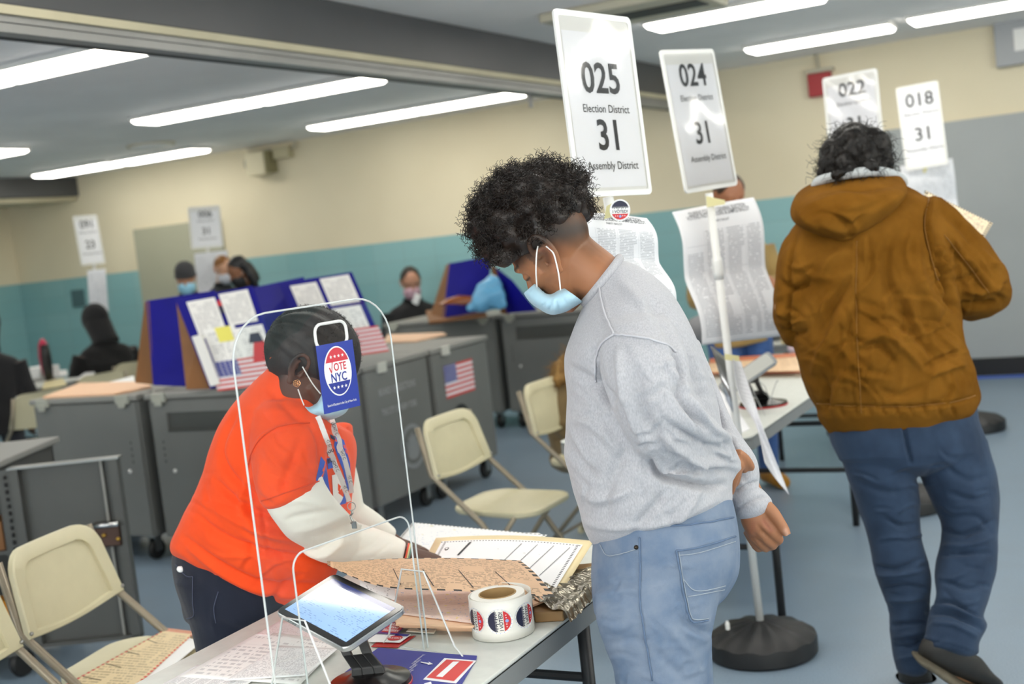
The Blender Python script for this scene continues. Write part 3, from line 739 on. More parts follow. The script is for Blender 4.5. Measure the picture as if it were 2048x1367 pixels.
# sample ballot sheets taped to the poles
ballot_m = page('sample ballot print', 'e9e9ec', '777a82', 62, 34, .05, .62, 4, .55, head=.13, rules=4)
ballot_far = page('far sample ballot print', 'e2e4e9', '9a9da5', 40, 24, .06, .5, 3, .4, rules=3)
def hang(name, label, c, bend, m, head=None, group='sample ballots taped to the sign poles'):
    P = [dep(*q) for q in c]                # TL TR BR BL
    n = nrm(np.cross(P[1]-P[0], P[3]-P[0])); n = n if n@(P[0]-C0) < 0 else -n
    fn = lambda u, v, l=0: (P[3]*(1-u)+P[2]*u)*(1-v)+(P[0]*(1-u)+P[1]*u)*v+n*(bend(u, v)+l)
    t = tag(obj(name, MB().sheet(fn, 24, 40), m, smooth=True, solid=.0006), label, 'ballot sheet', group)
    if head:
        b = MB(); w = np.linalg.norm(P[1]-P[0]); h = np.linalg.norm(P[0]-P[3])
        for txt, y, s, xs in head: put_text(b, txt, lambda a, c_: fn(.5+a, y+c_*w/h, .0008), s, .006, xs)
        obj('lettering', b, grey_dark, t)
    return t
grey_dark = M('dark grey ink', '5a5b60', .6)
hd = [('QUEENS COUNTY GENERAL ELECTION', .955, .06, .72), ('VOTING INSTRUCTIONS & SAMPLE BALLOT', .925, .06, .72), ('PARTY BALLOT', .875, .035, .8)]
fold = lambda u, v: .012*math.sin(2*math.pi*v*1.5)+.010*abs(math.sin(math.pi*v*2))+.01*math.sin(3*u)
hang('sample_ballot', 'long printed sample ballot sheet hanging right behind the neck of the man in grey', [(1130, 421, 3.02), (1293, 436, 3.10), (1352, 610, 3.10), (1170, 610, 3.02)], fold, ballot_m, hd)
hang('sample_ballot', 'long creased sample ballot hanging behind the 024 pole', [(1344, 424, 4.34), (1507, 394, 4.52), (1563, 672, 4.5), (1404, 690, 4.32)], fold, ballot_m, [(a, b_, s*.9, x) for a, b_, s, x in hd])
hang('sample_ballot', 'sample ballot below sign 018, right of the brown jacket hood', [(1800, 332, 7.80), (1905, 316, 7.72), (1925, 480, 7.76), (1822, 500, 7.82)], fold, ballot_far)
hang('sample_ballot', 'narrow white sheet hanging below sign 091', [(174, 541, 12.35), (211, 537, 12.4), (222, 690, 12.4), (184, 690, 12.35)], fold, ballot_far)
hang('sample_ballot', 'white sheet below sign 006, behind the two people talking', [(388, 507, 12.15), (455, 500, 12.2), (470, 640, 12.2), (402, 645, 12.15)], fold, ballot_far)
# tapes and the round voter sticker on the 025 pole
def tape(label, c): b, fn = board(c, .001); return tag(obj('tape_strip', b, tape_y), label, 'tape', 'strips of masking tape on the poles')
tape('torn masking tape on the 025 pole beside the round sticker', [(1213, 412, 3.0), (1228, 404, 3.0), (1230, 432, 3.0), (1208, 438, 3.0)])
tape('masking tape at the top of the sample ballot on the 024 pole', [(1412, 392, 4.22), (1450, 400, 4.25), (1450, 408, 4.25), (1414, 414, 4.22)])
tape('masking tape round the 024 pole holding the curled sheet', [(1449, 707, 4.24), (1478, 711, 4.25), (1480, 722, 4.25), (1450, 719, 4.24)])
tape('masking tape under sign 018', [(1845, 326, 7.74), (1863, 322, 7.74), (1866, 342, 7.74), (1847, 346, 7.74)])

# ------------------------------------------------------------------ the round I VOTED sticker (unit disc), drawn through fn(x, y, lift)
def slices(b, lo, hi, x0, x1, n, fn, mi, l):
    xs = np.linspace(x0, x1, n+1)
    for a, c in zip(xs[:-1], xs[1:]):
        b.add([fn(a, lo(a), l), fn(c, lo(c), l), fn(c, hi(c), l), fn(a, hi(a), l)], [(0, 1, 2, 3)], mi)
def voted(b, fn, l=.0004, n=26):
    c = lambda r: (lambda x: math.sqrt(max(r*r-x*x, 0)))
    slices(b, lambda x: -c(1)(x), c(1), -1, 1, n, fn, 0, l)
    sky = [.12, .3, .22, .45, .16, .38, .26, .62, .2, .34, .14, .5, .24, .36, .16, .42, .2, .3, .14]
    R = .86; top = c(R)
    for k in range(len(sky)):
        a, d = -R+2*R*k/len(sky), -R+2*R*(k+.72)/len(sky)
        lo = lambda x: min(.18+.0*x+.0, top(x)); 
        slices(b, lambda x: min(.30-sky[k]*.42, top(x)), top, a, d, 2, fn, 1, l*1.6)
    slices(b, lambda x: min(.34, top(x)), top, -R, R, n, fn, 1, l*1.4)
    xr = math.sqrt(R*R-.33**2)
    slices(b, lambda x: -top(x), lambda x: -.33, -xr, xr, n, fn, 2, l*1.4)
    put_text(b, 'I VOTED!', lambda x, y: fn(x, y, l*2.4), .40, .014, .92, 1, at=(0, -.14))
    put_poly(b, disc2(0, -.56, .13, .13, 12), lambda x, y: fn(x, y, l*2.4), 3)
    for x in (-.45, -.25, .25, .45): put_star(b, x, -.52, .07, lambda x, y: fn(x, y, l*2.4), 0)
    for k in range(20):
        q = k*math.pi/10; put_poly(b, disc2(.93*math.cos(q), .93*math.sin(q), .03, .03, 5), lambda x, y: fn(x, y, l*2.4), 3)
VM = [paper, navy_ink, red_ink, M('pale blue print', '8fa0d8', .5)]
pc = dep(1240, 420, 2.98); fr = Fr(pc, cr*.5+np.array([.3, .6, 0])*.5, np.array([.05, -.03, 1]))
if fr.z@(C0-pc) < 0: fr.z = -fr.z
b = MB(); voted(b, lambda x, y, l: fr(x*.026, y*.026, l)); b.poly([fr(x*.026, y*.026, -.0012) for x, y in disc2(0, 0, 1, 1, 28)], .001, fr.z)
tag(obj('voter_sticker', b, VM), 'round red, white and navy voter sticker stuck to the 025 pole', 'sticker')
# curled paper sheet hanging off the 024 pole
hp = [dep(1466, 716, 4.2), dep(1470, 760, 4.1), dep(1492, 840, 4.0), dep(1512, 905, 3.95)]
def curl(u, v):
    c = crom(hp, 8); k = (1-v)*(len(c)-1); i = min(int(k), len(c)-2); a = c[i]*(1-(k-i))+c[i+1]*(k-i)
    R = crom([dep(1482, 722, 4.3), dep(1508, 800, 4.15), dep(1530, 866, 4.05), dep(1579, 990, 4.0)], 8)
    d = R[i]*(1-(k-i))+R[i+1]*(k-i)
    L_ = crom([dep(1466, 716, 4.2), dep(1478, 790, 4.12), dep(1512, 850, 4.06), dep(1530, 925, 3.95)], 8); e = L_[i]*(1-(k-i))+L_[i+1]*(k-i)
    return e*(1-u)+d*u+cf*(.03*math.sin(math.pi*u))
tag(obj('hanging_sheet', MB().sheet(curl, 10, 24), page('faint printed sheet', 'e8e9ee', 'a5a8b0', 30, 30, .08, .5, 1, .35), smooth=True, solid=.0006), 'curled white sheet taped to the 024 pole, hanging over the table corner', 'paper')
def curl2(u, v):
    a = dep(1420+36*u, 689+ (30)*u, 4.3+.05*u); c = dep(1452+22*u, 800+40*u, 4.3); return a*v+c*(1-v)+cf*(-.02*math.sin(math.pi*v))
tag(obj('hanging_sheet', MB().sheet(curl2, 6, 12), clear_mat('milky film', .2, .3, 'e8eaf0'), smooth=True, solid=.0004), 'thin see-through sheet flapping left of the 024 pole', 'paper')

# ================================================================== ON THE FOREGROUND TABLE
TZ = .7405
# clear acrylic shield
acr = clear_mat('clear acrylic', .02, .015, 'f8fbfb'); acr2 = clear_mat('clear acrylic foot', .02, -1, 'f4f8f8'); acr_edge = M('acrylic edge', 'e9eeee', .25, spec=.8)
nt = acr_edge.node_tree; acr_edge.node_tree.nodes['Principled BSDF'].inputs['Transmission Weight'].default_value = .3
BRp = atz(856, 1294, TZ); TRp = dep(826, 592, 2.56)
sd = nrm(np.array([-.20, -1.0, 0])); sh_t = thing('acrylic_shield', 'large clear acrylic shield on the foreground table with rounded corners', 'shield', tuple(BRp))
SH = Fr(BRp, sd, (0, 0, 1)); SW, SHH = .47, .70
# find the width from the photo: the left edge passes pixel (478, 820)
best = min(np.linspace(.3, .8, 251), key=lambda w: abs(np.interp(820, [proj(SH(w, z))[1] for z in np.linspace(.7, 0, 60)], [proj(SH(w, z))[0] for z in np.linspace(.7, 0, 60)])-478))
SW = best
SHH = min(np.linspace(.5, .9, 201), key=lambda h: abs(proj(SH(.10, h))[1]-600))
def outl(w0, w1, z0, z1, r, n=8):
    P = [(w0, z0)]
    P += [(w0+r-r*math.cos(a), z1-r+r*math.sin(a)) for a in np.linspace(0, math.pi/2, n)]
    P += [(w1-r+r*math.sin(a), z1-r+r*math.cos(a)) for a in np.linspace(0, math.pi/2, n)]
    P += [(w1, z0)]; return P
O = outl(0, SW, 0, SHH, .085); 
# pass-through opening and hand slot are real holes: build the sheet as bridged rings
ip = lambda q: min(((w, z) for w in np.linspace(-.05, SW, 140) for z in np.linspace(0, .4, 140)), key=lambda t_: np.hypot(*(proj(SH(*t_))[:2]-q)))
i1, i2 = ip((818, 1026)), ip((589, 1150))
I = outl(max(i1[0], .012), min(i2[0], SW-.015), 0, i1[1], .03)
TH = .005
def strip(b, A, B, z, flip=False):
    n = len(A); b.add([SH(*p, z) for p in A]+[SH(*p, z) for p in B], [(k, k+1, n+k+1, n+k) for k in range(n-1)])
b = MB(); bme = bmesh.new()
cx, cz = .18, .575; slot = [(SW*.36+x, .575+y) for x, y in rrect(.078, .045, .016)]
# exact position of the slot from the photo
bestp = min(((w, z) for w in np.linspace(.05, SW-.05, 80) for z in np.linspace(.4, .68, 80)), key=lambda q: np.hypot(*(proj(SH(*q))[:2]-[662, 669])))
slot = [(bestp[0]+x, bestp[1]+y) for x, y in rrect(.080, .046, .016)]
loops = [O+[], I[::-1], slot]
vo = [[bme.verts.new(SH(*p, 0)) for p in O+I[::-1]], [bme.verts.new(SH(*p, 0)) for p in slot]]
ed = []
for L_ in vo:
    for k in range(len(L_)): ed.append(bme.edges.new((L_[k], L_[(k+1) % len(L_)])))
bmesh.ops.triangle_fill(bme, use_beauty=True, use_dissolve=False, edges=ed)
me = bpy.data.meshes.new('panel'); bme.to_mesh(me); bme.free(); me.transform(Matrix.Translation(-Vector(BRp)))
pn = link('panel', me, acr, sh_t)
er = .0019
P3 = lambda L_: [SH(*p, 0) for p in L_]
def seg(L_, n=6): return [p for p in P3(L_)]
obj('edge_rim', MB().tube(P3(O), er, 6), acr_edge, sh_t, world=True)
obj('opening_rim', MB().tube(P3(I), er, 6), acr_edge, sh_t, world=True)
obj('hand_slot', MB().tube(P3(slot), .003, 6, closed=True), white_plastic, sh_t, world=True)
for k, w in enumerate((.018, SW-.06)):
    b = MB(); F0 = lambda a, z, l=0: SH(w, z)+SH.z*a
    tri = [(-.11, 0), (.11, 0), (.09, .02), (.03, .165), (-.03, .165), (-.09, .02)]
    tr_ = tri
    o = obj('support_foot', MB().poly([F0(*p) for p in tr_]), acr2, sh_t, world=True)
    obj('foot_rim', MB().tube([F0(*p) for p in tr_], .002, 6, closed=True), acr_edge, o, world=True)
# the VOTE NYC sign on the shield
mid = min(((w, z) for w in np.linspace(.05, SW-.05, 90) for z in np.linspace(.3, .65, 90)), key=lambda q: np.hypot(*(proj(SH(*q))[:2]-[674, 754])))
sgn = 1 if SH.z@(C0-BRp) > 0 else -1
sx = -1 if cr@SH.x < 0 else 1
VN = lambda x, y, l=0: SH(mid[0]+sx*x*.87, mid[1]+y*.87, sgn*(.003+l))
w, h = .108, .147
b = MB(); b.poly([VN(x, y, 0) for x, y in ((-w/2, -h/2), (w/2, -h/2), (w/2, h/2), (-w/2, h/2))], .001, SH.z*sgn)
LL = .0014
put_poly(b, disc2(0, .012, .0400, .054, 40), lambda x, y: VN(x, y, LL), 1)
put_poly(b, disc2(0, .012, .0372, .0515, 40), lambda x, y: VN(x, y, LL+.0002), 1)
el = lambda t: (.0368*math.cos(t), .012+.051*math.sin(t))
put_poly(b, [el(t) for t in np.linspace(.42, math.pi-.42, 16)], lambda x, y: VN(x, y, LL+.0005), 2)
put_poly(b, [el(t) for t in np.linspace(math.pi+.48, 2*math.pi-.48, 16)], lambda x, y: VN(x, y, LL+.0005), 3)
for i in range(4):
    put_star(b, (i-1.5)*.0115, .0445, .0045, lambda x, y: VN(x, y, LL+.0009), 1); put_star(b, (i-1.5)*.0115, -.0225, .0045, lambda x, y: VN(x, y, LL+.0009), 1)
put_text(b, 'OTE', lambda x, y: VN(x, y, LL+.0007), .0235, .018, .82, 2, at=(.0065, .0205))
for q in ([(-.0265, .022), (-.0235, .023), (-.0185, .0125), (-.0205, .0085)], [(-.0205, .0085), (-.0185, .0125), (-.0125, .036), (-.0152, .036)]): put_poly(b, q, lambda x, y: VN(x, y, LL+.0007), 2)
put_text(b, 'NYC', lambda x, y: VN(x, y, LL+.0007), .0265, .018, .86, 3, at=(0, -.002))
put_text(b, 'Board of Elections in the City of New York', lambda x, y: VN(x, y, LL+.0007), .0072, .008, .68, 1, at=(0, -.058))
obj('vote_sign', b, [M('sign blue', '2b3f9f', .45), white_ink, M('sign red', 'd23a48', .5), M('sign navy', '2a3994', .5)], sh_t, world=True)

# tablet on its stand
scr_m, nt, p = newmat('tablet screen'); u, v = uv(nt)
row = (v*26).fl(); k = (((v*26).fr()) < .45)*(rnd(nt, u*26, row*7.3) > .53)*(rnd(nt, u*1.7, row*.31) > .47)*(u > .06)*(v < .84)
c_ = mixc(nt, k*.45, lin('94b6ea'), lin('4b5f8e')); c_ = mixc(nt, v > .90, c_, lin('27356e')); c_ = mixc(nt, (v > .865)*(v < .9), c_, lin('c9d8f2'))
nt.links.new(c_.o, p.inputs['Base Color']); nt.links.new(c_.o, p.inputs['Emission Color']); p.inputs['Emission Strength'].default_value = .22; p.inputs['Roughness'].default_value = .06
silver = M('silver case', 'b4b6b8', .25, metal=.8); bez = M('black bezel', '0e0e10', .08); redp = M('red plastic', 'b5211f', .3)
def tablet(label, c, base_xy, screen=True, z0=TZ, brad=.075):
    """c = TL TR BR BL of the slab as (px, py, depth)"""
    P = [dep(*q) for q in c]; cen = sum(P)/4
    t = thing('tablet_stand', label, 'tablet', (base_xy[0], base_xy[1], z0), 0, 'tablets on black stands')
    xa = nrm(P[1]-P[0]+P[2]-P[3]); ya = P[0]-P[3]+P[1]-P[2]; fr = Fr(cen, xa, ya)
    w = (np.linalg.norm(P[1]-P[0])+np.linalg.norm(P[2]-P[3]))/2; h = (np.linalg.norm(P[0]-P[3])+np.linalg.norm(P[1]-P[2]))/2
    b = MB(); o = rrect(w, h, .016, 6); b.loft([[fr(x*.97, y*.97, -.012) for x, y in o], [fr(x, y, -.008) for x, y in o], [fr(x, y, -.0005) for x, y in o], [fr(x*.985, y*.98, .001) for x, y in o]])
    bk = obj('case', b, silver, t, world=True, angle=.6)
    if screen:
        b = MB(); b.poly([fr(x, y, .0011) for x, y in rrect(w*.975, h*.968, .013, 6)], .0008, fr.z); obj('bezel', b, bez, t, world=True)
        b = MB(); b.sheet(lambda a, c: fr((a-.5)*w*.86, (c-.5)*h*.80, .0022), 1, 1); obj('screen', b, scr_m, t, world=True)
        b = MB()
        for k in range(4): b.ball(fr(-w*.3+.008*k, -h/2-.001, -.004), .002, n=5)
        obj('button', b, steel, t, world=True)
    else:
        b = MB(); b.poly([fr(x, y, .0012) for x, y in rrect(w*.9, h*.86, .012, 6)], .0006, fr.z); obj('back_panel', b, M('pale tablet back', 'b9bab4', .5), t, world=True)
    b0 = np.array([base_xy[0], base_xy[1], z0])
    top = cen-fr.z*.014; 
    pl = []
    ax = Fr(b0, cr-np.array([0, 0, cr[2]]), (0, 0, 1))
    d0 = top-b0
    S = [(b0+np.array([0, 0, .015]), .034), (b0+np.array([0, 0, .03])+.05*d0, .029), (b0+.45*d0, .027), (b0+.8*d0, .03), (top, .04)]
    def ringy(p, hw): 
        yv = nrm(np.cross(ax.x, d0)); return [p+ax.x*sx_*hw+yv*sy*.010 for sx_, sy in ((-1, -1), (1, -1), (1, 1), (-1, 1))]
    # upright with a slot: two cheeks and bridges
    b = MB()
    for lo, hi in ((-1, -.35), (.35, 1)):
        b.loft([[p+ax.x*hw*q+nrm(np.cross(ax.x, d0))*.009*sy for q, sy in ((lo, -1), (hi, -1), (hi, 1), (lo, 1))] for p, hw in S])
    for i0, i1 in ((0, 2), (3, 4)):
        b.loft([[p+ax.x*hw*q+nrm(np.cross(ax.x, d0))*.009*sy for q, sy in ((-.36, -1), (.36, -1), (.36, 1), (-.36, 1))] for p, hw in S[i0:i1+1]])
    obj('upright', b, black_plastic, t, world=True, bevel=.002)
    b = MB(); b.lathe([(brad*.995, .004), (brad*.96, .014), (brad*.6, .020), (brad*.45, .026), (.001, .027)], b0, 40); obj('base', b, M('glossy black', '161415', .22), t, world=True, angle=.7)
    b = MB(); b.lathe([(brad*.98, .0), (brad*1.0, .001), (brad*1.0, .006), (brad*.97, .0075)], b0, 40); obj('base_rim', b, redp, t, world=True)
    return t, fr
tb_c = [(668, 1146, 2.50), (808, 1211, 2.33), (697, 1303, 2.24), (549, 1222, 2.40)]
bp = atz(742, 1372, TZ)
tablet('tablet with lit blue screen on a black stand with a red rimmed base', tb_c, bp[:2], brad=.079)
tb2 = [(1431, 772, 4.95), (1535, 703, 4.95), (1558, 720, 4.9), (1456, 792, 4.9)]
bp2 = atz(1527, 810, TZ)
tablet('tablet seen from behind on a black stand on the second table', tb2, bp2[:2], screen=False, brad=.10)
b = MB(); q = dep(1520, 790, 4.85)
b.tube([dep(1518, 762, 4.9), dep(1530, 772, 4.9), dep(1540, 800, 4.95), dep(1552, 765, 5.0), dep(1556, 760, 5)], .002, 6).tube([dep(1505, 780, 4.86), dep(1530, 830, 4.8)], .0015, 6)
tag(obj('stylus_cord', b, grey_ink), 'thin curled cord hanging from the tablet on the second table', 'cord')

# papers: helper for curved sheets whose outline comes from the photo
def lay(name, label, cat, c, m, z=TZ+.001, curl=None, group=None, th=.0006, n=(14, 14)):
    P = [atz(x, y, z+(q[0] if q else 0)) for x, y, *q in c]
    fn = lambda u, v: (P[3]*(1-u)+P[2]*u)*(1-v)+(P[0]*(1-u)+P[1]*u)*v+np.array([0, 0, curl(u, v) if curl else 0])
    return tag(obj(name, MB().sheet(fn, *n), m, smooth=True, solid=th), label, cat, group), fn
form = page('registration form', 'f3f3f3', '8a8c92', 44, 46, .05, .5, 1, .6, rules=5)
form2 = page('signature form', 'f4f2f0', '9a9aa0', 14, 30, .04, .5, 1, .5, rules=3)
table_form = page('table form', 'f1f1f2', '7c7e86', 60, 60, .04, .6, 6, .6)
PG = 'loose white forms on the foreground table'
lay('paper_form', 'white form at lower left of the foreground table with a dense printed table', 'paper', [(395, 1330), (520, 1352), (420, 1420), (270, 1400)], table_form, TZ+.0015, lambda u, v: .002, PG)
lay('paper_form', 'pinkish lined form under the tablet, uppermost at its left corner', 'paper', [(560, 1240), (655, 1258), (640, 1283), (512, 1268)], page('pinkish form', 'efe2e2', 'b08c90', 20, 34, .05, .45, 1, .5), TZ+.0065, None, PG)
lay('paper_form', 'large white ruled form spread under the left shield foot', 'paper', [(520, 1262), (680, 1287), (600, 1368), (360, 1352)], form2, TZ+.0045, lambda u, v: .004*math.sin(3*u)*v, PG)
lay('paper_form', 'white printed form peeking out below the tablet, nearest its base', 'paper', [(560, 1290), (676, 1296), (612, 1350), (450, 1360)], form, TZ+.0085, None, PG)
# stack of pink envelopes with a clear fleck-printed folder
SG = 'pink ballot folders stacked on the table'
for k in range(7):
    o_ = (k*37 % 11)-5
    pts = [(796+o_, 1256+o_*.3), (905+(k*17 % 30), 1262-(k % 3)), (945, 1262), (1010-(k*13 % 21), 1250), (1095-(k*7 % 19), 1210), (1060, 1170), (830, 1165), (786, 1215)]
    z = TZ+.0045*k
    slab('ballot_folder', ['undermost pink folder of the stack by the sticker roll', 'second lowest pink folder of the stack by the sticker roll', 'third pink folder from below in the stack by the sticker roll', 'middle pink folder of the stack by the sticker roll', 'third pink folder from the top of the stack by the sticker roll', 'second highest pink folder of the stack by the sticker roll', 'topmost pink folder of the stack, under the flecked sleeve'][k], 'folder', [(x, y-k*1.2) for x, y in pts], z, .0042, peach, SG)
fleck = page('flecked translucent sleeve', 'e6c9bb', 'd5b0a4', 20, 20, .03, .5, 1, .4, blots=[('e7cf5a', .70, 14), ('5a83c0', .70, 24)])
lay('flecked_sleeve', 'pinkish sleeve with blue and yellow flecks on top of the folder stack', 'sleeve', [(770, 1158), (1080, 1178), (948, 1246), (792, 1226)], fleck, TZ+.034)
fl2 = page('white flecked sheet', 'f2f3f4', 'ccd6e4', 20, 24, .04, .4, 1, .5, dash=('3a3a2c', .004, .018, 34, 20), blots=[('6f94cc', .71, 30), ('e6d76a', .75, 16)])
lay('flecked_sheet', 'white dash-bordered sheet with blue flecks at the far end of the table', 'sheet', [(826, 1052), (1096, 1078), (1010, 1120), (780, 1096)], fl2, TZ+.02, lambda u, v: .012*v)
lay('paper_sheet', 'plain white sheet edge behind the manila folder', 'sheet', [(985, 1064), (1078, 1065), (1100, 1079), (1000, 1084)], paper, TZ+.018)
# manila folder with the white ballot
manila = M('manila card', 'ecd9ab', .55, .03, 10)
Pm = [dep(872, 1075, 3.16), dep(1187, 1081, 3.0), dep(1118, 1192, 2.70), dep(820, 1172, 2.90)]
man = lambda u, v, l=0: (Pm[3]*(1-u)+Pm[2]*u)*(1-v)+(Pm[0]*(1-u)+Pm[1]*u)*v+np.array([0, 0, l+.01*math.sin(math.pi*u)])
man_o = tag(obj('manila_folder', MB().sheet(man, 12, 8), manila, smooth=True, solid=.0012), 'cream manila folder tilted up on the table, with a white ballot on it', 'folder')
bal = page('white ballot print', 'f6f6f7', '70737a', 40, 30, .10, .28, 5, .5, dash=('26262a', .022, .016, 46, 28), swap=False)
b = MB().sheet(lambda u, v: man(.06+.90*u, .08+.80*v, .004), 12, 8); F_ = lambda x, y: man(x, y, .0052)
for x in (.52, .62, .72, .82): put_poly(b, [(x, .25), (x+.004, .25), (x+.08, .80), (x+.076, .80)], F_, 1)
put_poly(b, [(.22, .55), (.235, .55), (.27, .82), (.255, .82)], F_, 2); put_poly(b, disc2(.125, .70, .014, .03, 12), F_, 2); put_poly(b, disc2(.125, .70, .009, .02, 12), lambda x, y: man(x, y, .0056), 3)
tag(obj('ballot', b, [bal, grey_dark, ink, paper]), 'white ballot with a dotted black border lying on the manila folder', 'ballot')
# raised flap of a peach ballot envelope
Pf = [dep(655, 1126, 2.86), dep(768, 1117, 2.84), dep(905, 1115, 2.80), dep(1040, 1120, 2.74)]
Pb = [dep(655, 1130, 2.85), dep(762, 1172, 2.72), dep(930, 1182, 2.62), dep(1110, 1193, 2.58)]
cT, cB = crom(Pf, 10), crom(Pb, 10)
def ev(c, u): k = u*(len(c)-1); i = min(int(k), len(c)-2); return c[i]*(1-k+i)+c[i+1]*(k-i)
flap = lambda u, v: ev(cB, u)*(1-v)+ev(cT, u)*v+np.array([0, 0, .008*math.sin(math.pi*v)])
flap_m = page('peach ballot print dashed', 'd9b390', '6f5846', 34, 64, .06, .5, 1, .6, dash=('24221f', .0, .035, 16, 9))
b = MB().sheet(flap, 30, 10)
for x in (.42, .55, .70, .84): put_poly(b, [(x, .08), (x+.004, .08), (x-.03, .5), (x-.034, .5)], lambda a, c: flap(a, c)+cu*.0016-cf*.001, 1)
tag(obj('ballot_envelope', b, [flap_m, ink]), 'peach ballot sheet with black dashed border, raised and curling over the stack', 'ballot')
b = MB(); b.sheet(lambda u, v: dep(720+70*u, 1140+26*u+34*(1-v), 2.8-.03*u-.03*(1-v)), 4, 4)
tag(obj('envelope', b, page('small white envelope', 'efeef0', '9a9aa2', 10, 12, .1, .4), solid=.0006), 'white slip half hidden under the curling peach ballot', 'paper')
# shrink wrapped bundle
wrap_m = M('shrink wrap', 'a39c8a', .14, metal=.5, bump=.6, bs=30, c2='4f4636', vs=18)
wp = [(1070, 1245), (1128, 1242), (1185, 1190), (1215, 1140), (1110, 1150), (1060, 1205)]
b = MB(); b.poly([atz(x, y, TZ) for x, y in wp], .022, (0, 0, 1)); 
bun = tag(obj('wrapped_bundle', b, M('brown card stack', '8b6b42', .6), bevel=.003), 'plastic wrapped brown bundle at the table edge, in front of the man in grey', 'bundle')
def wr(u, v):
    P = [atz(1100, 1150, TZ+.024), atz(1240, 1135, TZ+.024), atz(1140, 1236, TZ+.024), atz(1056, 1200, TZ+.024)]
    p_ = (P[3]*(1-u)+P[2]*u)*(1-v)+(P[0]*(1-u)+P[1]*u)*v
    return p_+np.array([0, 0, .008+.004*math.sin(14*u+5*v)*math.sin(9*v-3*u)+.0022*math.sin(70*v+26*u+3*math.sin(5*u))+.0015*math.sin(41*v+9*u)-.03*max(0, u-.88)*4])
obj('plastic_wrap', MB().sheet(wr, 46, 46), wrap_m, bun, smooth=True)
# sticker roll
rc = atz(1004, 1268, TZ); rc = rc+nrm(np.array([rc[0], rc[1], 0]))*.012
RR, RH, RI = .058, .083, .036
t = thing('sticker_roll', 'roll of round voter stickers standing on the foreground table', 'roll', tuple(rc))
rim_m = M('wax paper', 'eeece4', .35); core_m = M('cardboard core', 'a88a5c', .7)
obj('roll_body', MB().lathe([(RI+.003, 0), (RR-.004, 0), (RR-.002, RH), (RI+.003, RH)], n=56, cap=False), rim_m, t, angle=.6)
b = MB(); b.lathe([(RI+.003, 0), (RI+.003, RH+.001), (RI, RH+.001), (RI, .001)], n=48, cap=False); obj('core', b, core_m, t, angle=.6)
def spiral(q):          # loose outer layer, unwinding to the right
    k = max(0, (q-2.2))/4.1; return RR+.0025+.017*k**1.5
va = math.atan2(C0[1]-rc[1], C0[0]-rc[0])
SP = lambda q, z: np.array([spiral(q)*math.cos(va-2.0+q-1.2), spiral(q)*math.sin(va-2.0+q-1.2), z])
obj('loose_strip', MB().sheet(lambda u, v: SP(u*6.2, .001+v*(RH-.001)), 72, 4), rim_m, t, smooth=True, solid=.0005)
for k in range(6):
    qc = 1.98+(k-2)*.93+.25
    if not (0.4 < qc < 5.8): continue
    b = MB()
    def fn(x, y, l, qc=qc):
        # writing runs up the roll: sticker x axis -> up, y axis -> backwards along the strip
        q = qc-y*.0262/.060; p_ = SP(q, RH*.52+x*.0262); return p_+nrm(np.array([p_[0], p_[1], 0]))*(.0006+l)
    voted(b, fn, .0003, 22)
    obj('printed_sticker', b, VM, t)
# single sticker and voter cards
st = [(835, 1236), (882, 1241), (868, 1266), (812, 1262)]
o_, fn = lay('sticker_backing', 'cream square backing with a single voter sticker, left of the roll', 'sticker', st, M('cream backing', 'ece6d8', .5), TZ+.006)
b = MB(); voted(b, lambda x, y, l: fn(.52-.36*x, .52-.42*y)+np.array([0, 0, .0006+l]), .0003); link('printed_sticker', b.mesh('s'), VM, o_)
CGp = 'voter cards left of the stack'
lay('voter_card', 'red folded card under the purple voter card', 'card', [(762, 1275), (832, 1270), (795, 1294), (742, 1292)], redp, TZ+.0025, None, CGp)
o_, fn = lay('voter_card', 'purple and red voter card behind the tablet corner', 'card', [(765, 1238), (815, 1247), (795, 1267), (742, 1264)], M('purple card', '5c2a78', .45), TZ+.009, None, CGp)
b = MB(); put_poly(b, [(.36, .06), (.96, .06), (.96, .9), (.36, .9)], lambda x, y: fn(x, y)+np.array([0, 0, .0006]), 0); put_poly(b, [(.06, .3), (.3, .3), (.3, .6), (.06, .6)], lambda x, y: fn(x, y)+np.array([0, 0, .0006]), 1)
for j, tx in enumerate(('TAKE ME', 'TO YOUR', 'POLLS')): put_text(b, 'ABSENTEE EARLY VOTER'.split()[j], lambda x, y: fn(x, y)+np.array([0, 0, .0012]), .24, .01, .55, 1, at=(.66, .25+.25*j), rot=math.pi)
link('card_print', b.mesh('c'), [M('card red', 'b8323e', .5), white_ink], o_)
o_, fn = lay('voter_card', 'white and blue voter card with a red oval, in front of the purple card', 'card', [(750, 1262), (822, 1268), (800, 1284), (732, 1282)], paper, TZ+.0055, None, CGp)
b = MB(); put_poly(b, disc2(.72, .45, .2, .3, 16), lambda x, y: fn(x, y)+np.array([0, 0, .0006]), 0); put_poly(b, [(.62, .72), (.98, .72), (.98, .96), (.62, .96)], lambda x, y: fn(x, y)+np.array([0, 0, .0006]), 1); put_text(b, 'VOTE', lambda x, y: fn(x, y)+np.array([0, 0, .0012]), .22, .01, .7, 2, at=(.72, .45), rot=math.pi)
link('card_print', b.mesh('c'), [red_ink, blue_ink, white_ink], o_)
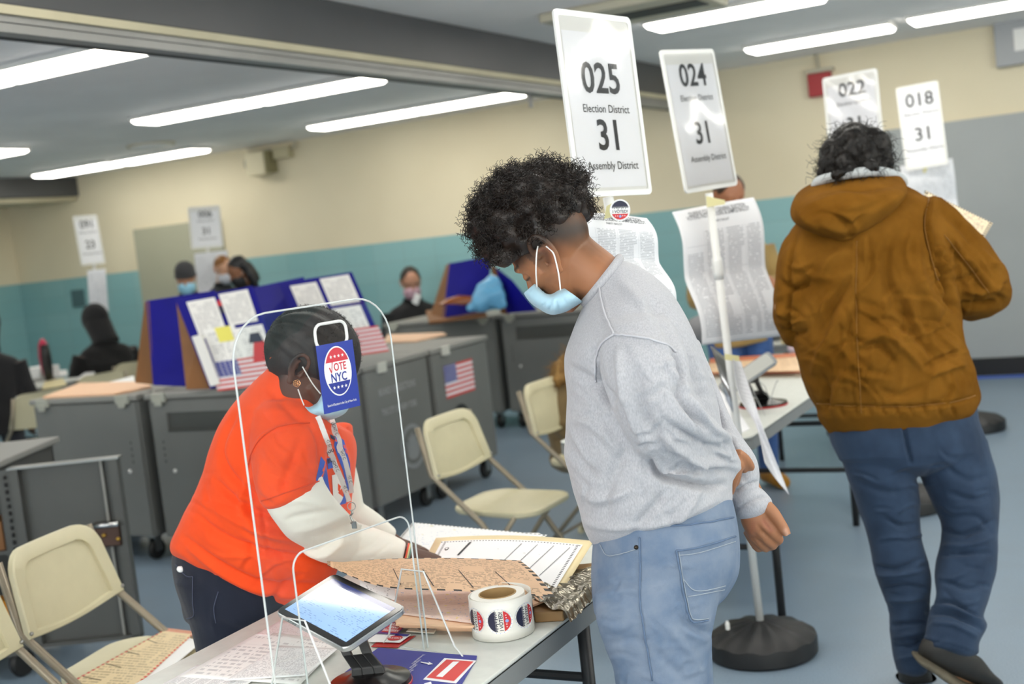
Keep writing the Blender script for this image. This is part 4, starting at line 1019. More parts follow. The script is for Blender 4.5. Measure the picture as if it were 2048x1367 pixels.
# blue mat with arrows and a red box
mt = [(757, 1296), (893, 1308), (954, 1312), (953, 1318), (905, 1400), (700, 1385), (690, 1345)]
b = MB(); b.poly([atz(x, y, TZ) for x, y in mt], .0018, (0, 0, 1))
mat_o = tag(obj('instruction_mat', b, M('blue mat', '333a94', .5)), 'blue instruction card with a red box and white arrows under the tablet stand', 'mat')
Z2 = TZ+.0022; Q = lambda x, y: atz(x, y, Z2)
b = MB()
b.poly([Q(*q) for q in ((889, 1315), (953, 1320), (912, 1366), (846, 1358))], 0, None, 0); 
Z2 = TZ+.0026; b.poly([Q(*q) for q in ((893, 1318), (947, 1322), (908, 1361), (853, 1354))], 0, None, 1); Z2 = TZ+.003; b.poly([Q(*q) for q in ((906, 1322), (919, 1322), (885, 1353), (872, 1352))], 0, None, 0)
b.poly([Q(*q) for q in ((841, 1322), (858, 1325), (857, 1322), (866, 1327), (855, 1329), (856, 1327), (841, 1324))], 0, None, 0)
b.poly([Q(*q) for q in ((848, 1366), (862, 1362), (866, 1376), (850, 1380))], 0, None, 0)
A, Bx, By = (833, 1315), (-.020, .0), 0
for k, tx in enumerate(('Do not place ballot in', 'the box before you', 'check the screen or', 'ask a poll worker for', 'help with your tablet')):
    o0 = Q(848-7*k, 1308+10*k); xd = nrm(Q(800, 1352)-Q(850, 1312)); yd = -nrm(Q(800, 1310)-Q(850, 1316)) if False else np.cross([0, 0, 1], xd)
    put_text(b, tx, lambda x, y: o0+xd*x+yd*y, .0078, .004, .75, 0, at=(0, -.0), align='LEFT')
link('mat_print', b.mesh('m'), [white_ink, M('mat red', 'd9413f', .5)], mat_o)
# chair seat ballot
bs_m = page('cream ballot with red dashes', 'e4cfa6', '8d7c5e', 30, 34, .07, .55, 1, .55, dash=('d8303c', .0, .045, 20, 26))
o_, fn = lay('ballot_sheet', 'cream ballot with red dashed border lying on the front chair seat', 'ballot', [(335, 1255), (392, 1262), (240, 1402), (88, 1392)], bs_m, .4555)
b = MB()
for i, v in enumerate((.80, .62, .44, .26)): b = MB(); put_poly(b, [(.05, v), (.40, v-.03), (.40, v-.024), (.05, v+.006)], lambda x, y: fn(x, y)+np.array([0, 0, .0008]), 0); link('ruled_line', b.mesh('p'), [ink], o_)
lay('paper_sheet', 'white sheet under the cream ballot on the front chair seat', 'paper', [(350, 1262), (402, 1284), (330, 1345), (240, 1390)], paper, .4535)

# ================================================================== ON THE OTHER TABLES
peach_b = page('peach ballots print', 'f0cda6', 'b08a66', 14, 60, .02, .55, 8, .5)
for k, (lab, pts) in enumerate((('peach ballot stack along the far edge of the second table', [(1420, 748), (1420, 728), (1600, 716), (1610, 745)]),)):
    slab('ballot_stack', lab, 'ballots', pts, TZ, .03, M('peach stack side', 'd9825e', .6))
    lay('ballot_sheet', 'printed peach ballots spread on top of the stack on the second table', 'ballot', [(1415, 726), (1600, 712), (1612, 741), (1418, 744)], peach_b, TZ+.031)
slab('paper_sheet', 'white printed sheet behind the pole, left end of the second table', 'paper', [(1432, 782), (1446, 776), (1500, 858), (1470, 872)], TZ, .002, page('list print', 'eff0f4', '9aa0ac', 30, 20, .06, .5))
slab('notebook', 'blue and red card stack beside the pole on the second table', 'card', [(1478, 790), (1492, 772), (1500, 790), (1490, 806)], TZ, .02, M('indigo card', '4a3f8a', .5))
slab('red_card', 'small red card edge left of the pole on the second table', 'card', [(1441, 778), (1448, 764), (1453, 772), (1447, 784)], TZ, .02, redp)
b = MB(); p_ = atz(1575, 690, TZ); b.box(p_+np.array([0, .1, .056]), (.10, .10, .11)); tag(obj('tissue_box', b, M('cream carton', 'e6d29c', .5), bevel=.004), 'cream carton on the table beyond, left of the brown jacket', 'box')
b = MB(); p_ = atz(1545, 676, TZ); b.box(p_+np.array([0, .3, .041]), (.26, .3, .08)); tag(obj('paper_pile', b, paper, bevel=.004), 'white paper pile on the table beyond, left of the brown jacket', 'paper')
b = MB()
b.ball(atz(1594, 708, TZ)+np.array([0, 0, .034]), (.05, .03, .034), n=8)
tag(obj('sticker_roll_far', b, M('white and red roll', 'd9c4cc', .5), smooth=True), 'small white and red roll on the far table beside the jacket', 'roll')
b = MB()
for q, r in (((1430, 692), (.20, .14, .10)), ((1480, 688), (.2, .14, .12)), ((1530, 692), (.2, .12, .09))): b.ball(aty(*q, 7.4)*np.array([1, 1, 0])+np.array([0, 0, TZ+r[2]*.9]), r, n=12)
tag(obj('grey_coat', b, M('grey cloth', '8f8f92', .8, .1, 8), smooth=True), 'heap of grey clothing on the table behind the hanging ballot', 'clothing')
b = MB(); b.ball(aty(1497, 700, 7.2)*np.array([1, 1, 0])+np.array([0, 0, TZ+.1]), (.09, .03, .10), n=12); tag(obj('black_pouch', b, black_plastic, smooth=True), 'black pouch on the grey clothing behind the tablet', 'pouch')
FP = 'papers on the far left table'
for lab, pts, m, th in (('grey white papers at the left edge of the far left table', [(0, 795), (0, 772), (60, 762), (75, 780), (45, 797)], paper_cool, .012), ('cream folder on the far left table', [(84, 779), (90, 764), (125, 757), (134, 770)], M('cream card', 'eadba8', .5), .008), ('white papers in front of the person in black', [(88, 758), (98, 744), (134, 741), (136, 751)], paper, .01), ('white sheet right of the person in black', [(150, 760), (175, 742), (190, 745), (186, 760)], paper, .004)):
    slab('paper_stack', lab, 'paper', pts, TZ, th, m, FP)
b = MB(); b.box(atz(62, 766, TZ)+np.array([-.2, .3, .06]), (.25, .2, .1)); bx2 = tag(obj('sticker_box', b, paper, bevel=.004), 'white box with red print on the far left table', 'box')
b = MB(); p_ = dep(89, 712, 10.6); t = thing('tablet_stand', 'narrow tablet with a red back seen edge-on on the far left table', 'tablet', tuple(atz(89, 760, TZ)))
b.loft([[p_+np.array([.05*math.cos(q)*k, .05*math.sin(q)*k, z]) for q in np.arange(12)*math.pi/6] for z, k in ((-.17, .6), (-.1, .9), (0, 1), (.1, .8), (.15, .3))]); obj('case', b, M('pink red case', 'b8264a', .4), t, world=True, smooth=True)
b = MB(); b.loft([[p_+np.array([.05, -.03, 0])+np.array([.03*math.cos(q)*k, .05*math.sin(q)*k, z]) for q in np.arange(12)*math.pi/6] for z, k in ((-.2, .8), (-.1, 1), (0, 1), (.1, .8))]); obj('tablet_body', b, black_plastic, t, world=True, smooth=True)
b = MB(); b.lathe([(.1, 0), (.09, .02), (.03, .03), (.02, .1)], wloc(t)); obj('base', b, cab_lid, t, world=True)

# ================================================================== PEOPLE: helpers
def lr(b, secs, sub=4, n=28, p=2.0, cap_round=True):
    """loft through sections given by left and right outline points in the photo, depth and half thickness:
    (xl, yl, xr, yr, depth, half_thickness[, depth_right - depth_left])"""
    S = crom([list(s)+[0]*(7-len(s)) for s in secs], sub); rings = []
    for s in S:
        a, c = dep(s[0], s[1], s[4]-s[6]/2), dep(s[2], s[3], s[4]+s[6]/2)
        ce = (a+c)/2; A = (c-a)/2; V = nrm(ce-C0); V = V-nrm(A)*(V@nrm(A)); B = nrm(V)*s[5]
        ring = []
        for q in np.arange(n)*2*math.pi/n:
            cq, sq = math.cos(q), math.sin(q)
            ring.append(ce+A*math.copysign(abs(cq)**(2/p), cq)+B*math.copysign(abs(sq)**(2/p), sq))
        rings.append(ring)
    if cap_round:
        for end in (0, -1):
            r = rings[end]; ce = sum(r)/n; nx = rings[1 if end == 0 else -2]; d = ce-sum(nx)/n; L = np.linalg.norm(d)+1e-9
            rad = min(np.linalg.norm(r[0]-ce), np.linalg.norm(r[n//4]-ce))*.45; d = d/L
            e1 = [ce+(q-ce)*.8+d*rad*.6 for q in r]; e2 = [ce+(q-ce)*.35+d*rad for q in r]
            rings = [e2, e1]+rings if end == 0 else rings+[e1, e2]
    return b.loft(rings)
def limb(b, pts, sub=4, n=14, flat=1.0):
    """round limb through (px, py, depth, radius m)"""
    S = crom(pts, sub); return b.tube([dep(*s[:3]) for s in S], [max(s[3], .001) for s in S], n, flat=flat)
def limbw(b, pts, sub=4, n=14):
    S = crom(pts, sub); return b.tube([s[:3] for s in S], [max(s[3], .001) for s in S], n)
def fuse(name, b, voxel, smooth=4, fac=.5):
    """one continuous skin around overlapping volumes"""
    me = b.mesh('tmp'); o = bpy.data.objects.new('tmp', me); COL.objects.link(o)
    r = o.modifiers.new('r', 'REMESH'); r.mode = 'VOXEL'; r.voxel_size = voxel; r.adaptivity = 0
    if smooth: s = o.modifiers.new('s', 'SMOOTH'); s.iterations = smooth; s.factor = fac
    m2 = bpy.data.meshes.new_from_object(o.evaluated_get(bpy.context.evaluated_depsgraph_get())); m2.name = name
    bpy.data.objects.remove(o); bpy.data.meshes.remove(me)
    m2.polygons.foreach_set('use_smooth', [True]*len(m2.polygons)); return m2
def vco(me): a = np.empty(len(me.vertices)*3); me.vertices.foreach_get('co', a); return a.reshape(-1, 3)
def vno(me): a = np.empty(len(me.vertices)*3); me.vertices.foreach_get('normal', a); return a.reshape(-1, 3)
def setco(me, a): me.vertices.foreach_set('co', a.ravel()); me.update()
def snoise(P, scale, seed=0):
    """cheap smooth 3-D noise from summed sines"""
    r = np.random.default_rng(seed); out = np.zeros(len(P))
    for k in range(10):
        d = r.normal(size=3); d /= np.linalg.norm(d); out += np.sin(P@d*scale*(.6+.9*r.random())+r.random()*6.28)
    return out/3.2
def strokew(Q, pts, w, taper=True):
    """weight of photo-space stroke at projected points Q"""
    P = np.array(pts, float); best = np.full(len(Q), 1e9); tt = np.zeros(len(Q)); n = len(P)-1
    for i in range(n):
        a, d = P[i], P[i+1]-P[i]; L = d@d+1e-9
        t = np.clip(((Q-a)@d)/L, 0, 1); dist = np.hypot(*(Q-a-t[:, None]*d).T)
        m = dist < best; best[m] = dist[m]; tt[m] = (i+t[m])/n
    k = np.exp(-(best/w)**2)
    return k*(np.sin(np.pi*np.clip(tt*.9+.05, 0, 1))**.6 if taper else 1)
def sculpt(me, strokes=(), noise=()):
    """press folds into cloth: strokes = (photo points, width px, height m); only the side facing the camera"""
    P = vco(me); N = vno(me); Q = proj(P)[:, :2]
    V = P-C0; V /= np.linalg.norm(V, axis=1)[:, None]; face = np.clip(-(V*N).sum(1)*1.6+.1, 0, 1); D = np.zeros(len(P))
    for pts, w, h in strokes:
        pts = crom([list(p) for p in pts], 5)[:, :2] if len(pts) > 2 else pts
        D += strokew(Q, pts, w)*h*face
    for sc_, amp, seed in noise: D += snoise(P, sc_, seed)*amp
    setco(me, P+N*D[:, None]); return me
def paint(me, base, layers):
    """colour attribute: layers = (weight array 0-1, colour)"""
    n = len(me.vertices); c = np.tile(np.array([*lin(base), 1.0]), (n, 1))
    for w, col in layers:
        w = np.clip(w, 0, 1)[:, None]; c[:, :3] = c[:, :3]*(1-w)+np.array(lin(col))*w
    a = me.color_attributes.new('tint', 'FLOAT_COLOR', 'POINT'); a.data.foreach_set('color', c.ravel()); return me
def skin_mat(name, rough=.5):
    m, nt, p = newmat(name); at = nt.nodes.new('ShaderNodeAttribute'); at.attribute_name = 'tint'
    nt.links.new(at.outputs['Color'], p.inputs['Base Color']); p.inputs['Roughness'].default_value = rough
    p.inputs['Subsurface Weight'].default_value = .12; p.inputs['Subsurface Radius'].default_value = (.012, .005, .003); p.inputs['Subsurface Scale'].default_value = .5
    return m
SKIN = skin_mat('skin')
class HeadFr:
    """head frame: c = point between the ears, f = face direction, u = crown direction; local x front, y left, z up (metres)"""
    def __init__(s, c, f, u, k=1.0):
        s.c = np.array(c, float); s.f = nrm(f); u = np.array(u, float); s.u = nrm(u-s.f*(u@s.f)); s.l = np.cross(s.u, s.f); s.k = k
        s.R = np.stack([s.f, s.l, s.u], 1)
    def __call__(s, x, y, z): return s.c+(s.f*x+s.l*y+s.u*z)*s.k
    def loc(s, P): return ((P-s.c)@s.R)/s.k
def head(b, h, ear=True, nose=1.0, es=1.0):
    k = h.k
    b.ball(h(-.004, 0, .036), np.array([.096, .075, .092])*k, h.R, 20)
    rings = []
    for z, xf, xb, hw in ((-.118, .080, .040, .018), (-.108, .090, .028, .032), (-.088, .090, .0, .046), (-.06, .087, -.03, .056), (-.03, .086, -.05, .064), (0, .087, -.06, .068), (.03, .093, -.07, .072), (.06, .088, -.07, .068)):
        rings.append([h((xf+xb)/2+(xf-xb)/2*math.cos(q), hw*math.copysign(abs(math.sin(q))**.85, math.sin(q)), z) for q in np.arange(24)*math.pi/12])
    b.loft(rings)
    L = lambda pts: b.tube([h(*p[:3]) for p in crom(pts, 4)], [p[3]*k for p in crom(pts, 4)], 10)
    q_ = lambda x: .088+(x-.088)*nose
    L([(.088, 0, .018, .008), (q_(.098), 0, .0, .009), (q_(.110), 0, -.022, .0125), (q_(.104), 0, -.036, .010)])
    for s in (-1, 1):
        L([(.098, s*.004, -.03, .009), (.094, s*.013, -.032, .009), (.088, s*.015, -.03, .006)])
        L([(.084, s*.010, .026, .009), (.083, s*.03, .032, .010), (.068, s*.05, .026, .010)])
        L([(.070, s*.022, -.022, .018), (.062, s*.044, -.018, .016), (.03, s*.06, -.008, .012)])
        b.ball(h(.079, s*.031, .006), .0115*k, n=8)
    L([(.084, -.024, -.064, .006), (.094, 0, -.060, .0085), (.084, .024, -.064, .006)]); L([(.083, -.02, -.074, .006), (.092, 0, -.073, .009), (.083, .02, -.074, .006)])
    if ear:
        for s in (-1, 1):
            E_ = lambda x, z, o: h(-.008+(x*.95-.10*z)*es, s*(.071+o*es), .002+z*es)
            b.tube([E_(*p) for p in crom([(.012, .006, .004), (.013, .022, .008), (.004, .034, .013), (-.012, .033, .017), (-.021, .018, .018), (-.020, .0, .015), (-.012, -.014, .011), (-.003, -.024, .009)], 4)], .0046*k*es, 8)
            b.tube([E_(*p) for p in crom([(-.006, .022, .010), (-.012, .010, .012), (-.010, -.004, .009), (.0, -.012, .008)], 4)], .0035*k, 8)
            b.tube([E_(-.014, .02, .009), E_(-.013, 0, .008), E_(-.006, -.016, .006)], [.006*k, .007*k, .005*k], 8)
            b.ball(E_(-.002, -.026, .008), np.array([.0085, .005, .009])*k, h.R, 8)
            b.ball(E_(.010, -.006, .004), np.array([.005, .004, .008])*k, h.R, 8)
def curls(name, anchors, normals, m, parent, n, L0, L1, rad, thick, turns, seed=1, droop=0.0, lean=None, sides=3, steps=11):
    """hair: each lock is a thin curling tube; all locks of a head are one mesh"""
    r = np.random.default_rng(seed); idx = r.choice(len(anchors), n); V = []; Fc = []
    for k in idx:
        p = anchors[k]; nv = nrm(normals[k]+r.normal(size=3)*.38+(0 if lean is None else np.array(lean)*r.random())); L = L0+(L1-L0)*r.random()**1.5
        a = nrm(np.cross(nv, r.normal(size=3))); c = np.cross(nv, a); ph = r.random()*6.28; tr = turns*(.7+.6*r.random()); rr = rad*(.6+.8*r.random()); pts = []
        for i in range(steps):
            t = i/(steps-1); q = ph+tr*2*math.pi*t; rg = rr*min(1, t*3)
            pts.append(p-nv*.004+nv*L*t+np.array([0, 0, -droop*t*t*L])+(a*math.cos(q)+c*math.sin(q))*rg)
        o = len(V)
        for i, q in enumerate(pts):
            t = nrm(pts[min(i+1, steps-1)]-pts[max(i-1, 0)]); A = nrm(np.cross(t, nv+.01)); B = np.cross(t, A); th = thick*(1-.5*i/(steps-1))
            for s in range(sides): w = 6.2832*s/sides; V.append(q+(A*math.cos(w)+B*math.sin(w))*th)
        for i in range(steps-1):
            for s in range(sides): Fc.append((o+i*sides+s, o+i*sides+(s+1) % sides, o+(i+1)*sides+(s+1) % sides, o+(i+1)*sides+s))
    V = np.array(V)-wloc(parent); me = bpy.data.meshes.new(name); me.from_pydata(V.tolist(), [], Fc); me.polygons.foreach_set('use_smooth', [True]*len(Fc)); me.update()
    return link(name, me, m, parent)
def wear(name, me, m, parent):
    me.transform(Matrix.Translation(-Vector(wloc(parent)))); return link(name, me, m, parent)
def hand(b, wrist, palm_dir, thumb_dir, k=1.0, curl=.5, spread=.10):
    """relaxed hand from the wrist: palm, four unequal bent fingers and a side thumb"""
    d = nrm(palm_dir); t = np.array(thumb_dir, float); t = nrm(t-d*(t@d)); n = np.cross(d, t)
    w = np.array(wrist, float); T = lambda pts, rs: b.tube(crom(pts, 3), np.interp(np.linspace(0, 1, 3*(len(pts)-1)+1), np.linspace(0, 1, len(rs)), rs), 8)
    rings = []
    for s, hw, th in ((0, .026, .019), (.03, .036, .017), (.06, .041, .015), (.088, .040, .012)):
        rings.append([w+(d*s+t*hw*math.cos(q)+n*th*math.sin(q))*k for q in np.arange(14)*math.pi/7])
    b.loft(rings)
    for i, (o, L) in enumerate(((.029, .070), (.010, .080), (-.010, .074), (-.028, .057))):
        p0 = w+(d*.080+t*o)*k; a1, a2, a3 = curl*.7, curl*1.6, curl*2.2; dd = nrm(d+t*o*spread*20*.1)
        v = lambda a: dd*math.cos(a)+n*math.sin(a)
        p1 = p0+v(a1)*L*.45*k; p2 = p1+v(a2)*L*.32*k; p3 = p2+v(a3)*L*.25*k
        T([p0-dd*.012*k, p0, p1, p2, p3], [.0095*k, .0095*k, .0088*k, .0082*k, .0068*k])
    q0 = w+(d*.018+t*.028)*k; q1 = q0+(d*.030+t*.026+n*.012)*k; q2 = q1+(d*.030+t*.006+n*.010)*k; q3 = q2+(d*.022-t*.004+n*.006)*k
    T([q0, q1, q2, q3], [.015*k, .0115*k, .010*k, .0075*k])
def crinkle(n, x0, x1, y0, y1, ang, sd, L0, L1, w, h, seed):
    """many small creases: (photo box, direction in degrees) -> strokes for sculpt"""
    r = np.random.default_rng(seed); out = []
    for k in range(n):
        x, y = r.uniform(x0, x1), r.uniform(y0, y1); a = math.radians(r.normal(ang, sd)); L = r.uniform(L0, L1); c = r.normal()*.15*L
        dx, dy = math.cos(a)*L/2, math.sin(a)*L/2; ww = w*r.uniform(.6, 1.3); s = h*r.uniform(.5, 1.2)*(1 if k % 2 else -1)
        out.append(([(x-dx, y-dy), (x-dy/L*c*2, y+dx/L*c*2), (x+dx, y+dy)], ww, s))
        if r.random() < .6: o = ww*1.5; out.append(([(x-dx-dy/L*2*o, y-dy+dx/L*2*o), (x-dy/L*(c*2+2*o), y+dx/L*(c*2+2*o)), (x+dx-dy/L*2*o, y+dy+dx/L*2*o)], ww, -s*.8))
    return out
def cloth(name, c, rough=.8, bump=.25, bs=900, var=.06, vs=9, c2=None, sheen=.15, stretch=None): return M(name, c, rough, var, vs, bump, bs, c2=c2, sheen=sheen, spec=.25, stretch=stretch)
loop_m = M('white elastic', 'f0f0ee', .6); mask_m = M('light blue mask', 'acd0e2', .6, .03, 30, sheen=.1)

# ================================================================== MAN IN THE GREY SWEATSHIRT
D = 2.5
gm = thing('person', 'young man with tall curly hair, grey sweatshirt and pale jeans, head bowed in a mask', 'person', tuple(dep(1325, 1990, D)))
gm.location.z = 0
B = MB(); hd_ = HeadFr(dep(1114, 499, D), .88*(-.69*cr-.72*cu)+.47*cf, -.72*cr+.69*cu, .93)
head(B, hd_, nose=.8, es=1.42)
lr(B, [(1112, 560, 1150, 452, D, .050), (1138, 583, 1168, 462, D, .054), (1152, 590, 1192, 484, D, .060), (1172, 606, 1236, 520, D+.0, .074), (1200, 660, 1290, 580, D, .10)])
lr(B, [(1195, 640, 1300, 580, D, .12), (1170, 740, 1370, 720, D, .15), (1165, 860, 1400, 850, D, .14), (1180, 980, 1420, 960, D, .14), (1205, 1090, 1440, 1080, D, .15), (1215, 1190, 1420, 1180, D, .14)])
for s, dx in ((-.085, 0), (.085, 14)):               # legs inside the jeans
    lr(B, [(1235+dx, 1170, 1410+dx, 1160, D+s, .075), (1250+dx, 1350, 1395+dx, 1350, D+s, .07), (1265+dx, 1600, 1385+dx, 1600, D+s, .055), (1290+dx, 1780, 1385+dx, 1790, D+s, .05), (1320+dx, 1945, 1385+dx, 1950, D+s, .035)])
limb(B, [(1370+dx, 1950, D, .035), (1300+dx, 1975, D, .03), (1240+dx, 1982, D, .022)])
# near arm (his left) going behind his back, finger tips round the other forearm
limb(B, [(1275, 690, D-.17, .042), (1310, 800, D-.18, .036), (1350, 872, D-.165, .03), (1415, 916, D-.09, .024), (1460, 928, D-.04, .02), (1474, 928, D-.01, .018)])
limb(B, [(1474, 905, D-.035, .010), (1489, 915, D-.02, .0095), (1499, 928, D-.005, .009), (1503, 936, D+.01, .0075)], n=12)
limb(B, [(1472, 915, D-.03, .010), (1484, 926, D-.015, .009), (1488, 940, D+.01, .008)], n=12)
limb(B, [(1474, 940, D-.03, .0095), (1467, 960, D-.02, .009), (1463, 976, D-.0, .0085), (1461, 986, D+.02, .007)], n=12)
limb(B, [(1476, 930, D-.03, .010), (1474, 950, D-.01, .0095), (1470, 968, D+.01, .008)], n=12)
# far arm (his right): forearm hanging behind, fist with thumb on top
limb(B, [(1360, 740, D+.12, .028), (1418, 850, D+.11, .026), (1470, 930, D+.06, .028), (1500, 990, D+.05, .028), (1510, 1012, D+.05, .028)])
hD = D+.05
lr(B, [(1482, 1012, 1532, 996, hD, .025), (1480, 1032, 1542, 1012, hD, .027), (1485, 1052, 1546, 1030, hD, .027), (1496, 1070, 1546, 1044, hD, .024)], n=20)
T = lambda *p: limb(B, p, 5, 12)
T((1528, 1008, hD-.014, .0145), (1545, 1024, hD-.022, .0135), (1559, 1043, hD-.026, .0115), (1568, 1057, hD-.027, .0105), (1575, 1069, hD-.026, .0085))
T((1512, 1032, hD-.012, .012), (1530, 1050, hD-.018, .0115), (1548, 1067, hD-.016, .0105), (1558, 1078, hD-.006, .0098), (1550, 1082, hD+.012, .009), (1534, 1072, hD+.016, .008))
T((1502, 1046, hD-.004, .0125), (1520, 1066, hD-.008, .0115), (1538, 1082, hD-.004, .0105), (1546, 1090, hD+.008, .0098), (1536, 1090, hD+.022, .009), (1520, 1076, hD+.026, .008))
T((1497, 1056, hD+.008, .0115), (1510, 1074, hD+.006, .011), (1524, 1089, hD+.010, .010), (1532, 1096, hD+.020, .009), (1522, 1092, hD+.032, .0085))
T((1494, 1060, hD+.020, .010), (1503, 1077, hD+.020, .0095), (1512, 1091, hD+.024, .0088), (1517, 1097, hD+.032, .008), (1508, 1090, hD+.042, .0075))
me = fuse('person_body', B, .0032, 3, .45)
sculpt(me, [([(1527, 1040), (1540, 1058)], 4, -.004), ([(1514, 1050), (1535, 1072)], 2.6, -.0025), ([(1506, 1064), (1526, 1084)], 2.6, -.0025), ([(1500, 1072), (1515, 1092)], 2.4, -.002),
            ([(1050, 556), (1064, 560)], 2.2, -.0012), ([(1160, 590), (1195, 560)], 8, .002)])
P = vco(me); Q = proj(P)[:, :2]; hl = hd_.loc(P); fuzz = snoise(P, 420, 3)
isH = (P[:, 2] > 1.25)
fade = np.clip(1-((hl[:, 2]-.030)*-1)/.055, 0, 1)*isH*(hl[:, 0] < .072)*np.where(hl[:, 0] > .03, np.clip((hl[:, 2]-.012)/.03, 0, 1), 1)
nape = strokew(Q, [(1130, 470), (1165, 492), (1195, 505)], 26, False)*.55*isH+strokew(Q, [(1110, 455), (1165, 455)], 22, False)*.8*isH
beard = strokew(Q, [(1105, 560), (1100, 590), (1085, 580)], 16, False)*.35
brow = (np.exp(-((hl[:, 2]-.033-.12*np.abs(np.abs(hl[:, 1])-.03))/.0042)**2)*(np.abs(hl[:, 1]) > .010)*(np.abs(hl[:, 1]) < .056)*(hl[:, 0] > .05)*isH)
lash = np.exp(-((hl[:, 2]-.001)/.0028)**2)*(np.abs(np.abs(hl[:, 1])-.032) < .016)*(hl[:, 0] > .06)*isH
warm = .5+.5*snoise(P, 30, 5)
knuc = strokew(Q, [(1506, 1046), (1504, 1066)], 9, False)*.3+strokew(Q, [(1527, 1042), (1542, 1060)], 6, False)*.5
paint(me, 'a5704d', [(warm*.35, '935d3e'), (knuc*(P[:, 2] < 1.1), '98503c'), (strokew(Q, [(1571, 1060), (1575, 1069)], 4.5, False)*.7*(P[:, 2] < 1.1), 'd9ac95'), (fade*(.80+.05*fuzz), '2a1e17'), (nape*(.45+.06*fuzz), '46311f'), (isH*strokew(Q, [(1066, 476), (1105, 462), (1135, 462), (1165, 455)], 24, False)*.9, '241a14'), (isH*strokew(Q, [(1150, 480), (1180, 496)], 18, False)*.35, '46311f'), (isH*strokew(Q, [(1092, 508), (1098, 525)], 5, False)*.6, '5e3524'), (isH*strokew(Q, [(1078, 500), (1090, 493), (1104, 506), (1110, 528), (1110, 543)], 3.5, False)*.5, 'c08a66'), (beard*(.7+.3*fuzz), '5e3d29'), (brow*.9, '1c1410'), (lash*.9, '1a120e'), (strokew(Q, [(1078, 500), (1098, 497), (1108, 520), (1110, 540)], 5, False)*.35*isH, 'a05740')])  # ear hollow darkened and rim lightened: shading put into the skin colour
wear('person_body', me, SKIN, gm)
# sweatshirt
heather = M('heather grey fleece', 'bdbdc2', .85, .05, 420, .25, 700, c2='a9a9af', sheen=.25, spec=.2, stretch=(1, 1, .35))
B = MB()
lr(B, [(1176, 592, 1236, 517, D, .076), (1165, 622, 1275, 531, D, .105), (1148, 665, 1330, 572, D, .165), (1133, 705, 1372, 640, D, .20), (1130, 740, 1398, 700, D, .205), (1134, 800, 1420, 775, D, .19), (1131, 870, 1440, 850, D, .178), (1129, 915, 1456, 905, D, .175), (1141, 965, 1463, 945, D, .175), (1156, 1015, 1464, 983, D, .172), (1164, 1050, 1464, 1002, D, .168), (1178, 1080, 1458, 1018, D, .158)], n=40, p=2.15)
lr(B, [(1205, 650, 1345, 640, D-.15, .07), (1200, 740, 1372, 700, D-.19, .075), (1225, 830, 1396, 790, D-.20, .072), (1275, 905, 1428, 838, D-.185, .068), (1345, 950, 1455, 868, D-.13, .058), (1405, 965, 1474, 895, D-.08, .05), (1446, 968, 1484, 918, D-.045, .04), (1462, 962, 1487, 930, D-.03, .034)], n=28)
lr(B, [(1360, 690, 1400, 680, D+.17, .06), (1405, 800, 1440, 785, D+.14, .065), (1428, 880, 1478, 858, D+.10, .06), (1444, 930, 1510, 906, D+.06, .052), (1455, 965, 1518, 945, D+.05, .044), (1460, 992, 1515, 972, D+.05, .038)], n=28)
lr(B, [(1462, 990, 1512, 970, D+.05, .034), (1468, 1010, 1524, 980, D+.05, .035), (1474, 1026, 1540, 996, D+.05, .037), (1477, 1034, 1544, 1003, D+.05, .037)], n=28)
me = fuse('sweatshirt', B, .005, 5, .5)
FO = [([(1228, 668), (1290, 676), (1350, 700)], 4, .0035), ([(1228, 668), (1200, 690), (1188, 740), (1205, 790)], 4, .003), ([(1190, 700), (1200, 770), (1222, 820)], 9, -.012),
      ([(1196, 570), (1208, 620), (1228, 668)], 3.5, .003), ([(1350, 700), (1366, 740), (1362, 790)], 8, -.010), ([(1140, 730), (1190, 770), (1225, 800)], 12, -.008), ([(1235, 700), (1250, 800), (1280, 880)], 10, .008),
      ([(1270, 740), (1290, 830), (1330, 890)], 13, -.008), ([(1350, 780), (1390, 830), (1430, 860)], 9, -.009), ([(1385, 800), (1420, 850), (1470, 880)], 8, .009), ([(1340, 850), (1400, 885), (1460, 900)], 9, -.008), ([(1330, 880), (1390, 915), (1450, 925)], 9, .008),
      ([(1280, 900), (1340, 940), (1400, 955)], 8, .007), ([(1150, 980), (1200, 1000), (1260, 980)], 12, .006), ([(1300, 915), (1322, 950), (1360, 962), (1420, 974), (1455, 970)], 8, -.016), ([(1250, 900), (1220, 960), (1210, 1030)], 14, -.006), ([(1330, 985), (1300, 1020), (1270, 1060)], 13, -.007), ([(1400, 980), (1380, 1010), (1350, 1045)], 10, .006),
      ([(1150, 1040), (1220, 1055), (1330, 1045), (1440, 1000)], 9, .004), ([(1128, 880), (1160, 930), (1190, 950)], 12, -.006), ([(1150, 830), (1200, 860), (1240, 900)], 14, .006),
      ([(1300, 600), (1340, 660), (1356, 700)], 16, -.006), ([(1240, 560), (1280, 600), (1300, 640)], 14, .004), ([(1380, 700), (1410, 780), (1420, 820)], 10, .006), ([(1462, 986), (1490, 972), (1516, 962)], 3, -.006), ([(1470, 1022), (1505, 1000), (1541, 991)], 2.5, -.004), ([(1180, 598), (1200, 560), (1232, 527)], 4, -.003)]
sculpt(me, [(a, w_*.8, h_*1.9) for a, w_, h_ in FO]+crinkle(40, 1150, 1430, 720, 1040, 35, 35, 40, 110, 6, .0035, 3)+crinkle(16, 1280, 1470, 840, 960, 25, 20, 30, 90, 5, .005, 4), [(22, .003, 1), (60, .0012, 2)])
wear('sweatshirt', me, heather, gm)
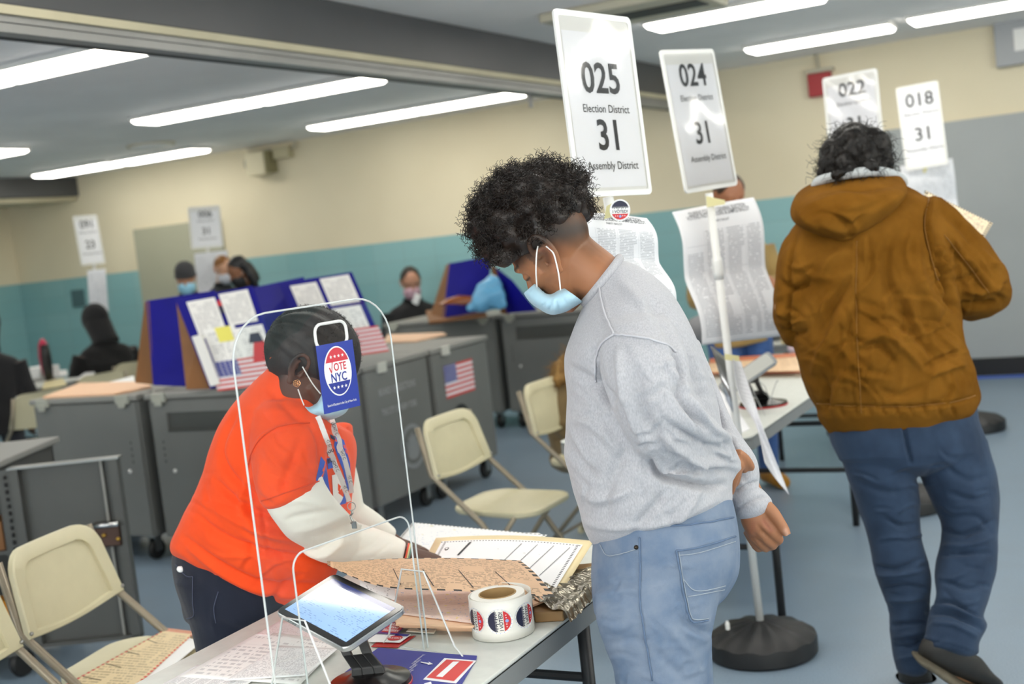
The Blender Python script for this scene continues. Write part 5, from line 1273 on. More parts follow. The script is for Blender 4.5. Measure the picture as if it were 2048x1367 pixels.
# jeans
denim_l = M('pale washed denim', '808da0', .8, .1, 18, .3, 900, c2='6a7c95', spec=.2)
B = MB()
lr(B, [(1196, 1055, 1464, 1000, D, .150), (1188, 1080, 1474, 1060, D, .160), (1184, 1125, 1477, 1105, D, .166), (1184, 1180, 1472, 1150, D, .165), (1188, 1225, 1448, 1195, D, .160)], n=36, p=2.2)
lr(B, [(1188, 1190, 1452, 1150, D-.08, .088), (1197, 1250, 1432, 1220, D-.085, .088), (1212, 1300, 1422, 1285, D-.085, .085), (1230, 1365, 1420, 1350, D-.085, .082), (1240, 1600, 1410, 1600, D-.085, .072), (1268, 1800, 1408, 1810, D-.085, .066), (1290, 1945, 1400, 1955, D-.085, .06)], n=28)
lr(B, [(1200, 1190, 1440, 1160, D+.08, .085), (1205, 1250, 1425, 1230, D+.085, .085), (1225, 1320, 1424, 1310, D+.085, .08), (1245, 1420, 1428, 1415, D+.085, .076), (1260, 1600, 1425, 1600, D+.085, .07), (1285, 1800, 1422, 1810, D+.085, .064), (1305, 1945, 1415, 1955, D+.085, .058)], n=28)
me = fuse('jeans', B, .005, 4, .5)
sculpt(me, [([(1278, 1072), (1279, 1130), (1280, 1200), (1290, 1270), (1304, 1367)], 2.6, .0028), ([(1200, 1084), (1212, 1106), (1240, 1104), (1272, 1094)], 3, .003), ([(1352, 1100), (1362, 1170), (1375, 1230), (1384, 1242)], 3, .0035), ([(1352, 1098), (1400, 1094), (1474, 1070)], 3.5, .004), ([(1384, 1244), (1410, 1246), (1420, 1236)], 3, .003), ([(1330, 1050), (1400, 1045), (1464, 1034)], 3, -.004),
            ([(1360, 1235), (1400, 1262), (1425, 1262)], 8, -.007), ([(1370, 1260), (1400, 1275), (1420, 1278)], 8, .006), ([(1196, 1170), (1240, 1150), (1270, 1150)], 7, .004), ([(1195, 1210), (1240, 1190), (1275, 1195)], 7, -.004), ([(1195, 1240), (1240, 1255), (1285, 1235)], 7, .004), ([(1215, 1290), (1260, 1275), (1290, 1290)], 8, -.004), ([(1330, 1250), (1370, 1290), (1400, 1340)], 9, .005), ([(1310, 1300), (1350, 1340), (1380, 1367)], 9, -.004)], [(40, .0012, 4)])
sculpt(me, crinkle(36, 1195, 1430, 1110, 1360, -15, 25, 30, 80, 5, .0022, 8))
P = vco(me); Q = proj(P)[:, :2]
wear('jeans', me, denim_l, gm)
seam_m = M('denim seam', '5c708c', .8, .1, 60); stitch = M('pale stitching', '9da7b3', .8)
hitBVH = None
from mathutils.bvhtree import BVHTree
def on_surface(me_obj, pts, lift=.0015):
    """drop photo points onto a garment's surface"""
    dg = bpy.context.evaluated_depsgraph_get(); off = wloc(me_obj.parent) if me_obj.parent else np.zeros(3)
    me_ = me_obj.data; bv = BVHTree.FromPolygons([tuple(v.co) for v in me_.vertices], [tuple(p.vertices) for p in me_.polygons]); out = []
    for x, y in pts:
        r = ray(x, y); h = bv.ray_cast(Vector(C0-off), Vector(nrm(r)))
        if h[0] is not None: out.append(np.array(h[0])+off+np.array(h[1])*lift)
    return out
def piping(name, gar, lines, r, m, parent, flat=.5):
    b = MB()
    for ln in lines:
        p = on_surface(gar, crom([list(q) for q in ln], 8)[:, :2] if len(ln) > 2 else [(ln[0][0]*(1-t)+ln[1][0]*t, ln[0][1]*(1-t)+ln[1][1]*t) for t in np.linspace(0, 1, 14)])
        if len(p) > 2: b.tube(p, r, 6)
    return obj(name, b, m, parent, world=True, smooth=True)
jo = [c for c in gm.children if c.name.startswith('jeans')][0]; so_ = [c for c in gm.children if c.name.startswith('sweatshirt')][0]
piping('seam', jo, [[(1279, 1074), (1280, 1130), (1280, 1200), (1290, 1270), (1305, 1360)], [(1353, 1100), (1364, 1170), (1376, 1228), (1388, 1243), (1416, 1240)], [(1353, 1100), (1400, 1094), (1470, 1072)], [(1330, 1051), (1400, 1046), (1466, 1034)]], .0018, seam_m, gm)
piping('stitching', jo, [[(1357, 1104), (1368, 1170), (1380, 1228), (1392, 1238), (1416, 1236)], [(1357, 1110), (1400, 1104), (1470, 1082)], [(1367, 1158), (1385, 1178), (1410, 1180), (1450, 1170)], [(1201, 1088), (1214, 1109), (1240, 1107), (1274, 1097)], [(1375, 1192), (1400, 1188), (1448, 1178)]], .0009, stitch, gm)
b = MB(); pr_ = on_surface(jo, [(1273, 1094)], .001); 
if pr_: b.ball(pr_[0], .0045, n=8)
obj('rivet', b, M('dark rivet', '3a322a', .3, metal=.8), gm, world=True)
hs = [c for c in gm.children if c.name.startswith('sweatshirt')][0]
piping('seam', so_, [[(1228, 668), (1285, 674), (1330, 688), (1352, 704)], [(1228, 668), (1203, 688), (1190, 725), (1192, 765)], [(1197, 560), (1206, 615), (1228, 668)]], .0022, M('sweatshirt seam', 'c0c0c6', .8), gm)
# collar, mask, shoes
B = MB(); rings = []
for k in range(28):
    q = k*2*math.pi/28; a, c = dep(1170, 604, D), dep(1238, 517, D); ce = (a+c)/2; A = (c-a)/2; V = nrm(np.cross(A, np.cross(cf, A)))
    rings.append(ce+A*1.02*math.cos(q)+nrm(cf)*.078*math.sin(q))
B.tube(rings, .009, 8, closed=True); obj('collar', B, heather, gm, world=True, smooth=True)
B = MB()
lr(B, [(1070, 566, 1047, 586, D, .030), (1081, 578, 1059, 603, D, .050), (1091, 587, 1076, 616, D, .062), (1104, 588, 1102, 629, D, .070), (1115, 581, 1130, 624, D, .0745), (1124, 577, 1150, 613, D, .077), (1128, 575, 1166, 603, D, .078)], sub=6, n=30, p=2.6, cap_round=False)
me = fuse('mask', B, .003, 3, .5)
sculpt(me, [([(1102, 600), (1098, 625)], 2.2, -.004), ([(1108, 600), (1110, 627)], 2.2, .003), ([(1114, 598), (1120, 624)], 2.2, -.004), ([(1090, 603), (1082, 616)], 2, -.003), ([(1131, 583), (1160, 604)], 1.6, -.0015), ([(1134, 580), (1163, 601)], 1.4, .001), ([(1071, 574), (1056, 590)], 1.6, .001), ([(1120, 592), (1140, 612)], 2, -.002)])
wear('face_mask', me, mask_m, gm)
eD = D-.084
B = MB()
for ln in ([(1076, 492, D-.078), (1073, 510, eD), (1072, 545, D-.080), (1074, 574, D-.055)], [(1092, 492, D-.092), (1106, 505, D-.094), (1113, 528, D-.088), (1118, 552, D-.080), (1121, 580, D-.072)]):
    B.tube([dep(*p[:3]) for p in crom(ln, 6)], .0016, 6)
obj('mask_loop', B, loop_m, gm, world=True, smooth=True)
for s, dx in ((-.085, 0), (.085, 14)):
    B = MB(); lr(B, [(1310+dx, 1935, 1405+dx, 1935, D+s, .05), (1270+dx, 1965, 1412+dx, 1965, D+s, .05), (1215+dx, 1985, 1412+dx, 1990, D+s, .048)]); me = fuse('shoe', B, .008, 3)
    P = vco(me); P[:, 2] = np.maximum(P[:, 2], .002); setco(me, P); wear('shoe', me, M('white shoe', 'd8d8d4', .5), gm)
# curly hair: dense mass plus thousands of curls
hair_b = M('dark curly hair', '17110e', .42, .3, 40, spec=.5, c2='2a1d15')
B = MB()
for px, py, d, r in ((1092, 392, D, .066), (1125, 388, D, .052), (1040, 405, D, .068), (1000, 430, D, .056), (968, 468, D, .032), (1000, 480, D, .045), (1060, 440, D, .060), (1120, 420, D, .048), (1060, 400, D-.045, .05), (1060, 400, D+.045, .05), (1020, 450, D-.05, .045), (1020, 450, D+.05, .045), (1100, 400, D-.045, .045), (1100, 400, D+.045, .045), (1010, 505, D-.035, .026), (1010, 505, D+.035, .026), (1050, 470, D-.055, .032), (1148, 400, D, .028), (1140, 420, D-.02, .036), (1105, 428, D-.045, .036), (1078, 448, D-.06, .030), (1150, 424, D+.0, .030), (1045, 474, D-.06, .022), (1120, 430, D-.03, .034), (1120, 430, D+.04, .04)):
    B.ball(dep(px, py, d), r, n=12)
me = fuse('hair', B, .006, 6, .5); sculpt(me, [], [(90, .006, 6), (200, .003, 7)])
HA, HN = vco(me).copy(), vno(me).copy(); wear('hair', me, hair_b, gm)
top = (HN@nrm(-.35*cr+.9*cu) > -.35)
curls('hair_curls', HA[top], HN[top], hair_b, gm, 3600, .012, .034, .0042, .00085, 2.3, 5)

# ================================================================== POLL WORKER IN THE ORANGE SHIRT
D = 2.98
pw = thing('person', 'poll worker in an orange T-shirt over white sleeves, bending over the table behind the shield', 'person', tuple(dep(500, 1300, 3.1)))
pw.location.z = 0
hD = 2.88
EARW = dep(597, 748, hD-.075)
h2 = HeadFr(dep(607, 741, hD), .76*cr-.64*cu+.10*cf, .65*cr+.76*cu, 1.07)
B = MB(); head(B, h2, nose=.85)
lr(B, [(560, 720, 640, 815, hD, .05), (552, 745, 640, 850, hD+.02, .056), (530, 770, 650, 880, hD+.05, .07), (500, 810, 680, 900, D, .10)])
lr(B, [(500, 820, 680, 880, D, .12), (465, 900, 690, 930, D, .15), (430, 1000, 670, 1020, D+.03, .15), (390, 1080, 640, 1120, D+.06, .16), (375, 1140, 600, 1220, D+.10, .16), (380, 1200, 560, 1260, D+.12, .15)])
lr(B, [(372, 1180, 500, 1200, D+.05, .08), (395, 1290, 520, 1310, D+.05, .08), (430, 1480, 540, 1490, D+.05, .06), (470, 1680, 560, 1690, D+.05, .045)])
lr(B, [(420, 1200, 560, 1240, D+.25, .08), (450, 1300, 570, 1310, D+.27, .08), (480, 1480, 590, 1490, D+.27, .06), (510, 1640, 600, 1650, D+.27, .045)])
for dx, dd in ((0, .05), (45, .27)): limb(B, [(520+dx, 1700-.14*dd*0-(40 if dx else 0), D+dd, .04), (565+dx, 1720-(40 if dx else 0), D+dd, .03), (615+dx, 1722-(40 if dx else 0), D+dd, .022)])
# near arm to the wrist, hand sliding under the curling ballot
wr = atz(806, 1108, TZ+.075)
limb(B, [(590, 890, D-.14, .05), (592, 980, D-.18, .036), (630, 1048, D-.13, .034), (700, 1084, D+.0, .030)])
pa = dep(715, 1088, D+.02); pb = wr
limbw(B, [(*pa, .030), (*(pa*.4+pb*.6), .027), (*pb, .023), (*(pb+(pb-pa)*.12), .024)])
hand(B, pb+(pb-pa)*.10, nrm(pb-pa)*1.0+np.array([.25, -.15, -.28]), cr*.3-cu*.5+np.array([.3, -.4, 0]), 1.0, .35)
# far arm and its hand resting on the table
wl = atz(768, 1128, TZ+.05)+np.array([-.12, .10, 0])
limb(B, [(640, 890, D+.14, .04), (672, 960, D+.20, .034), (690, 1030, D+.22, .032)]); pa2 = dep(690, 1030, D+.22)
pb2 = atz(790, 1085, TZ+.045); limbw(B, [(*pa2, .030), (*(pa2*.5+pb2*.5), .027), (*pb2, .022)])
hand(B, pb2, np.array([.8, -.1, -.22]), np.array([.1, -1, .1]), .95, .35)
# fingers of a third spot: finger tips seen under the curling ballot
me = fuse('person_body', B, .0035, 3, .45)
P = vco(me); Q = proj(P)[:, :2]; isH = P[:, 2] > 1.0
hl = h2.loc(P); warm = .5+.5*snoise(P, 26, 8)
lash = np.exp(-((hl[:, 2]-.001)/.003)**2)*(np.abs(np.abs(hl[:, 1])-.032) < .016)*(hl[:, 0] > .06)*isH
brow = (np.exp(-((hl[:, 2]-.034)/.004)**2)*(np.abs(hl[:, 1]) > .012)*(np.abs(hl[:, 1]) < .05)*(hl[:, 0] > .05)*isH)
paint(me, '5a3a2c', [(warm*.4, '4a2d22'), (np.clip((-.018-hl[:, 0])/.012, 0, 1)*np.clip((hl[:, 2]+.062)/.015, 0, 1)*isH, '15110f'), (lash, '120c0a'), (brow*.8, '17100d'), (np.exp(-((hl[:, 0]-.03)/.03)**2-((hl[:, 2]-.02)/.05)**2)*.15*isH, '7a5442')])
wear('person_body', me, SKIN, pw)
# braided hair drawn back into a small knot
bl = M('black braided hair', '14110f', .5, .2, 60, spec=.4, c2='231c18')
V = []; Fc = []; nu, nv_ = 96, 60
B = MB()
for j in range(nv_+1):
    th = math.pi*j/nv_
    for i in range(nu):
        ph = 2*math.pi*i/nu; d = np.array([math.sin(th)*math.cos(ph), math.sin(th)*math.sin(ph), math.cos(th)])
        lat = math.atan2(d[1], max(d[2]+.35, .02))
        br = abs(math.sin(lat*8))**.6; kn = .35*abs(math.sin((d[0]*9)))
        r = 1+.075*(br-.6)+.02*kn*br
        p = h2(-.010+.103*d[0]*r, .080*d[1]*r, .044+.097*d[2]*r); V.append(p)
for j in range(nv_):
    for i in range(nu): Fc.append((j*nu+i, j*nu+(i+1) % nu, (j+1)*nu+(i+1) % nu, (j+1)*nu+i))
me = bpy.data.meshes.new('hair'); me.from_pydata([tuple(p-wloc(pw)) for p in V], [], Fc[::-1]); me.polygons.foreach_set('use_smooth', [True]*len(Fc)); me.update()
bm = bmesh.new(); bm.from_mesh(me); bmesh.ops.remove_doubles(bm, verts=bm.verts, dist=1e-5); bmesh.ops.recalc_face_normals(bm, faces=bm.faces); bm.to_mesh(me); bm.free()
ho = link('hair', me, bl, pw)
VV = np.array(V); dl = h2.loc(VV); sel = (dl[:, 2] > .06) | (dl[:, 0] < -.05); NN = VV-h2(-.017, 0, .046); NN /= np.linalg.norm(NN, axis=1)[:, None]
curls('hair_fuzz', VV[sel], NN[sel], bl, pw, 1500, .004, .011, .0015, .0005, 1.3, 9, steps=6)
B = MB()
for k, (px, py, r) in enumerate(((552, 706, .020), (545, 716, .018), (549, 730, .017), (556, 741, .015))): B.ball(dep(px, py, hD-.02), np.array([r, r*.8, r]), n=10)
B.tube([dep(*p) for p in ((541, 712, hD-.03), (540, 722, hD-.03), (545, 728, hD-.035), (551, 722, hD-.038), (549, 714, hD-.035))], .0035, 6, closed=True)
me = fuse('bun', B, .003, 2); wear('hair_bun', me, bl, pw)
b = MB(); b.tube([dep(547+7*math.cos(q), 719+6*math.sin(q), hD-.04+.012*math.sin(q)) for q in np.arange(12)*math.pi/6], .002, 6, closed=True); obj('hair_tie', b, M('orange hair tie', 'c8602c', .5), pw, world=True)
b = MB(); ec = dep(594, 766, hD-.098)
for k in range(5):
    q = k*1.2566; b.tube([ec+(cr*(.0035*math.cos(q)+.0045*math.cos(w))+cu*(.0035*math.sin(q)+.0045*math.sin(w)))-cf*.001*k for w in np.arange(12)*math.pi/6], .0008, 5, closed=True)
obj('earring', b, M('rose gold', 'd79a6a', .25, metal=.9), pw, world=True)
# T-shirt
orange = cloth('orange T-shirt', 'f5521d', .75, .12, 700, .03, 7, c2='ea4a18', sheen=.1)
B = MB()
lr(B, [(556, 716, 655, 842, hD+.02, .068), (540, 733, 672, 852, hD+.03, .09), (508, 762, 693, 858, D-.02, .135), (470, 806, 706, 868, D, .18), (447, 846, 714, 895, D+.01, .195), (428, 890, 713, 940, D+.02, .20), (414, 945, 703, 990, D+.03, .198), (397, 985, 698, 1035, D+.04, .20), (377, 1022, 692, 1078, D+.05, .205), (358, 1062, 680, 1125, D+.06, .205), (346, 1092, 662, 1168, D+.07, .198), (352, 1112, 635, 1212, D+.08, .185), (392, 1140, 590, 1232, D+.09, .165)], n=40, p=2.2)
lr(B, [(505, 820, 640, 812, D-.12, .085), (500, 900, 655, 858, D-.165, .086), (508, 965, 652, 922, D-.19, .080), (520, 1004, 641, 962, D-.205, .072)], n=28)
lr(B, [(660, 855, 705, 850, D+.14, .06), (672, 900, 707, 892, D+.18, .05)], n=20)
me = fuse('tshirt', B, .005, 5, .5)
FO = [([(620, 845), (560, 852), (515, 880), (492, 940)], 3, .003), ([(620, 842), (640, 890), (640, 960)], 6, -.005), ([(470, 830), (440, 900), (470, 960), (540, 1005)], 8, -.008), ([(500, 950), (480, 1010), (520, 1060), (600, 1085)], 10, .008), ([(430, 960), (470, 1000), (530, 1030), (600, 1040)], 8, -.010), ([(400, 1040), (470, 1085), (560, 1110), (650, 1115)], 9, -.010), ([(420, 1010), (500, 1055), (600, 1075)], 9, .008),
      ([(370, 1075), (440, 1130), (520, 1165), (640, 1170)], 8, -.009), ([(380, 1095), (450, 1150), (540, 1185), (630, 1190)], 8, .007), ([(520, 1220), (560, 1180), (600, 1150)], 8, -.005), ([(350, 1095), (420, 1150), (520, 1205)], 6, .004), ([(640, 840), (680, 880), (660, 940)], 7, -.006), ([(660, 860), (690, 900), (700, 950)], 7, .005), ([(540, 780), (590, 830), (620, 850)], 9, -.004), ([(530, 900), (570, 940), (620, 960)], 10, .006), ([(600, 880), (570, 960), (560, 990)], 10, -.006)]
sculpt(me, [(a, w_*.9, h_*1.6) for a, w_, h_ in FO]+crinkle(36, 390, 640, 880, 1180, 28, 30, 40, 120, 6, .0035, 5), [(20, .0025, 12), (55, .001, 13)])
wear('tshirt', me, orange, pw)
ts = [c for c in pw.children if c.name.startswith('tshirt')][0]
or_d = M('orange hem', 'd94414', .8)
piping('hem', ts, [[(524, 1001), (580, 982), (640, 960)]], .0016, or_d, pw); piping('hem', ts, [[(619, 846), (560, 852), (516, 882), (494, 935)]], .0014, or_d, pw)
# white long sleeves
wh = cloth('cream white jersey', 'e6e2d8', .8, .1, 600, .03, 8)
B = MB()
lr(B, [(525, 985, 640, 945, D-.20, .060), (536, 1018, 648, 968, D-.205, .062), (556, 1048, 668, 998, D-.19, .064), (584, 1080, 694, 1024, D-.15, .062), (636, 1105, 728, 1048, D-.05, .058)], n=26)
S0 = dep(682, 1076, D+.0); 
limbw(B, [(*dep(640, 1062, D-.1), .062), (*dep(690, 1082, D+.0), .056), (*(pa*.5+pb*.5), .046), (*(pb-(pb-pa)*.10), .036), (*(pb+(pb-pa)*.02), .031)], n=20)
limb(B, [(652, 890, D+.16, .056), (675, 960, D+.20, .052), (690, 1030, D+.22, .05)], n=20)
limbw(B, [(*pa2, .05), (*(pa2*.5+pb2*.5), .044), (*(pa2*.12+pb2*.88), .032)], n=20)
lr(B, [(560, 712, 652, 836, hD+.02, .062), (553, 722, 660, 848, hD+.025, .066)])
me = fuse('white_top', B, .0045, 4, .5)
sculpt(me, [([(560, 1010), (600, 1000), (645, 1010)], 7, .005), ([(575, 1040), (620, 1030), (670, 1020)], 7, -.006), ([(590, 1065), (640, 1050), (690, 1030)], 7, .006), ([(610, 1080), (660, 1065), (710, 1045)], 7, -.006), ([(640, 1100), (690, 1085), (740, 1065)], 8, .004), ([(700, 1115), (740, 1090), (760, 1070)], 6, -.004), ([(740, 1118), (770, 1095), (785, 1080)], 4, -.003)], [(30, .002, 15)])
wear('undershirt', me, wh, pw)
# trousers
navy = cloth('dark navy denim', '1c2130', .8, .2, 800, .12, 10)
B = MB()
lr(B, [(352, 1092, 640, 1165, D+.08, .180), (343, 1120, 620, 1225, D+.09, .185), (350, 1165, 600, 1265, D+.10, .185), (365, 1205, 560, 1280, D+.10, .18)], n=32)
lr(B, [(352, 1165, 520, 1210, D+.03, .105), (372, 1225, 525, 1265, D+.03, .100), (392, 1290, 535, 1320, D+.04, .095), (425, 1480, 550, 1490, D+.05, .08), (458, 1690, 570, 1700, D+.05, .07)], n=24)
lr(B, [(420, 1190, 590, 1240, D+.25, .105), (445, 1290, 590, 1310, D+.27, .095), (475, 1480, 600, 1490, D+.27, .08), (500, 1650, 612, 1660, D+.27, .07)], n=24)
me = fuse('trousers', B, .006, 4)
sculpt(me, [([(352, 1130), (385, 1150), (388, 1180), (390, 1230), (378, 1240)], 3, .003), ([(430, 1190), (425, 1240), (432, 1270)], 3, .0025)], [(30, .002, 17)])
wear('trousers', me, navy, pw)
to = [c for c in pw.children if c.name.startswith('trousers')][0]
piping('stitching', to, [[(352, 1128), (372, 1150), (386, 1152)], [(386, 1152), (386, 1200), (388, 1230), (374, 1236)], [(437, 1182), (428, 1215), (432, 1245)]], .0011, M('navy stitching', '4b5166', .8), pw)
for dx, dd, dy in ((0, .05, 0), (45, .27, -40)):
    B = MB(); lr(B, [(470+dx, 1690+dy, 570+dx, 1690+dy, D+dd, .05), (480+dx, 1722+dy, 640+dx, 1722+dy, D+dd, .05)]); me = fuse('shoe', B, .008, 2); P = vco(me); P[:, 2] = np.maximum(P[:, 2], .002); setco(me, P); wear('shoe', me, black_plastic, pw)
b = MB(); q_ = dep(363, 1138, D-.12); b.ball(on_surface(to, [(362, 1137)], .002)[0], (.010, .006, .008), n=6); obj('tissue', b, paper, pw, world=True)
# mask with loops
B = MB()
lr(B, [(604, 806, 628, 836, hD-.01, .082), (616, 812, 642, 839, hD, .082), (632, 806, 656, 840, hD, .080), (640, 785, 676, 834, hD, .074), (650, 768, 694, 822, hD, .060), (670, 752, 706, 794, hD, .036)], sub=5, n=26, p=2.5, cap_round=False)
me = fuse('mask', B, .0035, 3); sculpt(me, [([(618, 820), (650, 832)], 2, -.002), ([(640, 815), (690, 800)], 2, -.003), ([(645, 800), (690, 785)], 2, .002)]); wear('face_mask', me, mask_m, pw)
B = MB()
for ln in ([(605, 733, hD-.095), (612, 745, hD-.09), (626, 768, hD-.080), (641, 787, hD-.068)], [(596, 778, hD-.095), (602, 795, hD-.090), (608, 810, hD-.085)]): B.tube([dep(*p) for p in crom(ln, 5)], .0014, 6)
obj('mask_loop', B, loop_m, pw, world=True, smooth=True)
# lanyard
lan = M('white lanyard', 'e4e2e0', .6)
def strap(lns, w=.007):
    b = MB()
    for ln in lns:
        p = on_surface(ts, crom([list(q) for q in ln], 8)[:, :2], .004)
        if len(p) > 3:
            L_, R_ = [], []
            for i, q in enumerate(p):
                t = nrm(p[min(i+1, len(p)-1)]-p[max(i-1, 0)]); s_ = nrm(np.cross(t, q-C0)); L_.append(q-s_*w); R_.append(q+s_*w)
            n = len(p); b.add(L_+R_, [(k, k+1, n+k+1, n+k) for k in range(n-1)])
    return b
obj('lanyard', strap([[(632, 834), (646, 870), (664, 920), (680, 960), (694, 1002)], [(660, 838), (668, 862), (682, 905), (694, 950), (699, 985)]]), lan, pw, world=True, solid=.001)
lt = MB()
for (x, y, a) in ((650, 880, -1.15), (668, 930, -1.15), (684, 970, -1.12), (666, 856, -1.2), (682, 905, -1.25), (694, 950, -1.3)):
    q = on_surface(ts, [(x, y)], .0062)
    if q:
        xd = nrm(cr*math.cos(a)+cu*math.sin(a)); yd = nrm(-cr*math.sin(a)+cu*math.cos(a)); put_text(lt, 'LIGHT C', lambda u_, v_: q[0]+xd*u_+yd*v_, .0105, .006, .8)
obj('lanyard_print', lt, grey_dark, pw, world=True)
b = MB(); k0 = dep(703, 1012, D-.16); b.tube([k0+(cr*math.cos(q)+cu*math.sin(q))*.009 for q in np.arange(14)*.4488], .001, 6, closed=True); b.tube([k0+cu*(-.009)-cu*.006*k+cr*.003*math.sin(k*2) for k in range(6)], .0025, 6); b.box(k0-cu*.042+cr*.006, (.012, .003, .016)); obj('lanyard_clip', b, steel, pw, world=True)
# the printed chest lettering, pressed on the shirt
def decal(name, polys, mats, gar, parent, lift=.002, sub=4):
    b = MB()
    for pts, mi, lf in polys:
        bm = bmesh.new(); vs = [bm.verts.new((x, y, 0)) for x, y in pts]; bm.faces.new(vs)
        bmesh.ops.triangulate(bm, faces=bm.faces[:]); bmesh.ops.subdivide_edges(bm, edges=bm.edges[:], cuts=sub, use_grid_fill=True)
        idx = {}; V_, F_ = [], []
        for v in bm.verts:
            q = on_surface_fast(gar, v.co.x, v.co.y, lift+lf)
            if q is not None: idx[v] = len(V_); V_.append(q)
        for f in bm.faces:
            if all(v in idx for v in f.verts): F_.append([idx[v] for v in f.verts])
        bm.free()
        if F_: b.add(V_, F_, mi)
    return obj(name, b, mats, parent, world=True)
_bv = {}
def on_surface_fast(go, x, y, lift):
    if go.name not in _bv: _bv[go.name] = BVHTree.FromPolygons([tuple(v.co) for v in go.data.vertices], [tuple(p.vertices) for p in go.data.polygons])
    off = wloc(go.parent); h = _bv[go.name].ray_cast(Vector(C0-off), Vector(nrm(ray(x, y))))
    return None if h[0] is None else np.array(h[0])+off-nrm(ray(x, y))*lift
sh_b, sh_n, sh_w = M('print blue', '2f55b8', .6), M('print navy', '232a4c', .6), M('print white', 'e8e2de', .6)
decal('chest_print', [([(642, 912), (652, 925), (658, 970), (664, 1000), (664, 1008), (650, 998), (636, 970), (632, 958)], 0, 0), ([(654, 916), (668, 914), (668, 934), (656, 938)], 0, .0003), ([(655, 918), (668, 912), (668, 922), (656, 927)], 1, .0008), ([(672, 868), (688, 880), (700, 925), (702, 960), (696, 985), (686, 940), (676, 915), (668, 890)], 0, 0),
    ([(664, 950), (682, 945), (690, 960), (684, 975), (678, 966), (676, 985), (688, 995), (684, 1008), (668, 1012), (666, 985)], 2, .0004), ([(676, 966), (682, 972), (679, 984), (676, 980)], 3, .0008), ([(686, 975), (694, 985), (692, 1006), (678, 1010), (684, 1000), (688, 990)], 0, .0006), ([(660, 868), (672, 872), (670, 880), (662, 876)], 1, .0004)], [sh_b, sh_n, sh_w, orange], ts, pw)
b = MB()
q = on_surface(ts, [(656, 903)], .004)
if q:
    xd = nrm(cr*math.cos(.35)+cu*math.sin(.35)); yd = nrm(np.cross(cf, xd))*-1; put_text(b, 'nois', lambda u_, v_: q[0]+xd*u_+yd*v_, .016, .012, .9, rot=math.pi)
    obj('chest_lettering', b, sh_n, pw, world=True)
b = MB(); wp_ = pb+(pb-pa)*.07; ax_ = nrm(pb-pa); e1 = nrm(np.cross(ax_, [0, 0, 1])); e2 = np.cross(ax_, e1)
for k, mm in enumerate((0, 1, 2)): b.tube([wp_+ax_*.004*k+(e1*math.cos(q)+e2*math.sin(q))*.0275 for q in np.arange(24)*math.pi/12], .0022, 6, closed=True, mi=k)
obj('wristband', b, [M('coral band', 'e8563e', .5), M('cream band', 'd9cf9a', .5), M('green band', '6f8f86', .5)], pw, world=True)

# ================================================================== MAN IN THE BROWN JACKET
D = 3.9
jm = thing('person', 'man seen from behind in a hooded brown jacket and dark jeans, reading a ballot', 'person', tuple(dep(1830, 1390, D)))
jm.location.z = 0
B = MB(); h3 = HeadFr(dep(1709, 342, D+.03), cf*.96+cr*.18-cu*.22, .06*cr+1.0*cu+cf*.2, .93); head(B, h3)
lr(B, [(1672, 330, 1745, 325, D+.0, .058), (1668, 365, 1760, 355, D, .062), (1640, 400, 1800, 390, D, .09)])
lr(B, [(1620, 460, 1860, 440, D, .11), (1610, 600, 1890, 590, D, .12), (1625, 740, 1920, 730, D, .12), (1665, 840, 1930, 830, D, .12), (1680, 900, 1940, 890, D, .11)])
lr(B, [(1700, 880, 1790, 900, D+.02, .06), (1740, 1000, 1815, 1000, D+.02, .05), (1780, 1150, 1835, 1150, D+.03, .042), (1802, 1280, 1836, 1280, D+.05, .030), (1812, 1330, 1836, 1332, D+.06, .024)])
lr(B, [(1860, 890, 1945, 870, D, .06), (1905, 1010, 1965, 1000, D-.02, .05), (1908, 1120, 1955, 1120, D-.05, .045), (1893, 1250, 1930, 1260, D-.12, .036), (1885, 1295, 1925, 1310, D-.13, .034)])
for p in ([(1824, 1345, D+.07, .03), (1835, 1376, D+.15, .03), (1850, 1375, D+.28, .022)], [(1885, 1310, D-.14, .038), (1920, 1345, D-.10, .032), (1975, 1376, D-.04, .022)]): limb(B, [(q[0], q[1], q[2], q[3]*.65) for q in p])
for s, pts in ((-1, [(1600, 510, D, .05), (1580, 640, D+.04, .045), (1660, 640, D+.32, .035), (1740, 560, D+.42, .026)]), (1, [(1880, 480, D, .05), (1960, 590, D+.02, .045), (1940, 560, D+.26, .035), (1905, 500, D+.40, .026)])):
    limb(B, pts); w_ = dep(*pts[-1][:3]); v_ = nrm(w_-dep(*pts[-2][:3])); hand(B, w_, v_, cr*(-s)+np.array([0, 0, .3]), 1.0, .6)
me = fuse('person_body', B, .006, 3)
P = vco(me); paint(me, 'b98a68', [(.5+.5*snoise(P, 20, 2)-.3, 'a3734f')]); wear('person_body', me, SKIN, jm)
canvas = M('brown duck canvas', '7f551c', .95, .10, 9, .4, 500, c2='6b4511', spec=.08)
canvas_l = cloth('worn canvas edge', '8f6324', .8, .3, 500, .1, 9)
B = MB()
lr(B, [(1660, 372, 1790, 360, D-.0, .11), (1612, 418, 1838, 392, D, .135), (1588, 462, 1882, 425, D, .155), (1578, 510, 1902, 478, D-.01, .17), (1577, 580, 1908, 560, D-.01, .185), (1585, 650, 1915, 640, D-.01, .185), (1593, 705, 1928, 695, D-.01, .19), (1610, 770, 1947, 758, D, .19), (1628, 812, 1953, 800, D, .185), (1636, 835, 1940, 826, D, .18)], n=44, p=2.25)
lr(B, [(1590, 455, 1650, 450, D, .10), (1560, 505, 1640, 500, D+.0, .105), (1551, 580, 1625, 580, D+.0, .10), (1553, 645, 1625, 640, D+.03, .095), (1572, 690, 1650, 670, D+.08, .085)], n=26)
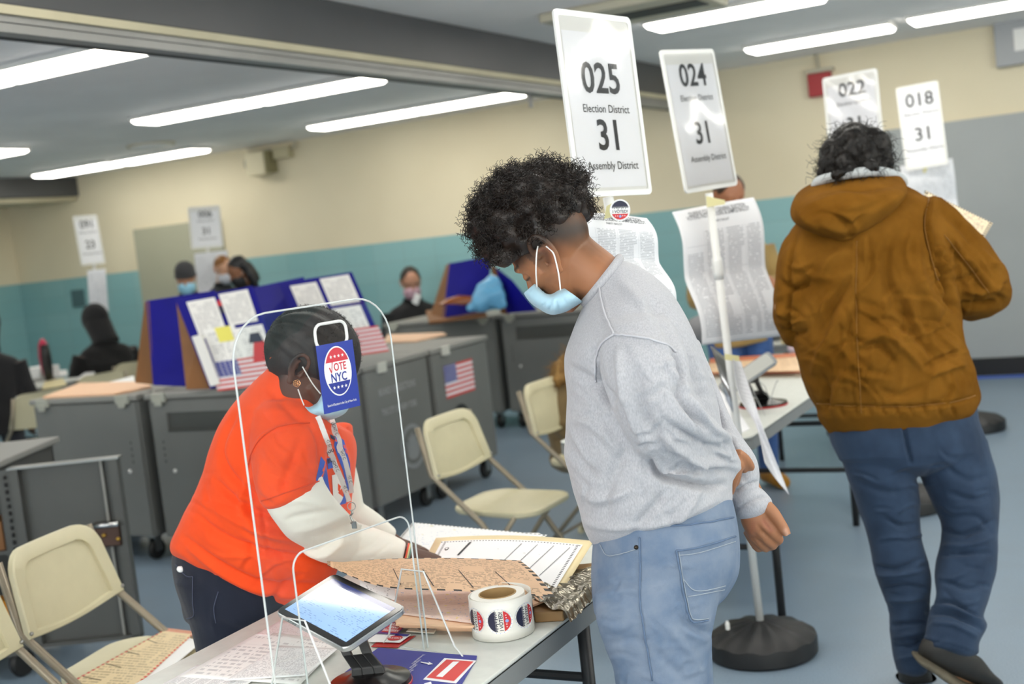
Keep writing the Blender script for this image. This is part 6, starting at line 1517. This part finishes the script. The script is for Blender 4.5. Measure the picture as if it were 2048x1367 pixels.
lr(B, [(1578, 690, 1660, 610, D+.12, .06), (1620, 660, 1690, 590, D+.25, .055), (1690, 600, 1730, 540, D+.36, .05)], n=20)
lr(B, [(1800, 470, 1880, 398, D, .105), (1835, 520, 1938, 446, D, .105), (1870, 570, 1990, 508, D+.0, .100), (1895, 612, 2016, 566, D+.01, .095), (1912, 634, 2012, 606, D+.05, .085), (1935, 640, 1985, 628, D+.08, .07)], n=28)
lr(B, [(1925, 632, 2000, 560, D+.12, .065), (1910, 590, 1985, 520, D+.25, .055), (1885, 520, 1930, 480, D+.36, .05)], n=20)
me = fuse('jacket', B, .007, 4)
FO = [([(1862, 390), (1850, 450), (1862, 510), (1880, 580)], 4, -.010), ([(1868, 390), (1857, 450), (1869, 510)], 3, .006), ([(1910, 620), (1890, 560), (1872, 500)], 8, -.016), ([(1590, 470), (1577, 540), (1578, 640), (1588, 690)], 5, -.010),
      ([(1714, 480), (1712, 600), (1716, 720), (1722, 825)], 3, -.004), ([(1708, 480), (1706, 600), (1710, 720), (1716, 825)], 3, .003), ([(1785, 470), (1775, 520), (1790, 600), (1850, 680)], 16, -.010), ([(1830, 480), (1840, 560), (1880, 640)], 16, .010), ([(1700, 560), (1660, 620), (1640, 680)], 12, -.010), ([(1690, 620), (1650, 690), (1630, 740)], 12, .008),
      ([(1740, 650), (1780, 640), (1830, 670), (1880, 720)], 10, -.009), ([(1725, 690), (1760, 670), (1800, 690), (1850, 740)], 9, .008), ([(1720, 700), (1760, 690), (1790, 725)], 8, -.010), ([(1850, 735), (1890, 715), (1925, 700)], 6, -.010), ([(1860, 750), (1900, 735), (1930, 728)], 6, .008), ([(1660, 815), (1680, 770), (1700, 720)], 12, .008), ([(1640, 750), (1655, 790), (1650, 815)], 10, -.008), ([(1760, 780), (1800, 790), (1850, 770)], 10, -.006), ([(1640, 560), (1660, 520), (1690, 500)], 12, .006),
      ([(1900, 470), (1940, 520), (1985, 570)], 6, .006), ([(1890, 480), (1935, 535), (1975, 590)], 5, -.006), ([(1930, 580), (1970, 585), (2005, 560)], 8, .009), ([(1920, 610), (1960, 615), (1990, 605)], 7, -.009), ([(1895, 560), (1925, 560), (1960, 540)], 7, -.006), ([(1880, 420), (1920, 450), (1950, 490)], 10, -.006), ([(1560, 560), (1580, 580), (1610, 570)], 7, -.008), ([(1558, 610), (1580, 640), (1610, 640)], 7, .008), ([(1560, 655), (1585, 668), (1612, 660)], 6, -.008),
      ([(1634, 808), (1700, 812), (1800, 814), (1900, 806), (1950, 792)], 3.5, -.008)]+[([(1650+k*28, 812-k*.3), (1658+k*28, 832)], 4, -.004) for k in range(10)]
sculpt(me, [(a_, w_*.8, h_*2.3) for a_, w_, h_ in FO]+crinkle(60, 1600, 1930, 500, 800, 60, 50, 40, 120, 5.5, .007, 6)+crinkle(22, 1880, 2000, 470, 620, 40, 30, 30, 80, 5, .009, 7)+crinkle(12, 1556, 1600, 520, 690, 20, 25, 25, 50, 4.5, .008, 9), [(18, .003, 21), (45, .003, 22), (80, .0015, 23)])
wear('jacket', me, canvas, jm)
jk = [c for c in jm.children if c.name.startswith('jacket')][0]
# hood lying on the back
B = MB()
lr(B, [(1640, 362, 1800, 350, D-.02, .11), (1602, 382, 1812, 366, D-.05, .135), (1586, 408, 1812, 388, D-.085, .15), (1586, 438, 1790, 412, D-.11, .14), (1606, 458, 1762, 440, D-.13, .10), (1640, 470, 1732, 460, D-.14, .07), (1668, 476, 1710, 470, D-.145, .04)], n=36, p=2.2)
me = fuse('hood', B, .006, 4)
sculpt(me, [([(1600, 392), (1660, 372), (1720, 378), (1790, 366)], 7, -.012), ([(1612, 410), (1680, 392), (1740, 398)], 7, .010), ([(1625, 430), (1650, 425), (1690, 445), (1700, 470)], 7, -.012), ([(1660, 415), (1700, 425), (1740, 415), (1790, 385)], 8, -.010), ([(1668, 432), (1700, 450), (1730, 430)], 6, -.012), ([(1640, 445), (1665, 455), (1690, 462)], 6, .008), ([(1700, 438), (1712, 455), (1706, 468)], 5, .008), ([(1595, 425), (1615, 445), (1640, 455)], 6, .006)], [(30, .004, 24)])
wear('hood', me, canvas, jm)
piping('hood_seam', jk, [[(1858, 392), (1850, 450), (1862, 510), (1876, 560)], [(1714, 482), (1712, 600), (1717, 720), (1722, 826)], [(1888, 470), (1938, 530), (1978, 585)], [(1634, 806), (1700, 811), (1800, 813), (1900, 805), (1950, 790)]], .0014, canvas_l, jm)
# pale hood lining showing round the neck
B = MB()
B.tube([dep(*p) for p in crom([(1630, 376, D-.02), (1638, 362, D-.055), (1672, 352, D-.10), (1715, 345, D-.125), (1760, 343, D-.10), (1794, 352, D-.05), (1806, 366, D-.0), (1780, 372, D+.07), (1720, 376, D+.1), (1660, 378, D+.06)], 4)], .016, 10, closed=True)
me = fuse('inner_hood', B, .005, 3); wear('inner_hood', me, cloth('pale grey lining', 'b9bec0', .85), jm)
# jeans
jeans_d = cloth('dark blue denim', '233349', .8, .3, 600, .14, 8, c2='31435b', sheen=.08)
B = MB()
lr(B, [(1652, 815, 1945, 805, D, .145), (1656, 850, 1952, 840, D, .15), (1664, 885, 1965, 870, D, .15), (1680, 920, 1975, 905, D, .14)], n=32, p=2.2)
lr(B, [(1664, 870, 1822, 900, D+.01, .115), (1686, 925, 1826, 940, D+.015, .11), (1715, 1005, 1838, 1005, D+.02, .098), (1738, 1085, 1843, 1080, D+.025, .085), (1760, 1165, 1858, 1165, D+.03, .078), (1777, 1218, 1860, 1220, D+.04, .074), (1780, 1262, 1858, 1265, D+.045, .07), (1792, 1312, 1852, 1318, D+.05, .066), (1798, 1338, 1850, 1342, D+.05, .066)], n=26)
lr(B, [(1822, 890, 1972, 880, D, .115), (1840, 945, 1988, 940, D, .11), (1868, 1008, 1994, 1000, D-.01, .10), (1884, 1060, 1995, 1060, D-.025, .092), (1876, 1145, 1988, 1140, D-.06, .085), (1872, 1192, 1974, 1200, D-.085, .08), (1858, 1222, 1962, 1232, D-.10, .078), (1853, 1256, 1970, 1250, D-.12, .075), (1852, 1270, 1954, 1282, D-.13, .07), (1846, 1274, 1955, 1304, D-.135, .07)], n=26)
me = fuse('jeans', B, .006, 3)
FO = [([(1822, 925), (1815, 890), (1808, 850)], 4, -.010), ([(1770, 1035), (1800, 1052), (1836, 1048)], 5, -.008), ([(1750, 1130), (1790, 1138), (1840, 1120)], 5, -.010), ([(1752, 1150), (1800, 1148), (1845, 1138)], 5, .008), ([(1762, 1178), (1810, 1172), (1850, 1176)], 5, -.009), ([(1775, 1200), (1820, 1200), (1850, 1195)], 5, .006), ([(1778, 1250), (1815, 1248), (1855, 1245)], 5, -.012), ([(1786, 1275), (1820, 1266), (1850, 1262)], 5, .009), ([(1788, 1290), (1820, 1292), (1848, 1282)], 4, -.010), ([(1795, 1318), (1830, 1308), (1850, 1305)], 4, .008),
      ([(1880, 1058), (1930, 1068), (1990, 1040)], 6, -.009), ([(1885, 1090), (1935, 1090), (1988, 1075)], 6, .008), ([(1880, 1110), (1930, 1106), (1980, 1105)], 5, -.008), ([(1888, 1160), (1930, 1176), (1975, 1170)], 6, -.009), ([(1862, 1205), (1900, 1202), (1950, 1230)], 4, -.012), ([(1858, 1225), (1905, 1228), (1960, 1256)], 5, -.014), ([(1862, 1213), (1905, 1215), (1960, 1243)], 4, .010), ([(1865, 1245), (1910, 1250), (1950, 1270)], 5, .008), ([(1850, 1280), (1900, 1290), (1945, 1304)], 2, -.003), ([(1715, 960), (1760, 980), (1800, 985)], 8, -.005), ([(1900, 940), (1940, 960), (1975, 950)], 8, -.005), ([(1900, 985), (1950, 1000), (1985, 985)], 7, -.008)]
sculpt(me, [(a_, w_*.85, h_*1.5) for a_, w_, h_ in FO]+crinkle(40, 1720, 1980, 900, 1290, 5, 18, 30, 80, 4.5, .006, 10), [(25, .003, 26), (60, .0012, 27)])
wear('jeans', me, jeans_d, jm)
# shoes
shoe_m = M('dark worn leather', '2c2a27', .55, .2, 20); sole_m = M('worn rubber sole', '5c5546', .7, .2, 12)
def shoe(pts, sole, lift):
    B = MB(); lr(B, pts, n=24, p=2.2); me = fuse('shoe', B, .006, 3); P = vco(me); P[:, 2] = np.maximum(P[:, 2], .004); setco(me, P); o = wear('shoe', me, shoe_m, jm)
    B = MB(); lr(B, sole, n=20, p=3); me = fuse('sole', B, .006, 2); P = vco(me); P[:, 2] = np.maximum(P[:, 2], .001); setco(me, P); me.transform(Matrix.Translation(-Vector(wloc(jm)))); link('sole', me, sole_m, o); return o
shoe([(1846, 1278, 1945, 1306, D-.13, .052), (1838, 1298, 1962, 1316, D-.13, .053), (1842, 1318, 1985, 1345, D-.12, .052), (1880, 1342, 2004, 1362, D-.10, .05), (1930, 1362, 2006, 1376, D-.07, .046)],
     [(1826, 1306, 1840, 1326, D-.13, .050), (1850, 1312, 1862, 1338, D-.13, .052), (1890, 1334, 1894, 1360, D-.12, .054), (1935, 1364, 1935, 1386, D-.10, .054), (1998, 1374, 1990, 1394, D-.07, .048)], 0)
shoe([(1796, 1318, 1856, 1322, D+.05, .058), (1798, 1350, 1862, 1352, D+.07, .05), (1800, 1374, 1868, 1374, D+.10, .05), (1800, 1388, 1868, 1388, D+.14, .052)],
     [(1797, 1376, 1872, 1376, D+.10, .056), (1797, 1392, 1872, 1392, D+.12, .056)], 0)
# dark wavy hair
hair_d = M('black wavy hair', '100e0c', .45, .3, 50, spec=.3, c2='1a1512')
B = MB()
for px, py, d, r in ((1708, 312, D+.02, .092), (1702, 290, D+.02, .074), (1738, 296, D+.02, .068), (1675, 305, D+.0, .055), (1750, 310, D, .052), (1660, 332, D-.02, .036), (1690, 335, D-.05, .045), (1730, 325, D-.05, .045), (1764, 322, D-.01, .032), (1648, 345, D-.04, .022), (1757, 338, D-.06, .026), (1676, 348, D-.12, .022), (1655, 325, D-.03, .035), (1700, 340, D-.12, .020), (1745, 335, D-.12, .022)): B.ball(dep(px, py, d), np.array([r, r, r*.95]), n=12)
me = fuse('hair', B, .006, 4)
sculpt(me, [([(1705, 262), (1680, 290), (1660, 330)], 5, -.006), ([(1712, 262), (1720, 300), (1700, 335)], 5, -.006), ([(1725, 262), (1755, 290), (1768, 325)], 5, -.006), ([(1700, 270), (1690, 310), (1680, 340)], 5, .005), ([(1740, 275), (1745, 305), (1735, 330)], 5, .005), ([(1670, 310), (1690, 330), (1720, 338)], 4, -.005)], [(60, .006, 31), (140, .003, 32)])
HA, HN = vco(me).copy(), vno(me).copy(); wear('hair', me, hair_d, jm)
low = HA[:, 2] < np.percentile(HA[:, 2], 55)
curls('hair_locks', HA, HN*.5+np.array([0, 0, -.6]), hair_d, jm, 900, .02, .05, .008, .0009, .8, 14, steps=9)
curls('hair_ends', HA[low], HN[low]*.9+np.array([0, 0, -.3]), hair_d, jm, 220, .03, .06, .012, .0010, .9, 15, steps=12)
P_ = [dep(1945, 428, 4.1), dep(1985, 446, 4.2), dep(1969, 473, 4.15), dep(1900, 520, 4.1)]
fnb = lambda u, v: (P_[3]*(1-u)+P_[2]*u)*(1-v)+(P_[0]*(1-u)+P_[1]*u)*v
P_ = [dep(1850, 380, 4.32), dep(1986, 446, 4.12), dep(1968, 476, 4.05), dep(1840, 430, 4.25)]
tag(obj('ballot', MB().sheet(fnb, 6, 6), page('cream ballot barred', 'efdcbb', '6b5a45', 16, 20, .08, .5, 1, .6, dash=('2a2826', .0, .05, 26, 8)), solid=.0008), 'cream ballot with barred edge held up by the man in the brown jacket', 'ballot')

# ================================================================== BACKGROUND PEOPLE (seen over and between the furniture)
def figure(label, xy, z_head, yaw, coat, hair_c, skin_c, hat=None, mask=None, seated=False, trousers='2a2c33', lean=0.0, nod=.3, long_hair=False, glasses=False, vox=.009, arms='down', shoes='26221f', sc_=1.0, group=None, turn=0.0, collar=False, hood=None):
    """a person in own coordinates: x ahead, y left, z up; z_head = height of the point between the ears"""
    t = thing('person', label, 'person', (xy[0], xy[1], 0), yaw, group); k = sc_
    hip = .47 if seated else (z_head-.70*k); W = lambda b, pts, n=14: b.tube([p[:3] for p in crom(pts, 4)], [max(p[3], .002) for p in crom(pts, 4)], n)
    hx = lean*(z_head-hip); hp = lambda z: lean*(z-hip)
    body, coat_b, leg_b, sho = MB(), MB(), MB(), MB()
    hd = HeadFr((hx+.05, 0, z_head), (math.cos(turn), math.sin(turn), -nod), (nod*.9, 0, 1), k); head(body, hd)
    sh = z_head-(.195 if collar else .235)*k
    W(body, [(hp(sh)+.0, 0, sh-.02, .065*k), (hx*.95+.0, 0, z_head-.13*k, .055*k), (hx+.02, 0, z_head-.06*k, .055*k)])
    def torso(b, g, z0):
        zs = [z0, (z0*2+sh)/3, (z0+sh*2)/3, sh-.10*k, sh-.02, sh+.045*k]; ws = [.165, .16, .18, .205, .18, .07]; ds = [.12, .125, .135, .125, .10, .06]
        rings = []
        for z, w, d in zip(zs, ws, ds): rings.append((hp(z), 0, z, (w+g)*k, (d+g)*k))
        if collar and g > 0: rings += [(hp(sh)+.03, 0, z_head-.115*k, .095, .098)]
        C_ = crom([(a_, 0, z, w, d) if False else (a_, z, w, d) for a_, _o, z, w, d in rings] if len(rings[0]) == 5 else rings, 4); b.loft([[(x+d*math.cos(q), w*math.sin(q), z) for q in np.arange(28)*2*math.pi/28] for x, z, w, d in C_])
    torso(body, -.02, hip-.02); torso(coat_b, .018, hip-.10 if not seated else hip+.02)
    for s in (-1, 1):
        S_ = (hp(sh-.05), s*.19*k, sh-.05)
        if arms == 'down': E_, H_ = (hp(sh-.3)+.02, s*.25*k, sh-.31*k), (hp(sh-.3)+.16, s*.20*k, sh-.53*k)
        elif arms == 'table': E_, H_ = (hp(sh-.28)+.10, s*.27*k, sh-.27*k), (hp(sh-.28)+.36, s*.14*k, max(.80, sh-.36*k))
        else: E_, H_ = (hp(sh-.3)+.06, s*.24*k, sh-.29*k), (hp(sh-.3)+.30, s*.10*k, sh-.24*k)
        W(body, [(*S_, .05*k), (*E_, .038*k), (*H_, .025*k)]); W(coat_b, [(*S_, .078*k), ((S_[0]+E_[0])/2, (S_[1]+E_[1])/2, (S_[2]+E_[2])/2, .066*k), (*E_, .06*k), ((E_[0]+H_[0])/2, (E_[1]+H_[1])/2, (E_[2]+H_[2])/2, .05*k), (*H_, .042*k)])
        hand(body, H_, nrm(np.array(H_)-np.array(E_)), np.array([.2, -s*.6, .7]), k, .5)
        if seated: KN, AN = (hp(hip)+.42, s*.11, .50), (.40, s*.12, .09)
        else: KN, AN = (.02, s*.10, hip*.54), (-.02, s*.11, .09)
        hp0 = (hp(hip), s*.09, hip+.02)
        W(body, [(*hp0, .07*k), (*KN, .05*k), (*AN, .035*k)]); W(body, [(*AN, .035), (AN[0]+.08, AN[1], .05, .03), (AN[0]+.17, AN[1], .03, .02)])
        W(leg_b, [(*hp0, .105*k), ((hp0[0]+KN[0])/2, (hp0[1]+KN[1])/2, (hp0[2]+KN[2])/2, .088*k), (*KN, .07*k), ((KN[0]+AN[0])/2, AN[1], (KN[2]+AN[2])/2, .062*k), (*AN, .056*k)])
        W(sho, [(AN[0]-.05, AN[1], .05, .045), (AN[0]+.05, AN[1], .055, .048), (AN[0]+.17, AN[1], .042, .040), (AN[0]+.20, AN[1], .038, .03)])
    me = fuse('person_body', body, vox*.75, 3); paint(me, skin_c, [(.3*(.5+.5*snoise(vco(me), 20, 4)), 'a0705a')]); link('person_body', me, SKIN, t)
    me = fuse('coat', coat_b, vox, 4); sculpt(me, [], [(16, .006, 41), (40, .003, 42)]); link('coat', me, coat, t)
    me = fuse('trousers', leg_b, vox, 3); link('trousers', me, cloth('trousers '+trousers, trousers), t)
    for part_ in ('shoes',): me = fuse('shoes', sho, vox, 2); P = vco(me); P[:, 2] = np.maximum(P[:, 2], .002); setco(me, P); link('shoes', me, M('shoe '+shoes, shoes, .6), t)
    if hat:
        B = MB(); rings = []
        for z, r in ((.022, .094), (.05, .101), (.09, .097), (.125, .075), (.145, .04), (.15, .01)): rings.append([hd(-.008+r*1.05*math.cos(q), r*.86*math.sin(q), z) for q in np.arange(24)*math.pi/12])
        B.loft(rings); o = link('knit_hat', fuse('hat', B, .006, 2), cloth('knit '+hat, hat, .9), t)
        b = MB(); b.tube([hd(-.008+.099*math.cos(q), .083*math.sin(q), .03) for q in np.arange(28)*math.pi/14], .010, 8, closed=True); obj('brim', b, bpy.data.materials['knit '+hat], o, smooth=True)
    if hood:
        B = MB(); B.ball(hd(-.015, 0, .035), np.array([.125, .105, .125])*k, hd.R, 16); W(B, [(*hd(-.03, 0, -.02), .105*k), (*hd(-.06, 0, -.13), .10*k), (*hd(-.07, 0, -.20), .11*k)]); link('hood', fuse('hood', B, .009, 3), hood, t)
    if hair_c:
        hm = M('hair '+hair_c, hair_c, .45, .25, 50); B = MB()
        B.ball(hd(-.018, 0, .052), np.array([.098, .082, .088])*k, hd.R, 16)
        if long_hair:
            for s in (-1, 1): W(B, [(*hd(-.02, s*.06, .06), .045), (*hd(-.03, s*.085, -.02), .04), (*hd(-.03, s*.095, -.11), .04), (*hd(-.02, s*.10, -.19), .025)])
            W(B, [(*hd(-.06, 0, .05), .06), (*hd(-.09, 0, -.06), .065), (*hd(-.10, 0, -.16), .05)])
        me = fuse('hair', B, .007, 3); sculpt(me, [], [(70, .004, 43)]); link('hair', me, hm, t)
    if mask:
        B = MB(); rings = []
        for z, x, w in ((-.014, .108, .03), (-.03, .116, .05), (-.06, .112, .06), (-.09, .104, .056), (-.118, .088, .04)):
            rings.append([hd(x*math.cos(q)**.8 if math.cos(q) > 0 else 0, (w+.013)*math.sin(q), z) for q in np.linspace(-1.4, 1.4, 17)])
        B.add([p for r in rings for p in r], [(i*17+j, i*17+j+1, (i+1)*17+j+1, (i+1)*17+j) for i in range(4) for j in range(16)])
        obj('face_mask', B, M('mask '+mask, mask, .6), t, smooth=True, solid=.003)
        b = MB()
        for s in (-1, 1): b.tube([hd(.03, s*.07, -.02), hd(.0, s*.082, .02), hd(-.016, s*.082, .0), hd(.0, s*.075, -.06), hd(.03, s*.066, -.09)], .0015, 5)
        obj('mask_loop', b, loop_m, t)
    if glasses:
        b = MB()
        for s in (-1, 1):
            b.tube([hd(.102, s*.034+.022*math.cos(q), .008+.018*math.sin(q)) for q in np.arange(16)*math.pi/8], .002, 5, closed=True); b.tube([hd(.10, s*.056, .012), hd(.05, s*.078, .014), hd(-.01, s*.08, .014)], .002, 5)
        b.tube([hd(.103, -.012, .01), hd(.105, 0, .013), hd(.103, .012, .01)], .002, 5); obj('glasses', b, black_plastic, t)
    return t
def at_px(x, y, d): p = dep(x, y, d); return p
def to_cam(p): return math.atan2(C0[1]-p[1], C0[0]-p[0])
blackc = cloth('black coat', '1d1d1f', .85); darkc = cloth('charcoal coat', '24272a', .85)
p = at_px(373, 557, 10.5); figure('person in a dark grey knit hat and light blue mask behind the booths', p, p[2], to_cam(p)-.1, cloth('dark grey parka', '33332f', .85), None, 'a07355', hat='3a3a3c', mask='8fc3da', nod=.25, collar=True)
p = at_px(441, 540, 11.9); figure('person with short ginger hair and white mask beside the 006 stand sheet', p, p[2], to_cam(p)+.55, darkc, '8a5a26', 'd2a284', mask='cfd2da', nod=.30, collar=True)
p = at_px(488, 542, 11.2); figure('person with dark hair looking down, right of the ginger haired person', p, p[2], to_cam(p)-1.0, blackc, '16171a', '8a5d40', nod=.45, long_hair=True, mask='1c1d20', collar=True)
p = at_px(819, 566, 11.87); figure('person with dark bobbed hair, glasses and a pink mask seated before the teal wall', p, p[2], to_cam(p)+.15, blackc, '241c16', 'b98a70', mask='c9a3b0', glasses=True, nod=.22, long_hair=False, seated=True, arms='up', lean=.05, sc_=1.15, collar=True)
b = MB(); b.box(dep(833, 598, 11.4), (.06, .02, .09), np.array(Matrix.Rotation(.5, 3, 'Y'))); tag(obj('paper_sheet', b, paper), 'small white paper held by the seated person in glasses', 'paper')
p = at_px(212, 645, 11.2); figure('person in black with a black cap seated at the far left table, back turned', p, p[2], to_cam(p)+math.pi+.45, cloth('black sweater', '1b1b1c', .9), '0f0f10', '4a3428', hood=blackc, nod=.35, seated=True, arms='table', lean=.22, sc_=1.15, collar=True)
p = at_px(-34, 650, 9.3); figure('dark clothed person almost cut off by the left picture edge', p, p[2]-.02, to_cam(p)+2.9, blackc, '151516', '6a4a38', nod=.3, lean=.05, sc_=1.0, hood=blackc)
p = at_px(1452, 396, 6.82); figure('person in a tan coat and yellow boots behind the sheet of the 024 stand', p, p[2], to_cam(p)+.4, cloth('tan coat', '9a8150', .85), '3c2a1c', 'a06a4a', trousers='3e5d93', shoes='a87418', nod=.3, arms='up')
bg = fuse('plastic_bag', BAG, .012, 5); sculpt(bg, [], [(26, .012, 61), (60, .005, 62)]); bgo = link('plastic_bag', bg, bag_m); tag(bgo, 'light blue stuffed plastic bag between the panels of the back booth', 'bag')
# fur-trimmed coat over the chair behind the man in grey
coat_t = cloth('olive tan coat', '7d6a4a', .85, c2='6b5a3e'); fur = M('golden fur', 'a8834a', .8, .3, 60, .6, 200, c2='7d5a2c')
B = MB(); d_ = 6.35
lr(B, [(1098, 765, 1190, 745, d_, .10), (1086, 800, 1200, 790, d_, .15), (1088, 850, 1200, 850, d_, .17), (1098, 890, 1200, 890, d_, .17), (1096, 920, 1190, 925, d_, .16)], n=26)
me = fuse('coat', B, .008, 4); sculpt(me, [([(1095, 860), (1115, 882), (1150, 885)], 8, -.02), ([(1090, 830), (1110, 850), (1140, 840)], 8, .015)], [(18, .008, 51)])
ct = link('fur_trim_coat', me, coat_t); tag(ct, 'olive tan coat with a golden fur hood on the chair behind the man in grey', 'coat')
B = MB(); lr(B, [(1128, 712, 1200, 690, d_-.02, .07), (1104, 735, 1200, 720, d_-.02, .11), (1096, 760, 1195, 752, d_-.02, .13)], n=22); me = fuse('fur', B, .008, 3); sculpt(me, [], [(80, .008, 52)]); fo = link('fur_hood', me, fur, ct)
FA, FN = vco(me).copy(), vno(me).copy(); curls('fur_strands', FA, FN+np.array([0, 0, -.8]), fur, fo, 700, .03, .07, .004, .0016, .4, 20, steps=5)
